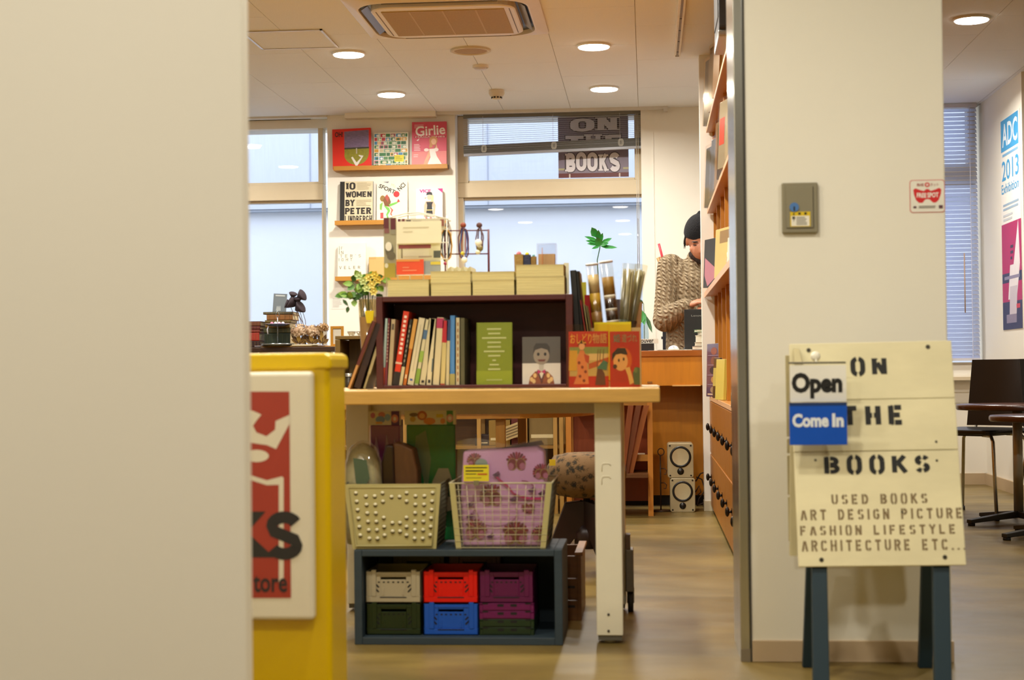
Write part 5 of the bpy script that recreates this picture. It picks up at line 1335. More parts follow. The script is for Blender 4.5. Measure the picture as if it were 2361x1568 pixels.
def bundle(pxb, pyb, pxt, pyt, r, Y, label, h1, h2):
    b_, t_ = at(pxb, pyb, Y), at(pxt, pyt, Y)
    d = (t_ - b_).normalized(); base = b_ - d * ((b_.z - tz - .016) / d.z); Ln = (t_ - base).length
    th_ = thing('straw_bundle', label, 'bundle', base)
    rn = random.Random(pxb); a = d.orthogonal().normalized(); bb = d.cross(a)
    m = MB(mat(h1, rough=.8, var=.2, scale=40))
    for i in range(70):
        an = rn.random() * 6.283; rr = r * math.sqrt(rn.random()) * .9; o_ = a * rr * math.cos(an) + bb * rr * math.sin(an); m.cyl(base + d * Ln * .4 + o_ * .85, base + d * Ln * (.90 + .06 * rn.random()) + o_ * 1.05, .0016, n=4)
    m.build('straws', th_)
    MB(mat(h2, rough=.6, var=.2, scale=30)).cyl(base, base + d * Ln * .52, r * .8, r * .95, n=14).build('label_band', th_)
    MB(clear_film('#f8f6ee', .045, .25)).cyl(base, t_, r * .9, r * 1.15, n=14).build('clear_wrap', th_)
bundle(1440, 745, 1452, 608, .021, 5.13, 'straw bundle with green label, left of the two', '#a99e74', '#2f3a22')
bundle(1456, 745, 1479, 610, .018, 5.16, 'straw bundle with brown label, right of the two', '#a39a72', '#3a2c20')
t = thing('dark_pack', 'small dark violet pack behind the spool tubes', 'packet', (at(1424, 760, 5.17).x, 5.17, tz)); X0, X1, Z0, Z1 = span(1418, 690, 1432, 760, 5.17); MB(mat('#4a3a40')).box(X0, X1, 5.17, 5.18, tz + .006, Z1).build('bag', t)
m = MB(mat('#a87a4a', rough=.6)); a, b = at(1460, 800, 5.02), at(1472, 690, 5.02)
m.add([Vector((a.x - .01, 5.215, tz)), Vector((a.x + .01, 5.215, tz)), Vector((b.x + .012, 5.22, b.z)), Vector((b.x - .004, 5.22, b.z)), Vector((a.x - .01, 5.217, tz)), Vector((a.x + .01, 5.217, tz)), Vector((b.x + .012, 5.222, b.z)), Vector((b.x - .004, 5.222, b.z))], [(0, 1, 2, 3), (7, 6, 5, 4), (0, 4, 5, 1), (1, 5, 6, 2), (2, 6, 7, 3), (3, 7, 4, 0)])
tag(m.build('kraft_strip'), 'narrow kraft cardboard strip standing behind the straw bundles', 'cardboard')
# white tissue roll at the table corner
X0, X1, Z0, Z1 = span(1482, 881, 1520, 896, 4.75)
tag(MB(mat('#c9b89a', rough=.6)).box(X0, X1, 4.66, 4.80, tz, tz + .004).build('flyer_pad', bevel=.001), 'pale flyer pad at the right corner of the display table', 'paper pad')

# ---- flowers in a paper wrapped vase
VY = 5.22
c = at(850, 800, VY)
vz = thing('flower_vase', 'tapered vase of yellow flowers and green leaves with yellow tag', 'vase', (c.x, VY, tz))
ztop_ = at(850, 690, VY).z
m = MB(clear_film('#f2ecd8', .14, .08)); m.lathe([(.0005, .0), (.018, .0), (.022, .06), (.034, ztop_ - tz), (.031, ztop_ - tz), (.018, .01), (.0005, .008)], n=20); m.build('glass', vz, local=True)
m = MB(mat('#b9966a', rough=.7)); m.lathe([(.0195, .002), (.0295, (ztop_ - tz) * .8)], n=20); m.build('paper_wrap', vz, local=True)
a, b = at(840, 745, VY - .05), at(861, 716, VY - .05); m = MB(mat('#d8c000')); m.add([Vector((a.x + .006, VY - .04, a.z)), Vector((b.x - .004, VY - .04, a.z)), Vector((b.x, VY - .042, b.z)), Vector((a.x, VY - .042, b.z))], [(0, 1, 2, 3)])
m.add([Vector((a.x + .006, VY - .0385, a.z)), Vector((b.x - .004, VY - .0385, a.z)), Vector((b.x, VY - .0405, b.z)), Vector((a.x, VY - .0405, b.z))], [(3, 2, 1, 0)]); m.build('yellow_tag', vz)
rn = random.Random(11)
LEAFM = [mat('#4c7a22', rough=.5), mat('#2f5218', rough=.5), mat('#7fa43a', rough=.5)]
def leaf(mb, base, tip, wid, up=Vector((0, -1, .3))):
    base, tip = Vector(base), Vector(tip); d = tip - base; s = d.cross(up).normalized() * wid; n = s.cross(d).normalized() * wid * .3
    q = [base, base + d * .35 + s, base + d * .7 + s * .75, tip, base + d * .7 - s * .75, base + d * .35 - s]
    mid1, mid2 = base + d * .35 - n, base + d * .7 - n
    mb.add(q + [mid1, mid2], [(0, 1, 6), (1, 2, 7, 6), (2, 3, 7), (0, 6, 5), (6, 7, 4, 5), (7, 3, 4)], True)
mouth = Vector((c.x, VY, ztop_))
for i, (px, py) in enumerate(((795, 678), (812, 650), (828, 640), (846, 632), (862, 640), (880, 648), (872, 660), (835, 662), (806, 690), (888, 690), (852, 655), (820, 672))):
    p = at(px, py, VY + rn.uniform(-.04, .03))
    MB(LEAFM[1]).tube([Vector((c.x, VY, tz + .05)), mouth + (p - mouth) * .4 + Vector((0, 0, .01)), p], .0016, 5).build('stem', vz)
    for k in range(4):
        l = MB(LEAFM[(i + k) % 3]); b_ = p + (mouth - p) * (.08 * k); a_ = rn.random() * 6.28
        leaf(l, b_, b_ + Vector((.034 * math.cos(a_), -.012, .026 * math.sin(a_))), .011); l.build('leaf', vz)
for i, (px, py) in enumerate(((850, 640), (864, 634), (838, 648), (858, 656), (872, 645), (846, 664), (862, 672), (828, 636))):
    p = at(px, py, VY - .045); m = MB(mat(('#e2cf6a', '#dcc24c', '#cbd68a')[i % 3] if i < 7 else '#b9d08a', rough=.6))
    for k in range(6):
        a_ = k * 1.047; leaf(m, p, p + Vector((.015 * math.cos(a_), -.008, .015 * math.sin(a_))), .006)
    m.ball(p + Vector((0, -.004, 0)), .004, nu=8, nv=6); m.build('flower', vz)
l = MB(LEAFM[1]); p = at(790, 690, VY - .03); q = at(803, 706, VY - .03); leaf(l, p, q, .006); leaf(l, q, at(800, 722, VY - .03), .007); l.build('leaf', vz)
# ================================================================ bookcase along the right
XF = .344
OW = wood('#b87620', 'z', .10, .4); OWLIT = wood('#d8a676', 'y', .06, .4); OWD = wood('#9c6018', 'z', .10, .35)
bc = thing('bookcase', 'tall orange wood bookcase wall with cupboards along the right side', 'bookcase', (XF + .15, 7.0, 0))
Yb = [9.05 - .43 * k for k in range(11)]
zs = [.62, 1.20, 1.665, 2.12]
MB(OW).box(XF + .28, XF + .30, Yb[-1], 9.05, .03, CH).build('back_panel', bc)
for y in Yb:
    MB(OW).box(XF + .035, XF + .28, y - .022 if y > 9 else y - .011, y if y > 9 else y + .011, .64, CH).build('divider', bc)
for i, z in enumerate(zs):
    xo = XF - .022 if i == 1 else XF
    MB(OW).box(xo + .004, XF + .28, Yb[-1], 9.05, z, z + .02).build('shelf_board', bc)
    MB(OWLIT).box(xo, xo + .004, Yb[-1], 9.05, z - (.008 if i == 1 else 0), z + .021).build('shelf_edge', bc)  # front edges paler than the boards: the light they face put into the colour
MB(mat('#2c1c10')).box(XF + .03, XF + .28, Yb[-1], 9.05, 0, .03).build('plinth', bc)
KN = mat('#2a231d', rough=.25, metal=.7)
dk = kk = None
for y in Yb[1:]:
    for z0, z1, kz in ((.035, .325, .20), (.332, .615, .478)):
        c = (XF + .01, y + .215, z0)
        if dk is None:
            dk = MB(OWD).box(-.010, .008, -.2125, .2125, 0, .283).build('door', bc, local=True, bevel=.002); d_ = dk
            kk = MB(KN); kk.cyl((-.010, 0, 0), (-.026, 0, 0), .006, n=10); kk.ball((-.030, 0, .0), .014, .7, .8, 1.5, 10, 8); kk.lathe([(.0005, -.0115), (.016, -.0115), (.016, -.010)], n=14, M=Matrix.Rotation(math.radians(-90), 4, 'Y') @ Matrix.Translation((0, 0, .0225)))
            k_ = kk.build('knob', d_, local=True); kk = k_
        else:
            d_ = dk.copy(); COL.objects.link(d_); d_.parent = bc; k_ = kk.copy(); COL.objects.link(k_); k_.parent = d_
        d_.location = Vector(c) - bc.location; k_.location = (0, -.0 + (.06 if z0 < .1 else 0), kz - z0)
MB(OW).box(XF + .005, XF + .28, Yb[-1], 9.05, .31, .333).build('cupboard_carcass', bc)

def side_book(bay, w, zbase, H, h, label, deco=(), thick=.016, yaw=12, lean=.05, sleeve=False, dx=0, dy=0):
    """book standing face out in a bay of the bookcase, its cover turned to the aisle"""
    ya = math.radians(yaw); yc = 9.05 - .43 * (bay + .5) + dy; X = XF + .006 + dx
    t = thing('book', label, 'book', (X, yc, zbase + .001), (0, lean, ya), group='books in the tall bookcase')
    MB(mat(h, rough=.3, var=.05)).box(0, thick, -w / 2, w / 2, 0, H).build('cover', t, local=True, bevel=.001)
    MB(mat('#d9cfae')).box(.002, thick - .002, -w / 2 + .002, w / 2 - .002, H, H + .0006).build('pages', t, local=True)
    if deco:
        P = Print(w, H, y=-.0006, face=lambda u, v, c: Vector((c, w / 2 - u, v)))
        for k, *q in deco: {'d': P.disc, 'r': P.rect, 'p': P.poly}[k](*q)
        P.mb.build('cover_print', t, local=True)
    if sleeve: MB(clear_film('#fffaf2', .07, .1)).box(-.004, -.0035, -w / 2 - .008, w / 2 + .008, 0, H + .015).build('clear_sleeve', t, local=True)
side_book(0, .24, 2.141, .36, '#4a4034', 'dark glossy sleeve at the far end of the top shelf', sleeve=True)
side_book(1, .16, 2.141, .34, '#6a5a44', 'grey brown glossy sleeve second from the end of the top shelf', sleeve=True)
side_book(2, .12, 2.141, .36, '#b98a4a', 'thin tan glossy sleeve on the top shelf', sleeve=True)
side_book(4, .22, 1.686, .30, '#8f8a78', 'grey magazine with red lettering in clear sleeve', (('r', .05, .35, .4, .75, '#c8382c'), ('r', .5, .1, .9, .9, '#a49c86')), sleeve=True, yaw=14)
side_book(3, .14, 1.686, .26, '#2c241c', 'thin black book beside the grey magazine', sleeve=True)
side_book(0, .24, 1.686, .33, '#4f4a30', 'olive book in sleeve at the far end of the middle shelf', sleeve=True)
side_book(1, .14, 1.686, .31, '#5c5a52', 'grey book in sleeve on the middle shelf', sleeve=True)
side_book(2, .10, 1.686, .33, '#a08452', 'slim tan book on the middle shelf', sleeve=True)
side_book(1, .30, 1.222, .255, '#16130f', 'large black book with pink corner standing face out at eye height', (('p', [(.05, .25), (.05, .62), (.75, .28), (.2, .02)], '#b0707c'), ('r', .55, .60, .9, .66, '#c9a81c'), ('p', [(.1, .0), (.2, .02), (.75, .28), (.85, 0)], '#120f0c')), yaw=20)
side_book(1, .26, 1.222, .29, '#5a554c', 'grey book behind the large black book', yaw=20, dx=.05)
side_book(3, .22, 1.222, .23, '#c9b060', 'pale yellow book beside the large black book', (('r', .3, .7, .9, .95, '#8a6a34'),), yaw=16)
side_book(5, .14, 1.222, .12, '#d9d0ba', 'small white booklet on the ledge')
side_book(0, .14, 1.222, .26, '#3a3028', 'thin dark book at the far end of the ledge')
side_book(0, .26, .641, .29, '#5a4458', 'violet picture book with four portraits on the cupboard top', (('r', .12, .03, .95, .06, '#c9a88a'), ('d', .6, .86, .25, .07, '#8a4a34'), ('d', .6, .68, .25, .08, '#7a4a3a'), ('d', .55, .50, .28, .07, '#2a2430'), ('d', .6, .32, .2, .06, '#b0804a'), ('d', .55, .13, .2, .06, '#9a7a5a'), ('r', .1, .22, 1, .235, '#8a7486'), ('r', .1, .40, 1, .415, '#8a7486'), ('r', .1, .59, 1, .605, '#8a7486'), ('r', .1, .77, 1, .785, '#8a7486')), lean=.03)
side_book(1, .12, .641, .21, '#4a3a20', 'thin brown book on the cupboard top', (('r', 0, .3, 1, .75, '#b8a24a'),))
side_book(2, .16, .641, .2, '#cdb852', 'pale yellow slim book on the cupboard top')
side_book(6, .24, .641, .28, '#1b1712', 'black slim book near the steel frame')
SX = XF + .012
for px, py, h, l in ((1658, 918, '#d9d2c0', 'small white paper roll on the cupboard top'), (1690, 935, '#c9bf9c', 'small glass jar with green label on the cupboard top')):
    c = atx(px, py, SX + .01); t = thing('jar', l, 'jar', (SX + .03, c.y, .641)); r_ = .028
    m = MB(mat(h, rough=.25)); m.lathe([(.0005, 0), (r_, 0), (r_, .05), (r_ * .8, .058), (.0005, .058)], n=16); m.build('jar_body', t, local=True)
    m = MB(mat('#e6e0d0')); m.lathe([(r_ * .85, .058), (r_ * .85, .074), (.0005, .075)], n=16); m.build('lid', t, local=True)
    if px == 1690: MB(mat('#3a5a2c')).lathe([(r_ + .0006, .012), (r_ + .0006, .04)], n=16).build('paper_label', t, local=True)
c = atx(1675, 590, SX); t = thing('jar', 'little glass jar with white lid on the ledge', 'jar', (SX + .03, c.y, 1.222)); MB(mat('#c9a070', rough=.15)).lathe([(.0005, 0), (.03, 0), (.032, .06), (.026, .072), (.0005, .073)], n=16).build('jar_body', t, local=True); MB(mat('#e9e0d4')).lathe([(.028, .072), (.028, .09), (.0005, .091)], n=16).build('lid', t, local=True)
# wooden knob rail on the end panel
a = at(1638, 663, 9.03)
t = thing('wooden_peg', 'short round wooden peg fixed on the bookcase end', 'peg', (a.x, 9.03, a.z)); MB(wood('#cba45c')).cyl((a.x - .016, 9.035, a.z), (a.x + .02, 9.035, a.z), .017, n=16).build('peg', t); MB(mat('#c9b8a0')).box(a.x - .004, a.x + .01, 9.04, 9.0598, a.z - .012, a.z + .012).build('bracket', t)
# black loudspeaker hung at the top of the bookcase
sy0, sy1, sx0, sx1 = 6.02, 6.40, .282, .318
zb0 = at(1674, 92, 6.1).z
t = thing('hanging_speaker', 'black hanging loudspeaker at the top of the bookcase', 'speaker', ((sx0 + sx1) / 2, (sy0 + sy1) / 2, zb0))
m = MB(mat('#1a1714', rough=.4)); m.rbox(sx0, sx1, sy0, sy1, zb0 + .02, CH - .02, r=.02, n=4, axis='x'); m.build('cabinet', t, bevel=.003)
m = MB(mat('#8f8a80', rough=.25, metal=.5)); m.rbox(sx0 - .002, sx1 + .002, sy0, sy1, zb0, zb0 + .024, r=.01, n=3, axis='x'); m.build('lower_trim', t, bevel=.002)
MB(mat('#37322c')).box(sx0 - .003, sx0, sy0 + .04, sy1 - .04, zb0 + .08, CH - .06).build('grille', t)
MB(mat('#55504a', metal=.5)).box((sx0 + sx1) / 2 - .006, (sx0 + sx1) / 2 + .006, 6.19, 6.23, CH - .022, CH).build('mount', t)

# ================================================================ shop counter
KC = wood('#c27a14', 'z', .10, .42, 5); KD = wood('#9a5410', 'x', .10, .35)
KY0, KX0, KX1 = 9.18, -.56, 1.15
kz = at(1560, 808, KY0).z
kt = thing('shop_counter', 'long orange wood shop counter with recessed base', 'counter', (.3, 9.5, 0))
MB(KD).box(KX0, KX1, KY0 - .01, 9.82, kz - .034, kz).build('counter_top', kt, bevel=.003)
zl_ = at(1560, 889, KY0).z
MB(KC).box(KX0 + .01, KX1, KY0, KY0 + .02, zl_, kz - .034).build('front_panel', kt)
MB(wood('#d8a45c', 'x')).box(.14, .30, KY0 - .012, KY0 + .0, zl_ - .004, zl_ + .004).build('label_rail', kt)
MB(KC).box(KX0 + .01, KX1, KY0 + .02, 9.42, zl_, zl_ + .02).build('soffit', kt)
MB(KC).box(KX0 + .01, KX1, 9.42, 9.44, .06, kz - .034).build('base_panel', kt)
MB(KC).box(KX0 + .01, KX0 + .03, KY0 + .02, 9.80, zl_, kz - .034).build('side_panel', kt)
MB(mat('#17110b')).box(KX0 + .02, KX1, 9.46, 9.80, 0, .06).build('plinth', kt)
c = at(1498, 882, KY0); MB(mat('#8a5a1c')).box(c.x - .014, c.x + .014, KY0 - .006, KY0, c.z - .004, c.z + .006).build('drawer_pull', kt)
# on the counter
def cpt(px, py): return at(px, py, 9.3)
rn = random.Random(3)
for i, (x, y, w, d, r) in enumerate(((.10, 9.32, .2, .14, .1), (.22, 9.30, .19, .13, -.2), (.30, 9.34, .2, .15, .3), (.16, 9.42, .2, .28, .05))):
    t = thing('paper_sheet', ('white', 'cream', 'pale grey', 'large white')[i] + ' loose paper sheet lying on the counter top', 'paper', (x, y, kz + .0015 * i), (0, 0, r), group='loose papers on the counter')
    MB(mat(('#e6dfd0', '#d8cfb8', '#cfcac0', '#e2ddd0')[i])).box(-w / 2, w / 2, -d / 2, d / 2, 0, .0014).build('sheet', t, local=True)
c = at(1553, 795, 9.33); t = thing('computer_mouse', 'white computer mouse on papers on the counter', 'mouse', (c.x, 9.33, kz + .006))
vs_ = MB(mat('#eceae6', rough=.25)); vs_.ball((0, 0, 0), .034, .95, 1.5, .75, 16, 10); 
for v in vs_.v: v.z = max(v.z, 0)
vs_.build('shell', t, local=True); MB(mat('#bdbab4')).box(-.001, .001, -.05, -.02, .010, .0215).build('button_gap', t, local=True)
X0, X1, Z0, Z1 = span(1578, 713, 1650, 806, 9.42); X1 = X0 + .34
t = thing('laptop', 'black laptop with its lid open towards the man on the counter', 'laptop', ((X0 + X1) / 2, 9.45, kz))
MB(mat('#100f0f', rough=.45)).box(X0, X1, 9.42, 9.428, kz + .008, Z1).build('lid', t, bevel=.002)
MB(mat('#1a1919', rough=.5)).box(X0, X1, 9.43, 9.66, kz + .006, kz + .022).build('keyboard_base', t, bevel=.002)
P = Print(.05, .011, y=-.0004, face=lambda u, v, c: Vector((at(1594, 730, 9.42).x + u, 9.42 + c, at(1594, 730, 9.42).z + v))); P.text('Lenovo', 0, 0, 1.4, 1, '#8a8780'); P.mb.build('lettering', t)
zz = kz + .002
for i, (w, h, c, l) in enumerate(((.15, .022, '#5a5560', 'violet grey'), (.14, .02, '#c9c3b4', 'pale grey'), (.12, .04, '#ddd6c4', 'thick white'), (.10, .018, '#cfcbb8', 'cream'), (.12, .014, '#4f7a3a', 'green'))):
    t = thing('counter_book', l + ' book in the pile beside the laptop', 'book', (at(1615, 790, 9.30).x + .03 + .006 * (i % 2), 9.245, zz), (0, 0, .08 * (i - 2)), group='pile beside the laptop')
    MB(mat(c)).box(-w / 2, w / 2, -.05, .05, 0, .002).build('cover', t, local=True); MB(mat(c)).box(-w / 2, w / 2, -.05, .05, h - .002, h).build('cover', t, local=True); MB(mat('#e2dcc8')).box(-w / 2 + .003, w / 2 - .002, -.048, .048, .002, h - .002).build('pages', t, local=True)
    zz += h + .0005
X0, X1, Z0, Z1 = span(1478, 792, 1508, 806, 9.27)
t = thing('counter_book', 'black book lying at the left end of the counter papers', 'book', ((X0 + X1) / 2, 9.3, kz)); MB(mat('#15130f')).box(X0, X1, 9.25, 9.36, kz, Z1).build('cover', t); MB(mat('#cfc6ac')).box(X0 + .002, X1 + .001, 9.252, 9.358, kz + .004, Z1 - .004).build('pages', t)
A0, A1, B0, B1 = span(1474, 784, 1518, 792, 9.27)
t = thing('name_plate', 'white plate with dark lettering lying on the black book', 'sign', ((A0 + A1) / 2, 9.3, Z1)); MB(mat('#d8d4c6')).box(A0, A1, 9.262, 9.33, Z1, Z1 + .026).build('plate', t)
P = Print(A1 - A0, .026, y=-.0004, face=lambda u, v, c: Vector((A0 + u, 9.262 + c, Z1 + v))); P.text('ouver', .08, .15, .75, .85, '#1c1a16', bold=.02); P.mb.build('lettering', t)
# black pole with rolled sticks behind the man
pc = at(1532, 800, 10.45)
t = thing('pole_stand', 'black metal pole holding a red stick and wooden rolls', 'stand', (pc.x, 10.45, 0))
MB(mat('#23242c', rough=.4)).box(pc.x - .011, pc.x + .011, 10.44, 10.46, 0, at(1525, 612, 10.45).z).build('pole', t, bevel=.002)
MB(mat('#23242c')).box(pc.x - .12, pc.x + .12, 10.33, 10.57, 0, .012).build('foot', t)
MB(mat('#23242c')).box(pc.x - .02, pc.x + .06, 10.445, 10.455, at(1535, 782, 10.45).z, at(1535, 776, 10.45).z).build('arm', t)
a, b = at(1529, 600, 10.46), at(1519, 562, 10.46); MB(mat('#c0283a', rough=.4)).cyl(a + (a - b) * .6, b, .008, n=10).build('red_stick', t)
for dx, h in ((-.012, '#a8804a'), (.0, '#8a5a34'), (.012, '#6a3c2a')):
    a, b = at(1532, 628, 10.44), at(1522, 592, 10.44); MB(wood(h, 'z')).cyl(a + Vector((dx * .5, 0, 0)), b + Vector((dx * 1.3, 0, -.01 * abs(dx) * 50)), .010, n=10).build('wooden_roll', t)

# ---- cut leaves in glass vases at the window
def split_leaf(par, c, size, ang, mt):
    m = MB(mt); n = 9
    R_ = Matrix.Rotation(ang, 3, 'Y')
    def pt(x, z, y=0): return c + R_ @ Vector((x * size, y * size, z * size))
    for s in (-1, 1):
        for i in range(n):
            t0 = i / n; zc = .95 - 1.0 * t0; L_ = .25 + .55 * math.sin(math.pi * min(1, t0 * .75 + .22)); dn = .30 - .75 * t0
            a = pt(0, zc); b = pt(0, zc - .13); tip = pt(s * L_, zc + dn * .7, -.12 - .1 * (i % 2)); m1 = pt(s * L_ * .6, zc + dn * .5 + .03, -.06); m2 = pt(s * L_ * .55, zc + dn * .4 - .13, -.06)
            m.add([a, m1, tip, m2, b], [(0, 1, 2, 3, 4)], True)
    return m.build('leaf', par)
LG = mat('#2f8a3a', rough=.35, var=.2, scale=12); LG2 = mat('#2a5a28', rough=.4, var=.15)
c = at(1381, 800, 9.5)
t = thing('leaf_vase', 'slim glass vase with one large split leaf by the window', 'vase', (c.x, 9.55, kz))
vb_ = Vector((c.x, 9.55, kz))
MB(clear_film('#eef6f4', .12, .03)).lathe([(.0005, 0), (.035, 0), (.035, .10), (.022, .16), (.026, .2)], n=18).build('glass', t, local=True)
lf = at(1383, 572, 9.5)
MB(LG2).tube([vb_ + Vector((0, 0, .02)), vb_ + Vector((.005, 0, .3)), at(1377, 600, 9.5), lf, at(1384, 562, 9.5)], .003, 6).build('stem', t)
for (o_, q_, w) in (((1376, 548), (1364, 524), .022), ((1379, 556), (1380, 530), .016), ((1381, 560), (1390, 537), .014), ((1380, 555), (1347, 545), .010), ((1381, 559), (1350, 555), .011), ((1383, 563), (1353, 562), .010), ((1384, 566), (1364, 574), .009), ((1384, 562), (1411, 549), .013), ((1384, 566), (1404, 560), .011), ((1384, 568), (1424, 571), .011), ((1384, 569), (1376, 546), .022)):
    m = MB(LG); leaf(m, at(o_[0], o_[1], 9.5), at(q_[0], q_[1], 9.47), w * 1.1); m.build('leaf_lobe', t)
c = at(1486, 806, 9.24)
t = thing('leaf_vase', 'glass vase with drooping green leaves beside the counter papers', 'vase', (c.x - .0, 9.45, kz))
vb_ = Vector((c.x, 9.45, kz))
MB(clear_film('#dff0fb', .12, .03)).lathe([(.0005, 0), (.022, 0), (.026, .1), (.02, .19), (.022, .2)], n=16).build('glass', t, local=True)
for (px, py, qx, qy, w) in ((1487, 722, 1474, 748, .018), (1490, 728, 1504, 768, .012), (1478, 740, 1466, 752, .010), (1484, 700, 1470, 690, .010), (1480, 715, 1486, 750, .02)):
    a, b = at(px, py, 9.42), at(qx, qy, 9.40); m = MB(LG if w > .012 else LG2); leaf(m, a, b, w); m.build('leaf', t); MB(LG2).tube([vb_ + Vector((0, 0, .05)), vb_ + Vector((0, 0, .2)), a], .002, 5).build('stem', t)

# ================================================================ on the floor by the counter
def speaker(px0, px1, py0, py1, z0, label):
    X0, X1, Z0, Z1 = span(px0, py0, px1, py1, 8.97); h = Z1 - Z0; w = X1 - X0; cx = (X0 + X1) / 2
    t = thing('loudspeaker', label, 'speaker', (cx, 9.06, z0), group='two stacked loudspeakers')
    CRM = mat('#b9ab86', rough=.35, metal=.2)
    m = MB(CRM); m.rbox(-w / 2, w / 2, -.09, .09, 0, h, r=.014, n=4, axis='y'); m.build('cabinet', t, local=True, bevel=.004)
    R90 = Matrix.Rotation(math.radians(90), 4, 'X')
    ring_ = MB(mat('#17140f', rough=.4)); ring_.lathe([(.062 * w / .15, .090), (.062 * w / .15, .0945), (.05 * w / .15, .0945), (.048 * w / .15, .090)], c=(0, 0, h * .61), n=32, M=R90); ring_.build('woofer_ring', t, local=True)
    m = MB(mat('#cfc4a0', rough=.25, metal=.4)); m.lathe([(.049 * w / .15, .0935), (.03 * w / .15, .0915), (.0005, .0915)], c=(0, 0, h * .61), n=32, M=R90); m.build('woofer_cone', t, local=True)
    m = MB(mat('#15120e', rough=.3)); m.lathe([(.02 * w / .15, .090), (.019 * w / .15, .0935), (.010, .097), (.0005, .0985)], c=(0, 0, h * .19), n=24, M=R90); m.build('tweeter', t, local=True)
    for sx in (-1, 1):
        for sz in (.07, .93):
            m = MB(mat('#2a241a', metal=.5)); m.cyl((sx * w * .40, -.0905, sz * h), (sx * w * .40, -.092, sz * h), .005, n=10); m.build('screw', t, local=True)
    return z0 + h
z_ = speaker(1545, 1603, 1104, 1183, 0, 'cream loudspeaker on the floor, lower of the stacked pair')
speaker(1539, 1599, 1023, 1103, z_ + .0005, 'cream loudspeaker on top of the other by the counter')
t = thing('speaker_cable', 'thin dark cables looping on the floor behind the loudspeakers', 'cable', (at(1615, 1170, 9.3).x, 9.3, 0))
for pts in (((1604, 1110), (1615, 1092), (1628, 1088), (1634, 1100), (1626, 1130), (1612, 1150), (1608, 1170)), ((1605, 1100), (1618, 1105), (1628, 1135), (1622, 1160), (1606, 1166)), ((1603, 1135), (1612, 1120), (1616, 1135), (1608, 1142))):
    q = [at(a, b, 9.32) for a, b in pts]
    for p in q: p.z = max(p.z, .004)
    MB(mat('#2c1a0c')).tube(q, .004, 6).build('cable', t)
t = thing('hook_stand', 'thin dark wire hook stand beside the loudspeakers', 'stand', (at(1525, 1180, 9.05).x, 9.05, 0))
DW = mat('#3a2410', rough=.4)
bx_ = at(1524, 1180, 9.05).x
MB(DW).cyl((bx_, 9.05, 0), (bx_, 9.05, at(1524, 1050, 9.05).z), .004, n=6).build('rod', t)
q = at(1524, 1042, 9.05); MB(DW).tube([q + Vector((.018 * math.cos(a), 0, .02 * math.sin(a))) for a in [k * .628 for k in range(10)]], .003, 5, closed=True).build('ring', t)
for yy in (1085, 1118):
    q = at(1532, yy, 9.04); MB(DW).tube([Vector((bx_, 9.05, q.z + .01)), q + Vector((0, 0, .012)), q + Vector((.012, 0, 0)), q + Vector((.008, 0, -.022)), q + Vector((-.004, 0, -.02))], .0025, 5).build('hook', t)
MB(DW).lathe([(.0005, 0), (.06, 0), (.06, .006), (.0005, .008)], c=(bx_, 9.05, 0), n=20).build('foot', t)

# small wooden rack with leaning boards before the counter
RY_ = 8.75
LW = wood('#b9782a', 'z', .12)
t = thing('wooden_rack', 'low slim legged wooden rack with lower shelf before the counter', 'rack', (at(1405, 1187, RY_).x, 8.9, 0))
xa, xb = at(1307, 1187, RY_).x, at(1495, 1187, RY_).x; lw_ = at(1508, 1100, RY_).x - at(1496, 1100, RY_).x
rz = .66
for x in (xa, xb):
    for y in (RY_, RY_ + .26): MB(LW).box(x, x + lw_, y, y + lw_, 0, rz - .02).build('leg', t)
MB(wood('#b9782a', 'x')).box(xa - .01, xb + lw_ + .01, RY_ - .01, RY_ + .30, rz - .02, rz).build('top_board', t)
zs_ = at(1470, 1055, RY_).z
MB(wood('#8a5a1c', 'x')).box(xa + lw_, xb, RY_ + .02, RY_ + .27, zs_ - .02, zs_).build('shelf_board', t)
MB(wood('#5a3410', 'x')).box(xa + lw_, xb, RY_ - .12, RY_ + .26, .215, .235).build('shelf_board', t)
for z in (zs_ - .02, rz - .06): MB(wood('#a06a20', 'x')).box(xa + lw_, xb, RY_ + .005, RY_ + .02, z, z + .035).build('rail', t)
MB(wood('#8a3c10', 'z', .08)).box(xa + lw_, xb, RY_ + .27, RY_ + .28, .06, rz - .03).build('back_panel', t)
for i, (pxb, pxt, c) in enumerate(((1447, 1484, '#8a4a18'), (1436, 1466, '#6a3410'), (1428, 1448, '#7a3c12'))):
    a, b = at(pxb, 1090, RY_ - .04), at(pxt, 935, RY_ - .04)
    t = thing('leaning_plank', ('reddish', 'dark', 'mid')[i] + ' brown board leaning against the rack', 'plank', a)
    dxv = Vector((.03, 0, 0)); dy_ = Vector((0, .012, 0)); y_ = Vector((0, -.02 * i, 0)); a2 = a.copy(); a2.z = .236
    m = MB(wood(c, 'z')); q = [a2 + y_, a2 + dxv + y_, b + dxv + y_, b + y_]; m.add(q + [p + dy_ for p in q], [(0, 1, 2, 3), (7, 6, 5, 4), (0, 4, 5, 1), (1, 5, 6, 2), (2, 6, 7, 3), (3, 7, 4, 0)]); m.build('board', t)
for i, (px, w) in enumerate(((1466, .10), (1350, .14))):
    c = at(px, 1050, RY_ + .1); tag(MB(mat('#d9cdb0')).box(c.x - w / 2, c.x + w / 2, RY_ + .06, RY_ + .2, zs_, zs_ + .014).build('paper_stack', bevel=.001), ('small paper stack on the rack shelf at its right end', 'wide paper stack on the rack shelf behind the stool')[i], 'paper')

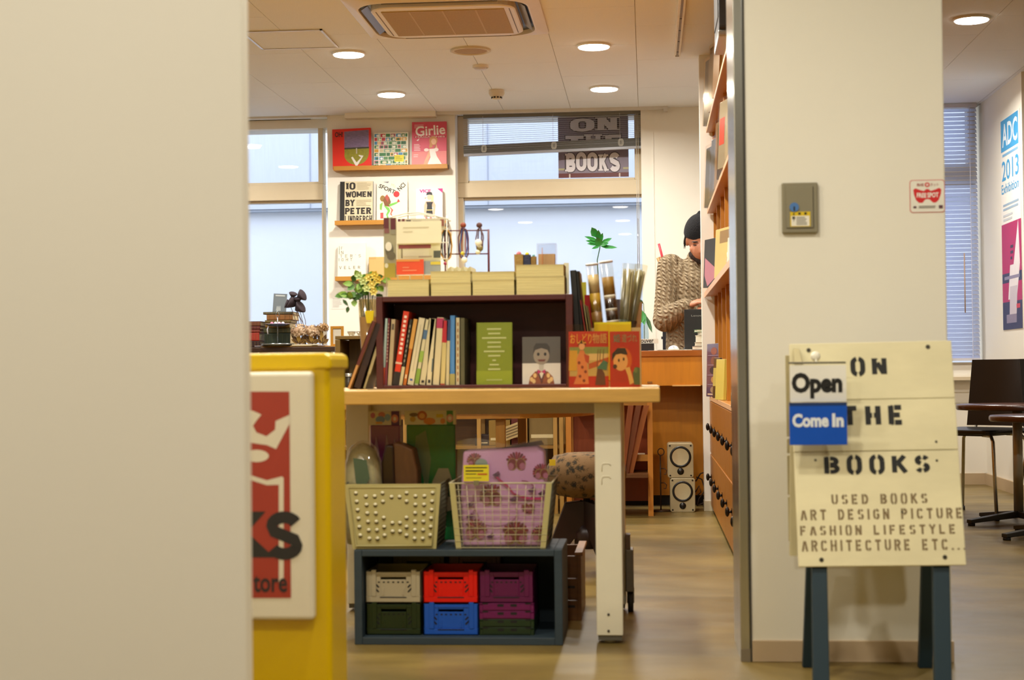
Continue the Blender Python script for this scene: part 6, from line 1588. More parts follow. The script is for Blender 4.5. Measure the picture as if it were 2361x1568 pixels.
# open shelf unit of weathered wood further left
UY = 8.9
t = thing('shelf_unit', 'open weathered wood shelf unit seen under the display table', 'shelf', (at(1240, 1180, UY).x, UY + .1, 0))
PW = wood('#a8803e', 'z', .2); PWX = wood('#8a6428', 'x', .2)
for px in (770, 930, 1100, 1207, 1276, 1290):
    x = at(px, 1050, UY).x; MB(PW).box(x, x + .022, UY, UY + .022, 0, .66).build('post', t); MB(PW).box(x, x + .022, UY + .24, UY + .262, 0, .66).build('post', t)
x0, x1 = at(770, 1050, UY).x, at(1290, 1050, UY).x + .022
for z in (.08, .36, .64): MB(PWX).box(x0, x1, UY + .0225, UY + .2395, z, z + .018).build('shelf_board', t)
MB(wood('#5a3a14', 'x', .2)).box(x0, x1, UY + .263, UY + .27, .05, .66).build('back_panel', t)
for i, (px, w, h, c, l) in enumerate(((1195, .085, .21, '#5a180c', 'dark red upright book on the weathered shelf unit'), (1250, .15, .2, '#7a6230', 'brown kraft folder on the weathered shelf unit'), (1150, .12, .14, '#8a6a24', 'cardboard box on the weathered shelf unit'), (1110, .08, .06, '#2a1408', 'dark low box on the weathered shelf unit'))):
    x = at(px, 1000, UY).x; b_ = thing('shelf_item', l, 'box', (x, UY + .1, .379)); MB(mat(c, var=.1)).box(-w / 2, w / 2, -.06, .08, 0, h).build('body', b_, local=True, bevel=.002); MB(mat('#c9b88a')).box(-w / 2 + .01, w / 2 - .01, -.0605, -.06, h * .2, h * .3).build('paper_label', b_, local=True)
# leaflet holder
a = at(1180, 1008, 8.6); t = thing('leaflet_board', 'slanted cream leaflet hanging at the shelf unit', 'leaflet', (a.x, 8.6, 0))
m = MB(mat('#b39a68')); q = [at(1163, 985, UY - .004), at(1194, 973, UY - .004), at(1212, 1000, UY - .004), at(1163, 1018, UY - .004)]; m.add(q + [p + Vector((0, .002, 0)) for p in q], [(3, 2, 1, 0), (4, 5, 6, 7), (0, 1, 5, 4), (1, 2, 6, 5), (2, 3, 7, 6), (3, 0, 4, 7)]); m.build('sheet', t)
q0 = q
for i in range(4):
    f0 = .15 + .2 * i; p0 = q0[0].lerp(q0[3], f0); p1 = q0[1].lerp(q0[2], f0); dz = Vector((0, -.001, -.008)); e = Vector((0, -.001, 0))
    MB(mat('#6a5530')).add([p0.lerp(p1, .1) + e, p0.lerp(p1, .9) + e, p0.lerp(p1, .9) + dz, p0.lerp(p1, .1) + dz], [(3, 2, 1, 0)]).build('text_line', t)

# round ended middle table
MY0, MY1 = 6.6, 7.9
zt_ = .642; zb_ = .598
MX = at(1150, 950, MY0).x
t = thing('oval_table', 'wooden table with rounded end behind the display table', 'table', (MX - .5, (MY0 + MY1) / 2, 0))
end = [(MX + .42 * math.sin(a) ** .8 if math.sin(a) > 0 else MX, (MY0 + MY1) / 2 - (MY1 - MY0) / 2 * math.cos(a)) for a in [math.pi * k / 16 for k in range(17)]]
out = [(MX - 1.2, MY0)] + end + [(MX - 1.2, MY1)]
MB(wood('#b07a2c', 'x', .12, .35)).prism(out, zt_, zt_ + .022, 'z').build('table_top', t)
inn = [(x - .03 if x > MX - 1 else x + .03, y + (.03 if y < 7.25 else -.03)) for x, y in out]
MB(wood('#a8722a', 'x', .12, .4)).prism(inn, zb_, zt_, 'z').build('apron', t)
for x, y in ((MX - 1.1, MY0 + .06), (MX - .02, MY0 + .06), (MX - 1.1, MY1 - .1), (MX - .02, MY1 - .1)): MB(wood('#9a6a24', 'z')).box(x, x + .04, y, y + .04, 0, zb_).build('leg', t, bevel=.003)
for i, (px, w, h, c, l) in enumerate(((1170, .10, .012, '#b8401c', 'red booklet lying on the rounded table'), (1215, .12, .008, '#d8c59a', 'open cream leaflet on the rounded table'), (1060, .3, .012, '#3a2a14', 'dark tray on the rounded table'))):
    x = at(px, 938, 6.75).x; o = thing('table_item', l, 'booklet', (x, 6.8, zt_ + .022)); MB(mat(c)).box(-w / 2, w / 2, -.07, .07, 0, h).build('body', o, local=True, bevel=.001); MB(mat('#d9cfae')).box(-w / 2 + .002, w / 2 - .002, -.0705, .068, .002, h - .002).build('pages', o, local=True)

# tapestry stool
SY = 6.3
c = at(1352, 1100, SY)
zt_, zb_ = at(1352, 1043, SY).z, at(1352, 1146, SY).z
t = thing('stool', 'round stool with tapestry cushion on dark wooden legs', 'stool', (c.x, SY, 0))
def tapestry():
    m = bpy.data.materials.new('tapestry'); m.use_nodes = True; nt = m.node_tree; N = nt.nodes; L = nt.links; b = N['Principled BSDF']; b.inputs['Roughness'].default_value = .95
    tc = N.new('ShaderNodeTexCoord'); vo = N.new('ShaderNodeTexVoronoi'); vo.inputs['Scale'].default_value = 34; L.new(tc.outputs['Object'], vo.inputs['Vector'])
    nz = N.new('ShaderNodeTexNoise'); nz.inputs['Scale'].default_value = 55; nz.inputs['Distortion'].default_value = 3; L.new(tc.outputs['Object'], nz.inputs['Vector'])
    ad = N.new('ShaderNodeMath'); ad.operation = 'ADD'; L.new(vo.outputs['Distance'], ad.inputs[0]); L.new(nz.outputs['Fac'], ad.inputs[1])
    rp = N.new('ShaderNodeValToRGB'); rp.color_ramp.interpolation = 'EASE'; e = rp.color_ramp.elements
    e[0].position = .64; e[0].color = lin('#1c160a') + [1]; e[1].position = 1.0; e[1].color = lin('#6c5130') + [1]
    for p_, h in ((.78, '#33270f'), (.86, '#4c3718'), (.94, '#614624')): k = e.new(p_); k.color = lin(h) + [1]
    L.new(ad.outputs[0], rp.inputs[0]); L.new(rp.outputs[0], b.inputs['Base Color'])
    bp = N.new('ShaderNodeBump'); bp.inputs['Strength'].default_value = .3; L.new(nz.outputs['Fac'], bp.inputs['Height']); L.new(bp.outputs[0], b.inputs['Normal'])
    return m
R_ = at(1445, 1090, SY).x - c.x; h = zt_ - zb_
m = MB(tapestry()); m.lathe([(.0005, zt_), (R_ * .5, zt_ - .002), (R_ * .8, zt_ - .012), (R_ * .97, zt_ - h * .3), (R_, zt_ - h * .5), (R_ * .93, zt_ - h * .75), (R_ * .75, zb_ + .01), (R_ * .4, zb_), (.0005, zb_)], n=40); m.build('cushion', t, local=True)
MB(mat('#6f6a60', metal=.8, rough=.3)).cyl((0, 0, .12), (0, 0, zb_), .014, n=14).build('stem', t, local=True)
for dx in (-.022, .022): MB(mat('#55504a', metal=.7, rough=.3)).cyl((dx, -.01, .14), (dx, -.01, zb_ - .01), .004, n=8).build('brace_rod', t, local=True)
DKW = wood('#230a05', 'z', .1, .4)
for k in range(3):
    M_ = Matrix.Rotation(math.radians(-90 + 35 + 120 * k), 4, 'Z')
    m = MB(DKW); m.prism([(.01, zb_ - .012), (.085, zb_ - .02), (R_ * 1.15, .02), (R_ * 1.2, 0), (R_ * 1.0, 0), (.05, zb_ - .16), (.01, zb_ - .2)], -.022, .022, 'y', M_); m.build('leg', t, local=True, bevel=.003)
MB(DKW).lathe([(.0005, .10), (.05, .10), (.05, .16), (.03, .19), (.0005, .19)], n=18).build('hub', t, local=True)
# yellow price tag on the stool
c2 = at(1272, 1068, SY - .16)
tag(MB(mat('#d8b81c')).box(c2.x - .012, c2.x + .012, SY - .118, SY - .116, c2.z - .012, c2.z + .012).build('price_tag'), 'small yellow price tag on the tapestry stool', 'price tag')
# brown slatted box on the floor right of the blue grey crate
X0, X1, Z0, Z1 = span(1290, 1282, 1340, 1432, 5.12)
t = thing('slatted_box', 'brown wooden box with handle slots behind the blue grey crate', 'box', ((X0 + X1) / 2 - .1, 5.3, 0))
X0 -= .22
for nm, q in (('end_board', (X1 - .012, X1, 5.12, 5.46, 0, Z1)), ('end_board', (X0, X0 + .012, 5.12, 5.46, 0, Z1)), ('slat', (X0 + .012, X1 - .012, 5.12, 5.132, 0, Z1 * .31)), ('slat', (X0 + .012, X1 - .012, 5.12, 5.132, Z1 * .34, Z1 * .65)), ('slat', (X0 + .012, X1 - .012, 5.12, 5.132, Z1 * .68, Z1)), ('rear_board', (X0 + .012, X1 - .012, 5.448, 5.46, 0, Z1)), ('floor_board', (X0 + .012, X1 - .012, 5.132, 5.448, .002, .012))):
    MB(wood('#6a4218', 'x', .2)).box(*q).build(nm, t, bevel=.001)
for z in (.2, .5): MB(mat('#1c0f06')).box(X1 - .055, X1 - .02, 5.1193, 5.12, Z1 * z, Z1 * z + .008).build('slot', t)
MB(wood('#8a5a24', 'y')).box(X1 - .02, X1 + .006, 5.12, 5.46, Z1 + .0005, Z1 + .012).build('top_rail', t, bevel=.002)
# ================================================================ ledges and books on the pier
def ledge(px0, px1, py0, py1, label):
    Y = WB - .07; X0, X1, Z0, Z1 = span(px0, py0, px1, py1, Y)
    t = thing('book_ledge', label, 'shelf', ((X0 + X1) / 2, WB - .035, Z0))
    W_ = wood('#b9802e', 'x', .1)
    MB(W_).box(X0, X1, Y, WB, Z0, Z0 + .012).build('board', t, bevel=.001)
    MB(W_).box(X0, X1, Y - .008, Y, Z0, Z0 + .03).build('front_lip', t, bevel=.001)
    MB(mat('#5a3c16')).box(X1 - .01, X1 + .002, Y - .006, WB, Z0 + .002, Z0 + .028).build('end_cap', t)
    return Z0 + .012
def wall_book(px0, px1, py0, py1, z0, label, cover, art, d=.018, lean=5, roll=0, binding='left', nm='book', cat='book'):
    Y = WB - .062
    X0, X1, Z0, Z1 = span(px0, py0, px1, py1, Y)
    w = X1 - X0; h = Z1 - z0
    t = thing(nm, label, cat, (X0, Y, z0 + max(0, -w * math.sin(math.radians(roll))) * 0), (math.radians(-lean), math.radians(roll), 0), group='books on the pier ledges')
    book_cover(t, w, h, d, cover, binding=binding)
    P = Print(w, h); art(P); P.build('cover_print', t)
    return t
z1 = ledge(769, 1032, 379, 391, 'top wooden book ledge on the white pier')
z2 = ledge(772, 1030, 508, 517, 'middle wooden book ledge on the white pier')
z3 = ledge(773, 1030, 639, 646, 'lowest wooden book ledge on the white pier')
def art_red(P):
    P.rect(0, 0, 1, 1, '#d8260c'); P.text('OH!', .07, .80, .28, .93, '#2a1010', bold=.03)
    sh = [(.31, .93), (.95, .95), (.94, .34)] + [(.62 + .32 * math.cos(a), .36 + .28 * math.sin(a)) for a in [-.05 - k * .3 for k in range(11)]] + [(.31, .34)]
    P.poly(sh, '#7d6a8a', var=.3, scale=40, stretch=(1, 1, 3)); P.poly([(.31, .50)] + [(.31 + .64 * k / 8, .50 + .02 * math.sin(k)) for k in range(1, 9)] + sh[2:], '#8a8420', var=.25, scale=60); P.rect(.31, .48, .95, .52, '#3c3a26')
    P.poly([(.48, .27), (.52, .29), (.62, .14), (.74, .26), (.68, .30), (.68, .33), (.80, .30), (.64, .06), (.59, .06)], '#ddd6cc'); P.rect(.61, .36, .64, .5, '#b9b0a0')
wall_book(767, 856, 296, 381, z1, 'red book with purple sky and baseball diamond picture', '#cf220c', art_red, roll=-1.5)
def art_comic(P):
    rn = random.Random(5); P.rect(0, 0, 1, 1, '#dcd8c4')
    cs = ['#3f7a4a', '#2f6a3c', '#5a8a5a', '#b83a48', '#4a86b0', '#d09a3a', '#8aa890', '#3f7a4a', '#a05a6a', '#c9c09a']
    for r in range(9):
        u = .02
        while u < .94:
            w = rn.choice([.08, .1, .12, .14, .16, .22]); w = min(w, .97 - u); v = .98 - (r + 1) * .107
            P.rect(u, v, u + w, v + .09, rn.choice(cs)); P.n -= 1
            if rn.random() < .75:
                P.n += 1; P.disc(u + w * rn.uniform(.3, .7), v + .04, w * .32, .03, rn.choice(['#e2dfce', '#d9d0b0', '#3f6a4c', '#e9e6da'])); P.n -= 2
            u += w + .015
    P.n += 3; P.rect(.14, 0, .165, 1, '#e6e2d2'); P.rect(.60, .17, .87, .36, '#d9cc14'); P.lines(.63, .2, .84, .33, 3, '#6a6010', 1, .3)
wall_book(861, 941, 304, 379, z1, 'square comic panel patterned book with a yellow note', '#c9c4ae', art_comic)
def art_girl(P):
    P.rect(0, 0, 1, 1, '#d24a62', var=.1, scale=8); P.rect(0, 0, 1, .35, '#dd7a78')
    P.lines(.07, .86, .34, .95, 3, '#e9c0c0', 2, .4)
    P.text('Girlie', .10, .70, .96, .92, '#f4ece8', bold=.02, ang=.06); P.rect(.07, .645, .98, .69, '#b01622'); P.text('MAGAZINES', .10, .652, .95, .683, '#f0dcd8')
    P.poly([(.13, .59), (.22, .64), (.18, .58)], '#f0e6e2'); P.lines(.06, .36, .28, .52, 5, '#eccaca', 3, .45); P.lines(.05, .22, .24, .30, 2, '#eccaca', 4, .35)
    P.disc(.62, .58, .12, .10, '#c88a4a'); P.disc(.63, .56, .075, .065, '#e2b088'); P.poly([(.52, .56), (.50, .42), (.60, .44), (.57, .54)], '#c88a4a'); P.poly([(.70, .52), (.74, .42), (.5, .40), (.46, .30), (.36, .12), (.42, .10), (.56, .28), (.66, .3)], '#dca27c')
    P.disc(.42, .38, .07, .035, '#ecd8d0'); P.disc(.70, .38, .07, .04, '#ecd8d0'); P.poly([(.50, .40), (.66, .40), (.72, .24), (.88, .04), (.44, .04), (.54, .22)], '#ece0da'); P.poly([(.36, .12), (.5, .2), (.46, .06), (.33, .05)], '#d99878')
wall_book(949, 1029, 279, 377, z1, 'pink Girlie magazine with a pin-up figure in white', '#c8445a', art_girl)
def art_ten(P):
    P.rect(0, 0, 1, 1, '#cfc2a0'); P.rect(0, 0, .14, 1, '#17130f')
    for s, a, b, v0, v1 in (('10', .17, .47, .80, .98), ('WOMEN', .16, .97, .61, .77), ('BY', .16, .46, .41, .57), ('PETER', .15, .96, .21, .37), ('LINDBERGH', .15, .98, .01, .18)): P.glyph(s, a, v0, b, v1, '#231a14', t=.24 if s != 'LINDBERGH' else .15, asp=.62 if s != 'LINDBERGH' else .42, space=.14, serif=.16 if s != 'LINDBERGH' else .09)
    P.lines(.52, .80, .97, .98, 6, '#a89a78', 1, .3); P.lines(.5, .41, .96, .57, 5, '#a89a78', 2, .3)
wall_book(783, 859, 417, 507, z2, 'black spined cream book 10 WOMEN in bold type', '#1a1612', art_ten)
def art_sf(P):
    P.rect(0, 0, 1, 1, '#e9e0c8'); P.text('SFORT', .05, .76, .62, .86, '#1f1a14', bold=.03, ang=-.42); P.text('NCI', .66, .80, .94, .91, '#1f1a14', bold=.03, ang=.75); P.disc(.64, .68, .10, .075, '#c8161c')
    P.text('Ma', .46, .84, .62, .93, '#cbbf9a', ang=-.3); P.poly([(.2, .98), (.36, .95), (.4, .99)], '#6a6474')
    P.disc(.19, .58, .085, .075, '#8a6a2a'); P.poly([(.20, .54), (.30, .66), (.40, .62), (.46, .50), (.42, .38), (.26, .40)], '#7a4a1c'); P.poly([(.40, .44), (.66, .50), (.70, .56), (.74, .50), (.62, .44), (.42, .38)], '#6fb84a'); P.poly([(.66, .50), (.70, .57), (.76, .50), (.68, .48)], '#c8382c')
    P.poly([(.22, .42), (.40, .36), (.44, .28), (.36, .18), (.40, .1), (.34, .1), (.30, .18), (.36, .28)], '#6fb84a'); P.poly([(.40, .40), (.54, .30), (.48, .22), (.52, .14), (.44, .2), (.48, .3)], '#d85a48'); P.poly([(.10, .44), (.20, .50), (.16, .30), (.10, .32)], '#7fae4a'); P.rect(.12, .10, .22, .24, '#d04a48')
    P.poly([(.26, .62), (.34, .68), (.40, .60), (.36, .48)], '#a8483a')
wall_book(868, 939, 416, 508, z2, 'cream book with red dot and dancing figure on the cover', '#e2d8bc', art_sf)
def art_pk(P):
    P.rect(0, 0, 1, 1, '#ece6dd'); P.text('VICE', .12, .88, .56, .98, '#d0187a', bold=.05); P.poly([(.8, 1), (1, 1), (1, .86)], '#d0187a')
    P.poly([(.30, .50), (.36, .62), (.66, .62), (.74, .50), (.70, .14), (.62, .14), (.64, .45), (.40, .45), (.36, .12), (.30, .14)], '#dcab8c'); P.poly([(.38, .60), (.64, .60), (.60, .5), (.64, .16), (.36, .16), (.42, .5)], '#15120f'); P.rect(.40, .34, .62, .37, '#c9b46a')
    P.disc(.50, .74, .09, .08, '#e0b49a'); P.poly([(.56, .60), (.66, .62), (.66, .80), (.56, .82)], '#d8c090'); P.poly([(.38, .80), (.40, .88), (.50, .91), (.60, .88), (.62, .80), (.5, .82)], '#15120f'); P.poly([(.30, .72), (.40, .74), (.36, .70)], '#b8864a'); P.rect(.36, .06, .42, .15, '#c01a6a'); P.rect(.52, .06, .6, .15, '#c01a6a')
wall_book(959, 1020, 434, 508, z2, 'white magazine with figure in black cap and tank top', '#e6e0d6', art_pk)
def art_if(P):
    P.rect(0, 0, 1, 1, '#ece5d2')
    for s, u0, u1, v in (('IF', .05, .18, .82), ('IN', .05, .20, .70), ("TER'S", .08, .82, .60), ('IGHT', .04, .52, .50), ('VELER', .06, .80, .28)): P.glyph(s, u0, v, u1, v + .09, '#6e6658', t=.09, asp=.62, space=.55 if len(s) > 2 else .25)
    P.rect(.05, .70, .06, .93, '#6e6658')
wall_book(778, 843, 560, 640, z3, 'white book with thin widely spaced capital letters', '#e6dfcc', art_if)
wall_book(850, 905, 592, 641, z3, 'blank manila folder on the lowest ledge', '#cba766', lambda P: P.rect(0, .9, .3, 1, '#c09a58'))
wall_book(945, 1002, 545, 641, z3, 'pale printed book on the lowest ledge behind the bracelets', '#cfc6b8', lambda P: P.rect(.55, .1, .9, .9, '#b3a89a'))
for px0, py0, px1, py1, l in ((764, 684, 796, 713, 'small typed notice taped on the pier'), (826, 680, 850, 716, 'second typed notice behind the flowers')):
    X0, X1, Z0, Z1 = span(px0, py0, px1, py1, WB); t = thing('wall_notice', l, 'notice', (X0, WB - .001, Z0)); MB(mat('#e9e4da')).box(0, X1 - X0, 0, .0008, 0, Z1 - Z0).build('sheet', t, local=True); P = Print(X1 - X0, Z1 - Z0); P.lines(.1, .15, .85, .9, 7, '#b9b2a8', 3, .3); P.build('typing', t)

# ================================================================ dark desk before the left window
DY = 10.05
DT = wood('#3a2214', 'x', .15, .4)
dz = at(690, 800, DY).z
x0, x1 = -3.9, at(772, 800, DY).x
t = thing('dark_desk', 'dark stained wooden desk in front of the left window', 'desk', ((x0 + x1) / 2, 10.3, 0))
MB(DT).box(x0, x1, DY, 10.6, dz - .03, dz).build('desk_top', t, bevel=.003)
MB(DT).box(x0 + .05, x1 - .05, DY + .03, DY + .05, dz - .14, dz - .03).build('apron', t)
for x in (x0 + .03, x1 - .09):
    for y in (DY + .03, 10.51): MB(DT).box(x, x + .06, y, y + .06, 0, dz - .03).build('leg', t)
dz += .0005
MB(mat('#c08a34')).box(at(600, 800, DY).x, at(775, 800, DY).x, DY + .02, DY + .2, dz - .0004, dz + .006).build('runner', t)
def lay_book(px0, px1, py0, py1, Y, h, label, dep=.16, rotz=0, band=None, grp='old books on the dark desk', z0=None):
    X0, X1, Z0, Z1 = span(px0, py0, px1, py1, Y); z0 = Z0 if z0 is None else z0; w = X1 - X0; hh_ = Z1 - z0
    b = thing('old_book', label, 'book', ((X0 + X1) / 2, Y, z0), (0, 0, rotz), group=grp)
    e = .003
    m = MB(mat(h, rough=.55, var=.2, scale=20)); m.box(-w / 2, w / 2, 0, dep, 0, e); m.box(-w / 2, w / 2, 0, dep, hh_ - e, hh_); m.rbox(-w / 2, w / 2, -.003, e, 0, hh_, r=min(.006, hh_ * .3), axis='x'); m.build('cover', b, local=True)
    MB(mat('#c9b78c', var=.1, scale=70)).box(-w / 2 + .004, w / 2 - .004, e, dep - .004, e, hh_ - e).build('pages', b, local=True)
    P = Print(w, hh_, y=-.0036, org=(-w / 2, 0))
    for u in (.12, .3, .5, .7, .88): P.rect(u - .006, .1, u + .006, .9, band or '#8a6a34')
    P.build('spine_bands', b)
    return Z1
zz = dz
for i, (a, b, c, d, h, l, bd) in enumerate(((610, 669, 768, 795, '#24301c', 'thick dark green old book at the bottom of the tall pile', '#4a5030'), (608, 672, 756, 768, '#4a4a2a', 'olive old book second in the tall pile', None), (612, 668, 744, 756, '#7a5a1c', 'ochre old book in the middle of the tall pile', '#b08a34'), (611, 671, 738, 744, '#6a5a2c', 'thin mustard old book in the tall pile', None), (615, 675, 725, 738, '#8a5a24', 'tan old book near the top of the tall pile', '#5a3a1c'), (607, 675, 719, 725, '#5a5238', 'wide grey olive old book on top of the tall pile', None))):
    zz = lay_book(a, b, c, d, DY + .12, h, l, dep=.2, band=bd, z0=zz) + .0003
ztop_pile = zz
zz = dz
for i, (a, b, c, d, h, l) in enumerate(((560, 600, 786, 797, '#2c0e0c', 'near black old book at the bottom of the short pile'), (560, 598, 767, 786, '#a02c1c', 'brick red old book in the short pile'), (560, 599, 760, 767, '#7a2a20', 'maroon old book in the short pile'), (560, 600, 752, 760, '#5a1c1c', 'dark wine old book in the short pile'), (560, 601, 741, 752, '#6a3a24', 'brown old book on top of the short pile'))):
    zz = lay_book(a, b, c, d, DY + .10, h, l, z0=zz, dep=.17) + .0003
# grey card standing on the pile
X0, X1, Z0, Z1 = span(628, 676, 659, 720, DY + .22)
t = thing('grey_booklet', 'slate grey booklet with white sketch standing on the tall pile', 'booklet', (X0, DY + .22, ztop_pile), (math.radians(-6), math.radians(3), 0)); w_, h_ = X1 - X0, Z1 - ztop_pile
MB(mat('#6a7278')).box(0, w_, 0, .004, 0, h_).build('cover', t, local=True); P = Print(w_, h_); P.text('ON THE ROAD', .15, .86, .85, .94, '#c9cdcc') if False else P.rect(.15, .86, .85, .93, '#b9bdbc')
for k in range(12): P.poly([(.25 + .03 * k, .10), (.27 + .03 * k, .10), (.30 + .025 * k, .34 + .05 * math.sin(k * 2)), (.29 + .025 * k, .34)], '#c3c8c8'); P.n -= 1
P.build('cover_print', t)
# tiered silver stand
c = at(640, 795, DY + .04)
t = thing('tiered_stand', 'two tier silver serving stand with glass plate on the desk', 'stand', (c.x, DY + .045, dz + .007))
SV = mat('#8a8f90', rough=.25, metal=.8)
MB(SV).lathe([(.0005, .006), (.09, .006), (.105, .014), (.11, .016), (.10, .004), (.06, 0), (.0005, 0)], n=32).build('lower_plate', t, local=True)
hp = at(640, 755, DY + .04).z - dz
MB(clear_film('#e8e8f6', .3, .1)).lathe([(.0005, hp), (.05, hp), (.085, hp + .014), (.088, hp + .016), (.05, hp + .002), (.0005, hp - .002)], n=32).build('upper_plate', t, local=True)
MB(mat('#d8d8ec', rough=.4)).lathe([(.045, hp + .003), (.08, hp + .017), (.04, hp + .010)], n=12).build('doily', t, local=True)
MB(SV).cyl((0, 0, .006), (0, 0, at(640, 735, DY + .04).z - dz), .003, n=8).build('stem', t, local=True)
ht = at(640, 728, DY + .04).z - dz
for s in (-1, 1): MB(SV).tube([(0, 0, ht - .025), (s * .012, 0, ht), (0, 0, ht + .028)], .0018, 6).build('handle', t, local=True)
for k in range(4): MB(mat(('#d87a94', '#e6e0ee', '#d8a8b8', '#cfc6d8')[k])).ball((-.035 + .024 * k, -.01, hp + .018), .011, nu=10, nv=7).build('trinket', t, local=True)
MB(mat('#dcdce8')).tube([(-.05, -.04, hp), (-.055, -.05, hp - .02), (-.052, -.05, hp - .05)], .004, 6).build('ribbon', t, local=True)
# dried lotus pods
t = thing('dried_lotus', 'bunch of dark dried lotus pods on thin stems', 'dried flowers', (at(703, 795, DY + .1).x, DY + .1, dz))
LP = mat('#2f2128', rough=.8, bump=.3, bscale=80)
foot = Vector((at(705, 770, DY + .1).x, DY + .1, dz))
for (px, py, r, ax, ay) in ((668, 696, .046, -.55, .35), (686, 688, .03, .0, .8), (698, 680, .040, .75, .35), (694, 707, .044, .7, .4), (676, 677, .028, .2, .6), (660, 700, .03, -.8, .3)):
    p = at(px, py, DY + .08); d = Vector((ax, -.25, ay)).normalized()
    M_ = d.to_track_quat('Z', 'Y').to_matrix().to_4x4()
    m = MB(LP); m.lathe([(.004, -r * 1.1), (r * .45, -r * .75), (r * .8, -r * .3), (r, .02 * r), (r * .85, r * .14), (.0005, r * .2)], c=p, n=16, M=M_); m.build('pod', t)
    MB(mat('#5a4038')).tube([foot, foot.lerp(p, .5) + Vector((.008, 0, .0)), p - d * r * .9], .002, 5).build('stem', t)
# dried hydrangea
def hydrangea(px, py, r, label, h):
    c = at(px, py, DY + .06); t = thing('dried_hydrangea', label, 'dried flowers', (c.x, DY + .06, dz)); rn = random.Random(px)
    for k in range(70):
        th_, ph = rn.random() * 6.283, math.acos(rn.uniform(-.6, 1)); n_ = Vector((math.sin(ph) * math.cos(th_), math.sin(ph) * math.sin(th_), math.cos(ph) * .75)); p = c + n_ * r
        a = n_.orthogonal().normalized(); b = n_.cross(a); m = MB(mat(h[k % len(h)], rough=.8)); s = r * .36
        for q in range(4):
            an = q * 1.571 + rn.random(); u = a * math.cos(an) + b * math.sin(an); v = n_.cross(u)
            m.add([p, p + u * s * .6 + v * s * .4 + n_ * .003, p + u * s + n_ * .006, p + u * s * .6 - v * s * .4 + n_ * .003], [(0, 1, 2, 3)])
        m.build('floret', t)
    m = MB(mat(h[1], rough=.9)); m.ball(c, r * .8, 1, 1, .75, 14, 10); m.build('core', t)
    MB(mat('#4a3420')).tube([Vector((c.x, c.y, dz)), c], .004, 6).build('stem', t)
    for k in range(7):
        a = k * .9; m = MB(mat(('#8a6a34', '#5a4024', '#b0904a')[k % 3], rough=.8)); b_ = Vector((c.x, c.y, dz + .02)); leaf(m, b_, b_ + Vector((r * 1.15 * math.cos(a), -abs(r * .5 * math.sin(a)), .03 + .03 * (k % 3))), .014); m.build('dry_leaf', t)
hydrangea(691, 763, .052, 'pale beige dried hydrangea head, left of the pair', ['#c9ad8c', '#b8987a', '#d6bfa2'])
hydrangea(720, 765, .05, 'pale beige dried hydrangea head, right of the pair', ['#c3a786', '#b39272', '#d0b89a'])
hydrangea(744, 756, .034, 'small tan dried flower head near the window frame', ['#a88458', '#94703f', '#b9986c'])
# booklets lying on the desk edge
for i, (px0, px1, py, h, l) in enumerate(((672, 732, 794, '#d9c9a4', 'cream booklet lying at the desk edge'), (718, 748, 797, '#c9c2d4', 'pale violet card at the desk edge'), (586, 606, 798, '#cfcad6', 'pale card at the left of the desk edge'))):
    X0, X1 = at(px0, py, DY).x, at(px1, py, DY).x; o = thing('desk_booklet', l, 'booklet', ((X0 + X1) / 2, DY + .03, dz + .0065)); MB(mat(h)).box(-(X1 - X0) / 2, (X1 - X0) / 2, -.02, .10, 0, .010 if i == 0 else .003).build('cover', o, local=True)
# little wooden frame
X0, X1, Z0, Z1 = span(762, 752, 792, 800, DY + .03)
t = thing('small_frame', 'small light wood picture frame at the right end of the desk', 'frame', ((X0 + X1) / 2, DY + .03, dz))
FW = wood('#b9801e', 'z'); e = .016; Xo = X0
for q in ((X0, X0 + e, dz, Z1), (X1 - e, X1, dz, Z1), (X0 + e, X1 - e, Z1 - e, Z1), (X0 + e, X1 - e, dz, dz + e)): MB(FW).box(q[0], q[1], DY + .03, DY + .045, q[2], q[3]).build('frame_bar', t, bevel=.001)
MB(mat('#d9d2c0')).box(X0 + e, X1 - e, DY + .036, DY + .04, dz + e, Z1 - e).build('picture', t)
# wooden cabinet with jars next to the desk
CY0 = 9.55
X0, X1, Z0, Z1 = span(773, 774, 905, 900, CY0)
t = thing('jar_cabinet', 'open olive wood cabinet holding jars left of the display table', 'cabinet', ((X0 + X1) / 2, CY0 + .15, 0)); CWD = wood('#6e5420', 'z', .15)
for nm, q in (('side_board', (X0, X0 + .03, CY0, CY0 + .3, 0, Z1 - .022)), ('side_board', (X1 - .03, X1, CY0, CY0 + .3, 0, Z1 - .022)), ('top_board', (X0, X1, CY0, CY0 + .3, Z1 - .02, Z1)), ('shelf_board', (X0 + .03, X1 - .03, CY0 + .01, CY0 + .29, .60, .62)), ('shelf_board', (X0 + .03, X1 - .03, CY0 + .01, CY0 + .29, .25, .27)), ('back_board', (X0 + .03, X1 - .03, CY0 + .29, CY0 + .3, 0, Z1 - .02))): MB(CWD).box(*q).build(nm, t, bevel=.002)
for i in range(5):
    c = (X0 + .065 + .06 * i, CY0 + .08, .6205); j = thing('glass_jar', ('first', 'second', 'third', 'fourth', 'last')[i] + ' dark glass jar from the left in the olive wood cabinet', 'jar', c, group='jars in the cabinet')
    MB(mat('#4a4438', rough=.15)).lathe([(.0005, 0), (.026, 0), (.026, .12), (.018, .14), (.018, .15)], n=16).build('jar_body', j, local=True); MB(mat('#b9b4a4', metal=.5, rough=.3)).lathe([(.021, .148), (.021, .17), (.0005, .171)], n=16).build('lid', j, local=True)
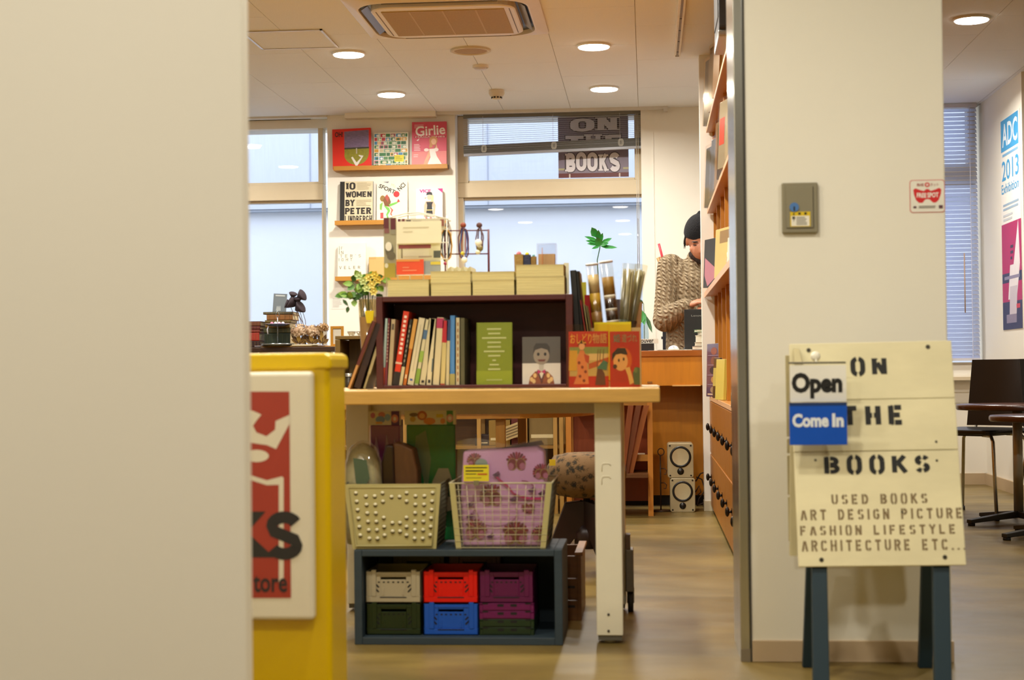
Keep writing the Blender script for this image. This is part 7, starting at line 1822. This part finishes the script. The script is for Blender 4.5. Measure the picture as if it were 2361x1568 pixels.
for i in range(4):
    c = (X0 + .09 + .055 * i, CY0 + .06, Z1); j = thing('glass_bowl', ('first', 'second', 'third', 'fourth')[i] + ' small clear glass bowl from the left on the olive wood cabinet', 'bowl', c, group='glass bowls on the cabinet'); MB(clear_film('#fbf8ef', .3, .02)).lathe([(.0005, 0), (.014, 0), (.026, .02), (.027, .028), (.024, .022), (.012, .004)], n=18).build('bowl', j, local=True)

# ================================================================ cafe furniture behind the pillar
CHR = mat('#cfcbc2', rough=.25, metal=.85); SHELL = mat('#14100d', rough=.35, var=.1)
def chair(X, Y, rz, label):
    t = thing('cafe_chair', label, 'chair', (X, Y, 0), (0, 0, rz), group='black cafe chairs')
    def back(u, v):
        x = (u - .5) * .37; z = .47 + v * .36; return Vector((x * (1 - .05 * v), .20 + .05 * v + .03 * (1 - (2 * u - 1) ** 2), z))
    m = MB(SHELL); sheetmb(back, 10, 8, m); sheetmb(lambda u, v: back(u, v) + Vector((0, .012, 0)), 10, 8, m)
    m.add([back(k / 10, 1) for k in range(11)] + [back(k / 10, 1) + Vector((0, .012, 0)) for k in range(11)], [(k, k + 1, 12 + k, 11 + k) for k in range(10)])
    for e in (0, 1): m.add([back(e, k / 8) for k in range(9)] + [back(e, k / 8) + Vector((0, .012, 0)) for k in range(9)], [(k, k + 1, 10 + k, 9 + k) for k in range(8)])
    m.build('backrest', t, local=True)
    m = MB(SHELL); m.rbox(-.215, .215, -.22, .22, .438, .462, r=.06, n=5, axis='z'); m.build('seat', t, local=True, bevel=.008, seg=3)
    for sx in (-1, 1):
        for sy in (-1, 1):
            m = MB(CHR); m.tube([(sx * .10, sy * .12, .432), (sx * .165, sy * .15, .43), (sx * .185, sy * .165, .40), (sx * .235, sy * .225, .012)], .0095, 10); lg = m.build('leg', t, local=True)
            MB(mat('#1c1814')).cyl((sx * .235, sy * .225, 0), (sx * .235, sy * .225, .022), .014, n=10).build('foot_cap', lg, local=True)
        MB(CHR).tube([(sx * .15, .14, .43), (sx * .15, .23, .45), (sx * .13, .245, .56)], .008, 8).build('back_support', t, local=True)
    MB(mat('#2a2420')).box(-.12, .12, -.13, .13, .426, .438).build('seat_plate', t, local=True)
    return t
c = at(2301, 1172, 8.75)
chair(at(2244, 900, 8.85).x, 8.75, math.radians(-42), 'black shell chair with chrome legs nearest the pillar')
chair(at(2478, 1172, 8.6).x, 8.5, math.radians(20), 'black shell chair at the right edge of the frame')
def cafe_table(X, Y, r, h, label):
    t = thing('cafe_table', label, 'table', (X, Y, 0), group='dark cafe tables')
    MB(wood('#4a2614', 'x', .1, .25)).lathe([(.0005, h - .028), (r - .006, h - .028), (r, h - .022), (r, h - .006), (r - .006, h), (.0005, h)], n=48).build('table_top', t, local=True)
    MB(mat('#a09a8c', rough=.4, metal=.5)).cyl((0, 0, .05), (0, 0, h - .028), .024, n=18).build('pole', t, local=True)
    for k in range(4):
        M_ = Matrix.Rotation(math.radians(25 + 90 * k), 4, 'Z'); m = MB(mat('#3c3a38', rough=.4, metal=.6)); m.prism([(0, .03), (.30, .012), (.30, .03), (0, .065)], -.02, .02, 'y', M_); f_ = m.build('base_arm', t, local=True, bevel=.003)
        m = MB(mat('#15120f')); m.lathe([(.0005, 0), (.018, 0), (.018, .012), (.0005, .013)], c=M_ @ Vector((.285, 0, 0)), n=12); m.build('glide', f_, local=True)
a = at(2302, 1160, 8.75)
cafe_table(at(2345, 940, 8.3).x, 8.3, .30, at(2300, 934, 8.1).z, 'small dark round cafe table in front of the black chair')
cafe_table(at(2425, 950, 7.7).x, 7.62, .30, .565, 'nearer dark round cafe table at the right edge of the frame')

# ================================================================ the man behind the counter
def remesh(name, mb, mt, voxel, smooth, parent):
    o = mb.build(name, None, local=True, clean=False)
    md = o.modifiers.new('r', 'REMESH'); md.mode = 'VOXEL'; md.voxel_size = voxel
    ms = o.modifiers.new('s', 'SMOOTH'); ms.iterations = smooth; ms.factor = .5
    dg = bpy.context.evaluated_depsgraph_get(); dg.update()
    me = bpy.data.meshes.new_from_object(o.evaluated_get(dg)); bpy.data.objects.remove(o)
    me.materials.clear(); me.materials.append(mt)
    for p in me.polygons: p.use_smooth = True
    r = bpy.data.objects.new(name, me); COL.objects.link(r); r.parent = parent
    return r
def cap(m, p0, p1, r0, r1, n=16):
    p0, p1 = Vector(p0), Vector(p1)
    m.cyl(p0, p1, r0, r1, n); m.ball(p0, r0, nu=n, nv=10); m.ball(p1, r1, nu=n, nv=10)
MYm = 9.98
mx = at(1612, 600, MYm).x
man = thing('person', 'man in black beanie and cable knit sweater looking down behind the counter', 'person', (mx, MYm, 0))
SK = mat('#b8795a', rough=.5, var=.05, scale=20)
# joints, local; the man faces the camera (-Y), his right arm is at -X
hd = Vector((.005, -.10, 1.575))
shR, elR, wrR = Vector((-.175, .02, 1.425)), Vector((-.215, -.06, 1.10)), Vector((-.085, -.27, 1.175))
shL, elL, wrL = Vector((.185, .02, 1.425)), Vector((.23, -.04, 1.10)), Vector((.10, -.27, 1.16))
b = MB(SK)
T_ = Matrix.Rotation(math.radians(24), 4, 'X')
b.ball(hd + Vector((0, 0, .025)), .098, .80, .98, 1.05, 20, 16, T_); b.ball(hd + Vector((0, -.035, -.055)), .068, .85, .9, 1.05, 16, 12, T_)
b.ball(hd + T_ @ Vector((0, -.060, -.092)), .034, 1.1, .8, .8, 12, 10)                                   # chin
cap(b, hd + T_ @ Vector((0, -.092, .012)), hd + T_ @ Vector((0, -.112, -.028)), .008, .013, 10)          # nose
b.ball(hd + T_ @ Vector((0, -.09, -.062)), .02, 1.2, .6, .5, 10, 8)                                 # mouth
for s in (-1, 1):
    b.ball(hd + T_ @ Vector((s * .035, -.078, .018)), .016, 1.3, .7, .6, 10, 8)                     # brow and lids
    b.ball(hd + Vector((s * .082, .0, .0)), .026, .35, .8, 1.2, 10, 8, T_)                          # ears
    b.ball(hd + T_ @ Vector((s * .042, -.060, -.028)), .026, 1, .8, 1, 10, 8)                       # cheeks
cap(b, (0, .0, 1.40), hd + Vector((0, .02, -.04)), .062, .056)
for (p0, p1, r0, r1) in (((0, .03, 1.28), (0, .03, 1.0), .14, .125), ((-.1, .03, 1.36), (.1, .03, 1.36), .10, .10), ((0, .03, 1.0), (0, .03, .92), .135, .14)): cap(b, p0, p1, r0, r1)
for (a0, a1, a2) in ((shR, elR, wrR), (shL, elL, wrL)): cap(b, a0, a1, .052, .042); cap(b, a1, a2, .043, .028)
for s in (-1, 1):
    cap(b, (s * .085, .03, .92), (s * .095, .01, .50), .082, .055); cap(b, (s * .095, .01, .50), (s * .10, .03, .09), .054, .036); cap(b, (s * .10, .04, .04), (s * .11, -.12, .03), .036, .028)
def hand(m, w, fw, up, side, point):
    """palm and five fingers; fw: along the fingers, up: back of the hand, side: towards the thumb"""
    pc = w + fw * .045
    M3 = Matrix((side, up, fw)).transposed().to_4x4()
    m.ball(pc, .045, .85, .42, 1.05, 14, 10, M3)
    for i, (off, L_) in enumerate(((.030, .075), (.010, .082), (-.011, .076), (-.030, .060))):
        k = w + fw * .085 + side * off
        if point and i == 0: cap(m, k, k + (fw * .6 + up * .5 + side * .2).normalized() * .04, .0095, .009, 10); q = k + (fw * .6 + up * .5 + side * .2).normalized() * .04; cap(m, q, q + (fw * .4 + up * .8).normalized() * .038, .0088, .007, 10)
        else:
            k1 = k + (fw * .9 - up * .25).normalized() * L_ * .45; k2 = k1 + (fw * .1 - up).normalized() * L_ * .33; k3 = k2 + (-fw * .8 - up * .3).normalized() * L_ * .24
            cap(m, k, k1, .0098, .0092, 10); cap(m, k1, k2, .0092, .0085, 10); cap(m, k2, k3, .0085, .0072, 10)
    b0 = w + fw * .03 + side * .032; b1 = b0 + (fw * .6 + side * .6).normalized() * .036; b2 = b1 + (fw * .9 - side * .2 - up * .2).normalized() * .03
    cap(m, b0, b1, .013, .011, 10); cap(m, b1, b2, .011, .0085, 10)
fR = (Vector((.01, -.31, 1.205)) - wrR).normalized(); upR = (Vector((-.1, -.3, 1)) - fR * Vector((-.1, -.3, 1)).dot(fR)).normalized(); hand(b, wrR, fR, upR, fR.cross(upR) * -1, True)
fL = (Vector((.02, -.32, 1.16)) - wrL).normalized(); upL = (Vector((.1, -.2, 1)) - fL * Vector((.1, -.2, 1)).dot(fL)).normalized(); hand(b, wrL, fL, upL, fL.cross(upL), False)
remesh('body', b, SK, .0055, 2, man)
# knit sweater
def knit():
    m = bpy.data.materials.new('cable_knit'); m.use_nodes = True; nt = m.node_tree; N = nt.nodes; L = nt.links; bs = N['Principled BSDF']; bs.inputs['Roughness'].default_value = .95
    tc = N.new('ShaderNodeTexCoord'); mp = N.new('ShaderNodeMapping'); mp.inputs['Scale'].default_value = (1, .6, 1); L.new(tc.outputs['Object'], mp.inputs[0])
    wx = N.new('ShaderNodeTexWave'); wx.bands_direction = 'X'; wx.inputs['Scale'].default_value = 9.5; wx.inputs['Distortion'].default_value = 3.0; wx.inputs['Detail'].default_value = 1; L.new(mp.outputs[0], wx.inputs[0])
    wd = N.new('ShaderNodeTexWave'); wd.bands_direction = 'DIAGONAL'; wd.inputs['Scale'].default_value = 21; wd.inputs['Distortion'].default_value = 5; wd.inputs['Detail'].default_value = 2; L.new(mp.outputs[0], wd.inputs[0])
    vo = N.new('ShaderNodeTexVoronoi'); vo.inputs['Scale'].default_value = 60; L.new(mp.outputs[0], vo.inputs[0])
    m1 = N.new('ShaderNodeMath'); m1.operation = 'MULTIPLY'; L.new(wx.outputs['Fac'], m1.inputs[0]); L.new(wd.outputs['Fac'], m1.inputs[1])
    m2 = N.new('ShaderNodeMath'); m2.operation = 'MULTIPLY_ADD'; m2.inputs[1].default_value = .35; L.new(vo.outputs['Distance'], m2.inputs[0]); L.new(m1.outputs[0], m2.inputs[2])
    rp = N.new('ShaderNodeValToRGB'); rp.color_ramp.elements[0].color = lin('#77654a') + [1]; rp.color_ramp.elements[0].position = .05; rp.color_ramp.elements[1].color = lin('#ab977a') + [1]; rp.color_ramp.elements[1].position = .75
    L.new(m2.outputs[0], rp.inputs[0]); L.new(rp.outputs[0], bs.inputs['Base Color'])
    bp = N.new('ShaderNodeBump'); bp.inputs['Strength'].default_value = 1.0; bp.inputs['Distance'].default_value = .014; L.new(m2.outputs[0], bp.inputs['Height']); L.new(bp.outputs[0], bs.inputs['Normal'])
    return m
s_ = MB(SK)
for (p0, p1, r0, r1) in (((0, .03, 1.30), (0, .03, 1.05), .175, .165), ((-.12, .03, 1.36), (.12, .03, 1.36), .118, .118), ((0, .03, 1.05), (0, .03, .90), .165, .17), ((-.06, .03, 1.05), (-.06, .03, .90), .15, .155), ((.06, .03, 1.05), (.06, .03, .90), .15, .155), ((0, -.01, 1.40), (0, -.005, 1.465), .10, .082)): cap(s_, p0, p1, r0, r1, 20)
for (a0, a1, a2) in ((shR, elR, wrR), (shL, elL, wrL)):
    cap(s_, a0, a1, .086, .074, 18); cap(s_, a1, a1.lerp(a2, .88), .078, .056, 18); cap(s_, a1.lerp(a2, .88), a1.lerp(a2, 1.0), .047, .045, 16)
remesh('sweater', s_, knit(), .008, 4, man)
# shirt collar, beanie, hair, beard, trousers, shoes
m = MB(mat('#e6dfd0', rough=.8)); m.lathe([(.074, 1.455), (.070, 1.485), (.064, 1.500), (.060, 1.49), (.066, 1.455)], c=(0, -.012, 0), n=24); m.build('shirt_collar', man, local=True)
m = MB(SK); Hc = hd + Vector((0, .012, .05)); m.ball(Hc, .112, .90, 1.02, 1.12, 24, 18, T_); m.ball(Hc + T_ @ Vector((0, .02, .115)), .020, 1, 1, 1.3, 12, 10)
for v in m.v:
    d = T_.inverted().to_3x3() @ (v - Hc)
    if d.z < -.008: v -= T_.to_3x3() @ Vector((0, 0, d.z + .008))
remesh('beanie', m, mat('#0c0b10', rough=.95, bump=.5, bscale=140, var=.1, scale=60), .006, 3, man)
m = MB(mat('#0f0e13', rough=.95)); m.lathe([(.098, 0), (.103, .012), (.104, .035), (.100, .046)], n=28, M=Matrix.Translation(Hc) @ T_ @ Matrix.Translation((0, .004, -.012)) @ Matrix.Diagonal((.93, 1.06, 1, 1))); m.build('beanie_cuff', man, local=True)
m = MB(mat('#1c1410', rough=.8)); rn = random.Random(9)
for k in range(26):
    s = -1 if k % 2 else 1; p = hd + T_ @ Vector((s * (.082 + rn.random() * .01), .0 + rn.random() * .05, .035)); m.tube([p, p + Vector((s * .008, .005, -.03)), p + Vector((s * (.004 + .012 * rn.random()), .01, -.05 - .03 * rn.random()))], [.005, .004, .001], 5)
m.build('hair', man, local=True)
m = MB(SK)
for k in range(9):
    a = math.radians(-70 + 140 * k / 8); m.ball(hd + T_ @ Vector((.056 * math.sin(a), -.036 - .052 * math.cos(a), -.092 + .03 * abs(math.sin(a)))), .021, 1, .8, 1.2, 10, 8)
m.ball(hd + T_ @ Vector((0, -.098, -.050)), .022, 1.4, .5, .35, 10, 8)
remesh('beard', m, mat('#2a1b14', rough=.9, bump=.4, bscale=200), .005, 1, man)
for s in (-1, 1):
    m = MB(mat('#2a1c16')); m.ball(hd + T_ @ Vector((s * .036, -.092, .030)), .016, 1.3, .4, .28, 10, 6, T_); m.build('eyebrow', man, local=True)
    m = MB(mat('#2a1a14')); m.ball(hd + T_ @ Vector((s * .034, -.0895, .008)), .013, 1.1, .35, .22, 10, 6, T_); m.build('closed_eye', man, local=True)
m = MB(SK)
for s in (-1, 1): cap(m, (s * .085, .03, .90), (s * .095, .01, .50), .098, .072); cap(m, (s * .095, .01, .50), (s * .10, .03, .09), .072, .058)
cap(m, (-.05, .03, .93), (.05, .03, .93), .12, .12); remesh('trousers', m, mat('#2a2c34', rough=.9), .012, 3, man)
m = MB(SK)
for s in (-1, 1): cap(m, (s * .10, .05, .045), (s * .11, -.14, .042), .044, .038)
for v in m.v: v.z = max(v.z, 0)
remesh('shoes', m, mat('#1c1612', rough=.5), .012, 2, man)
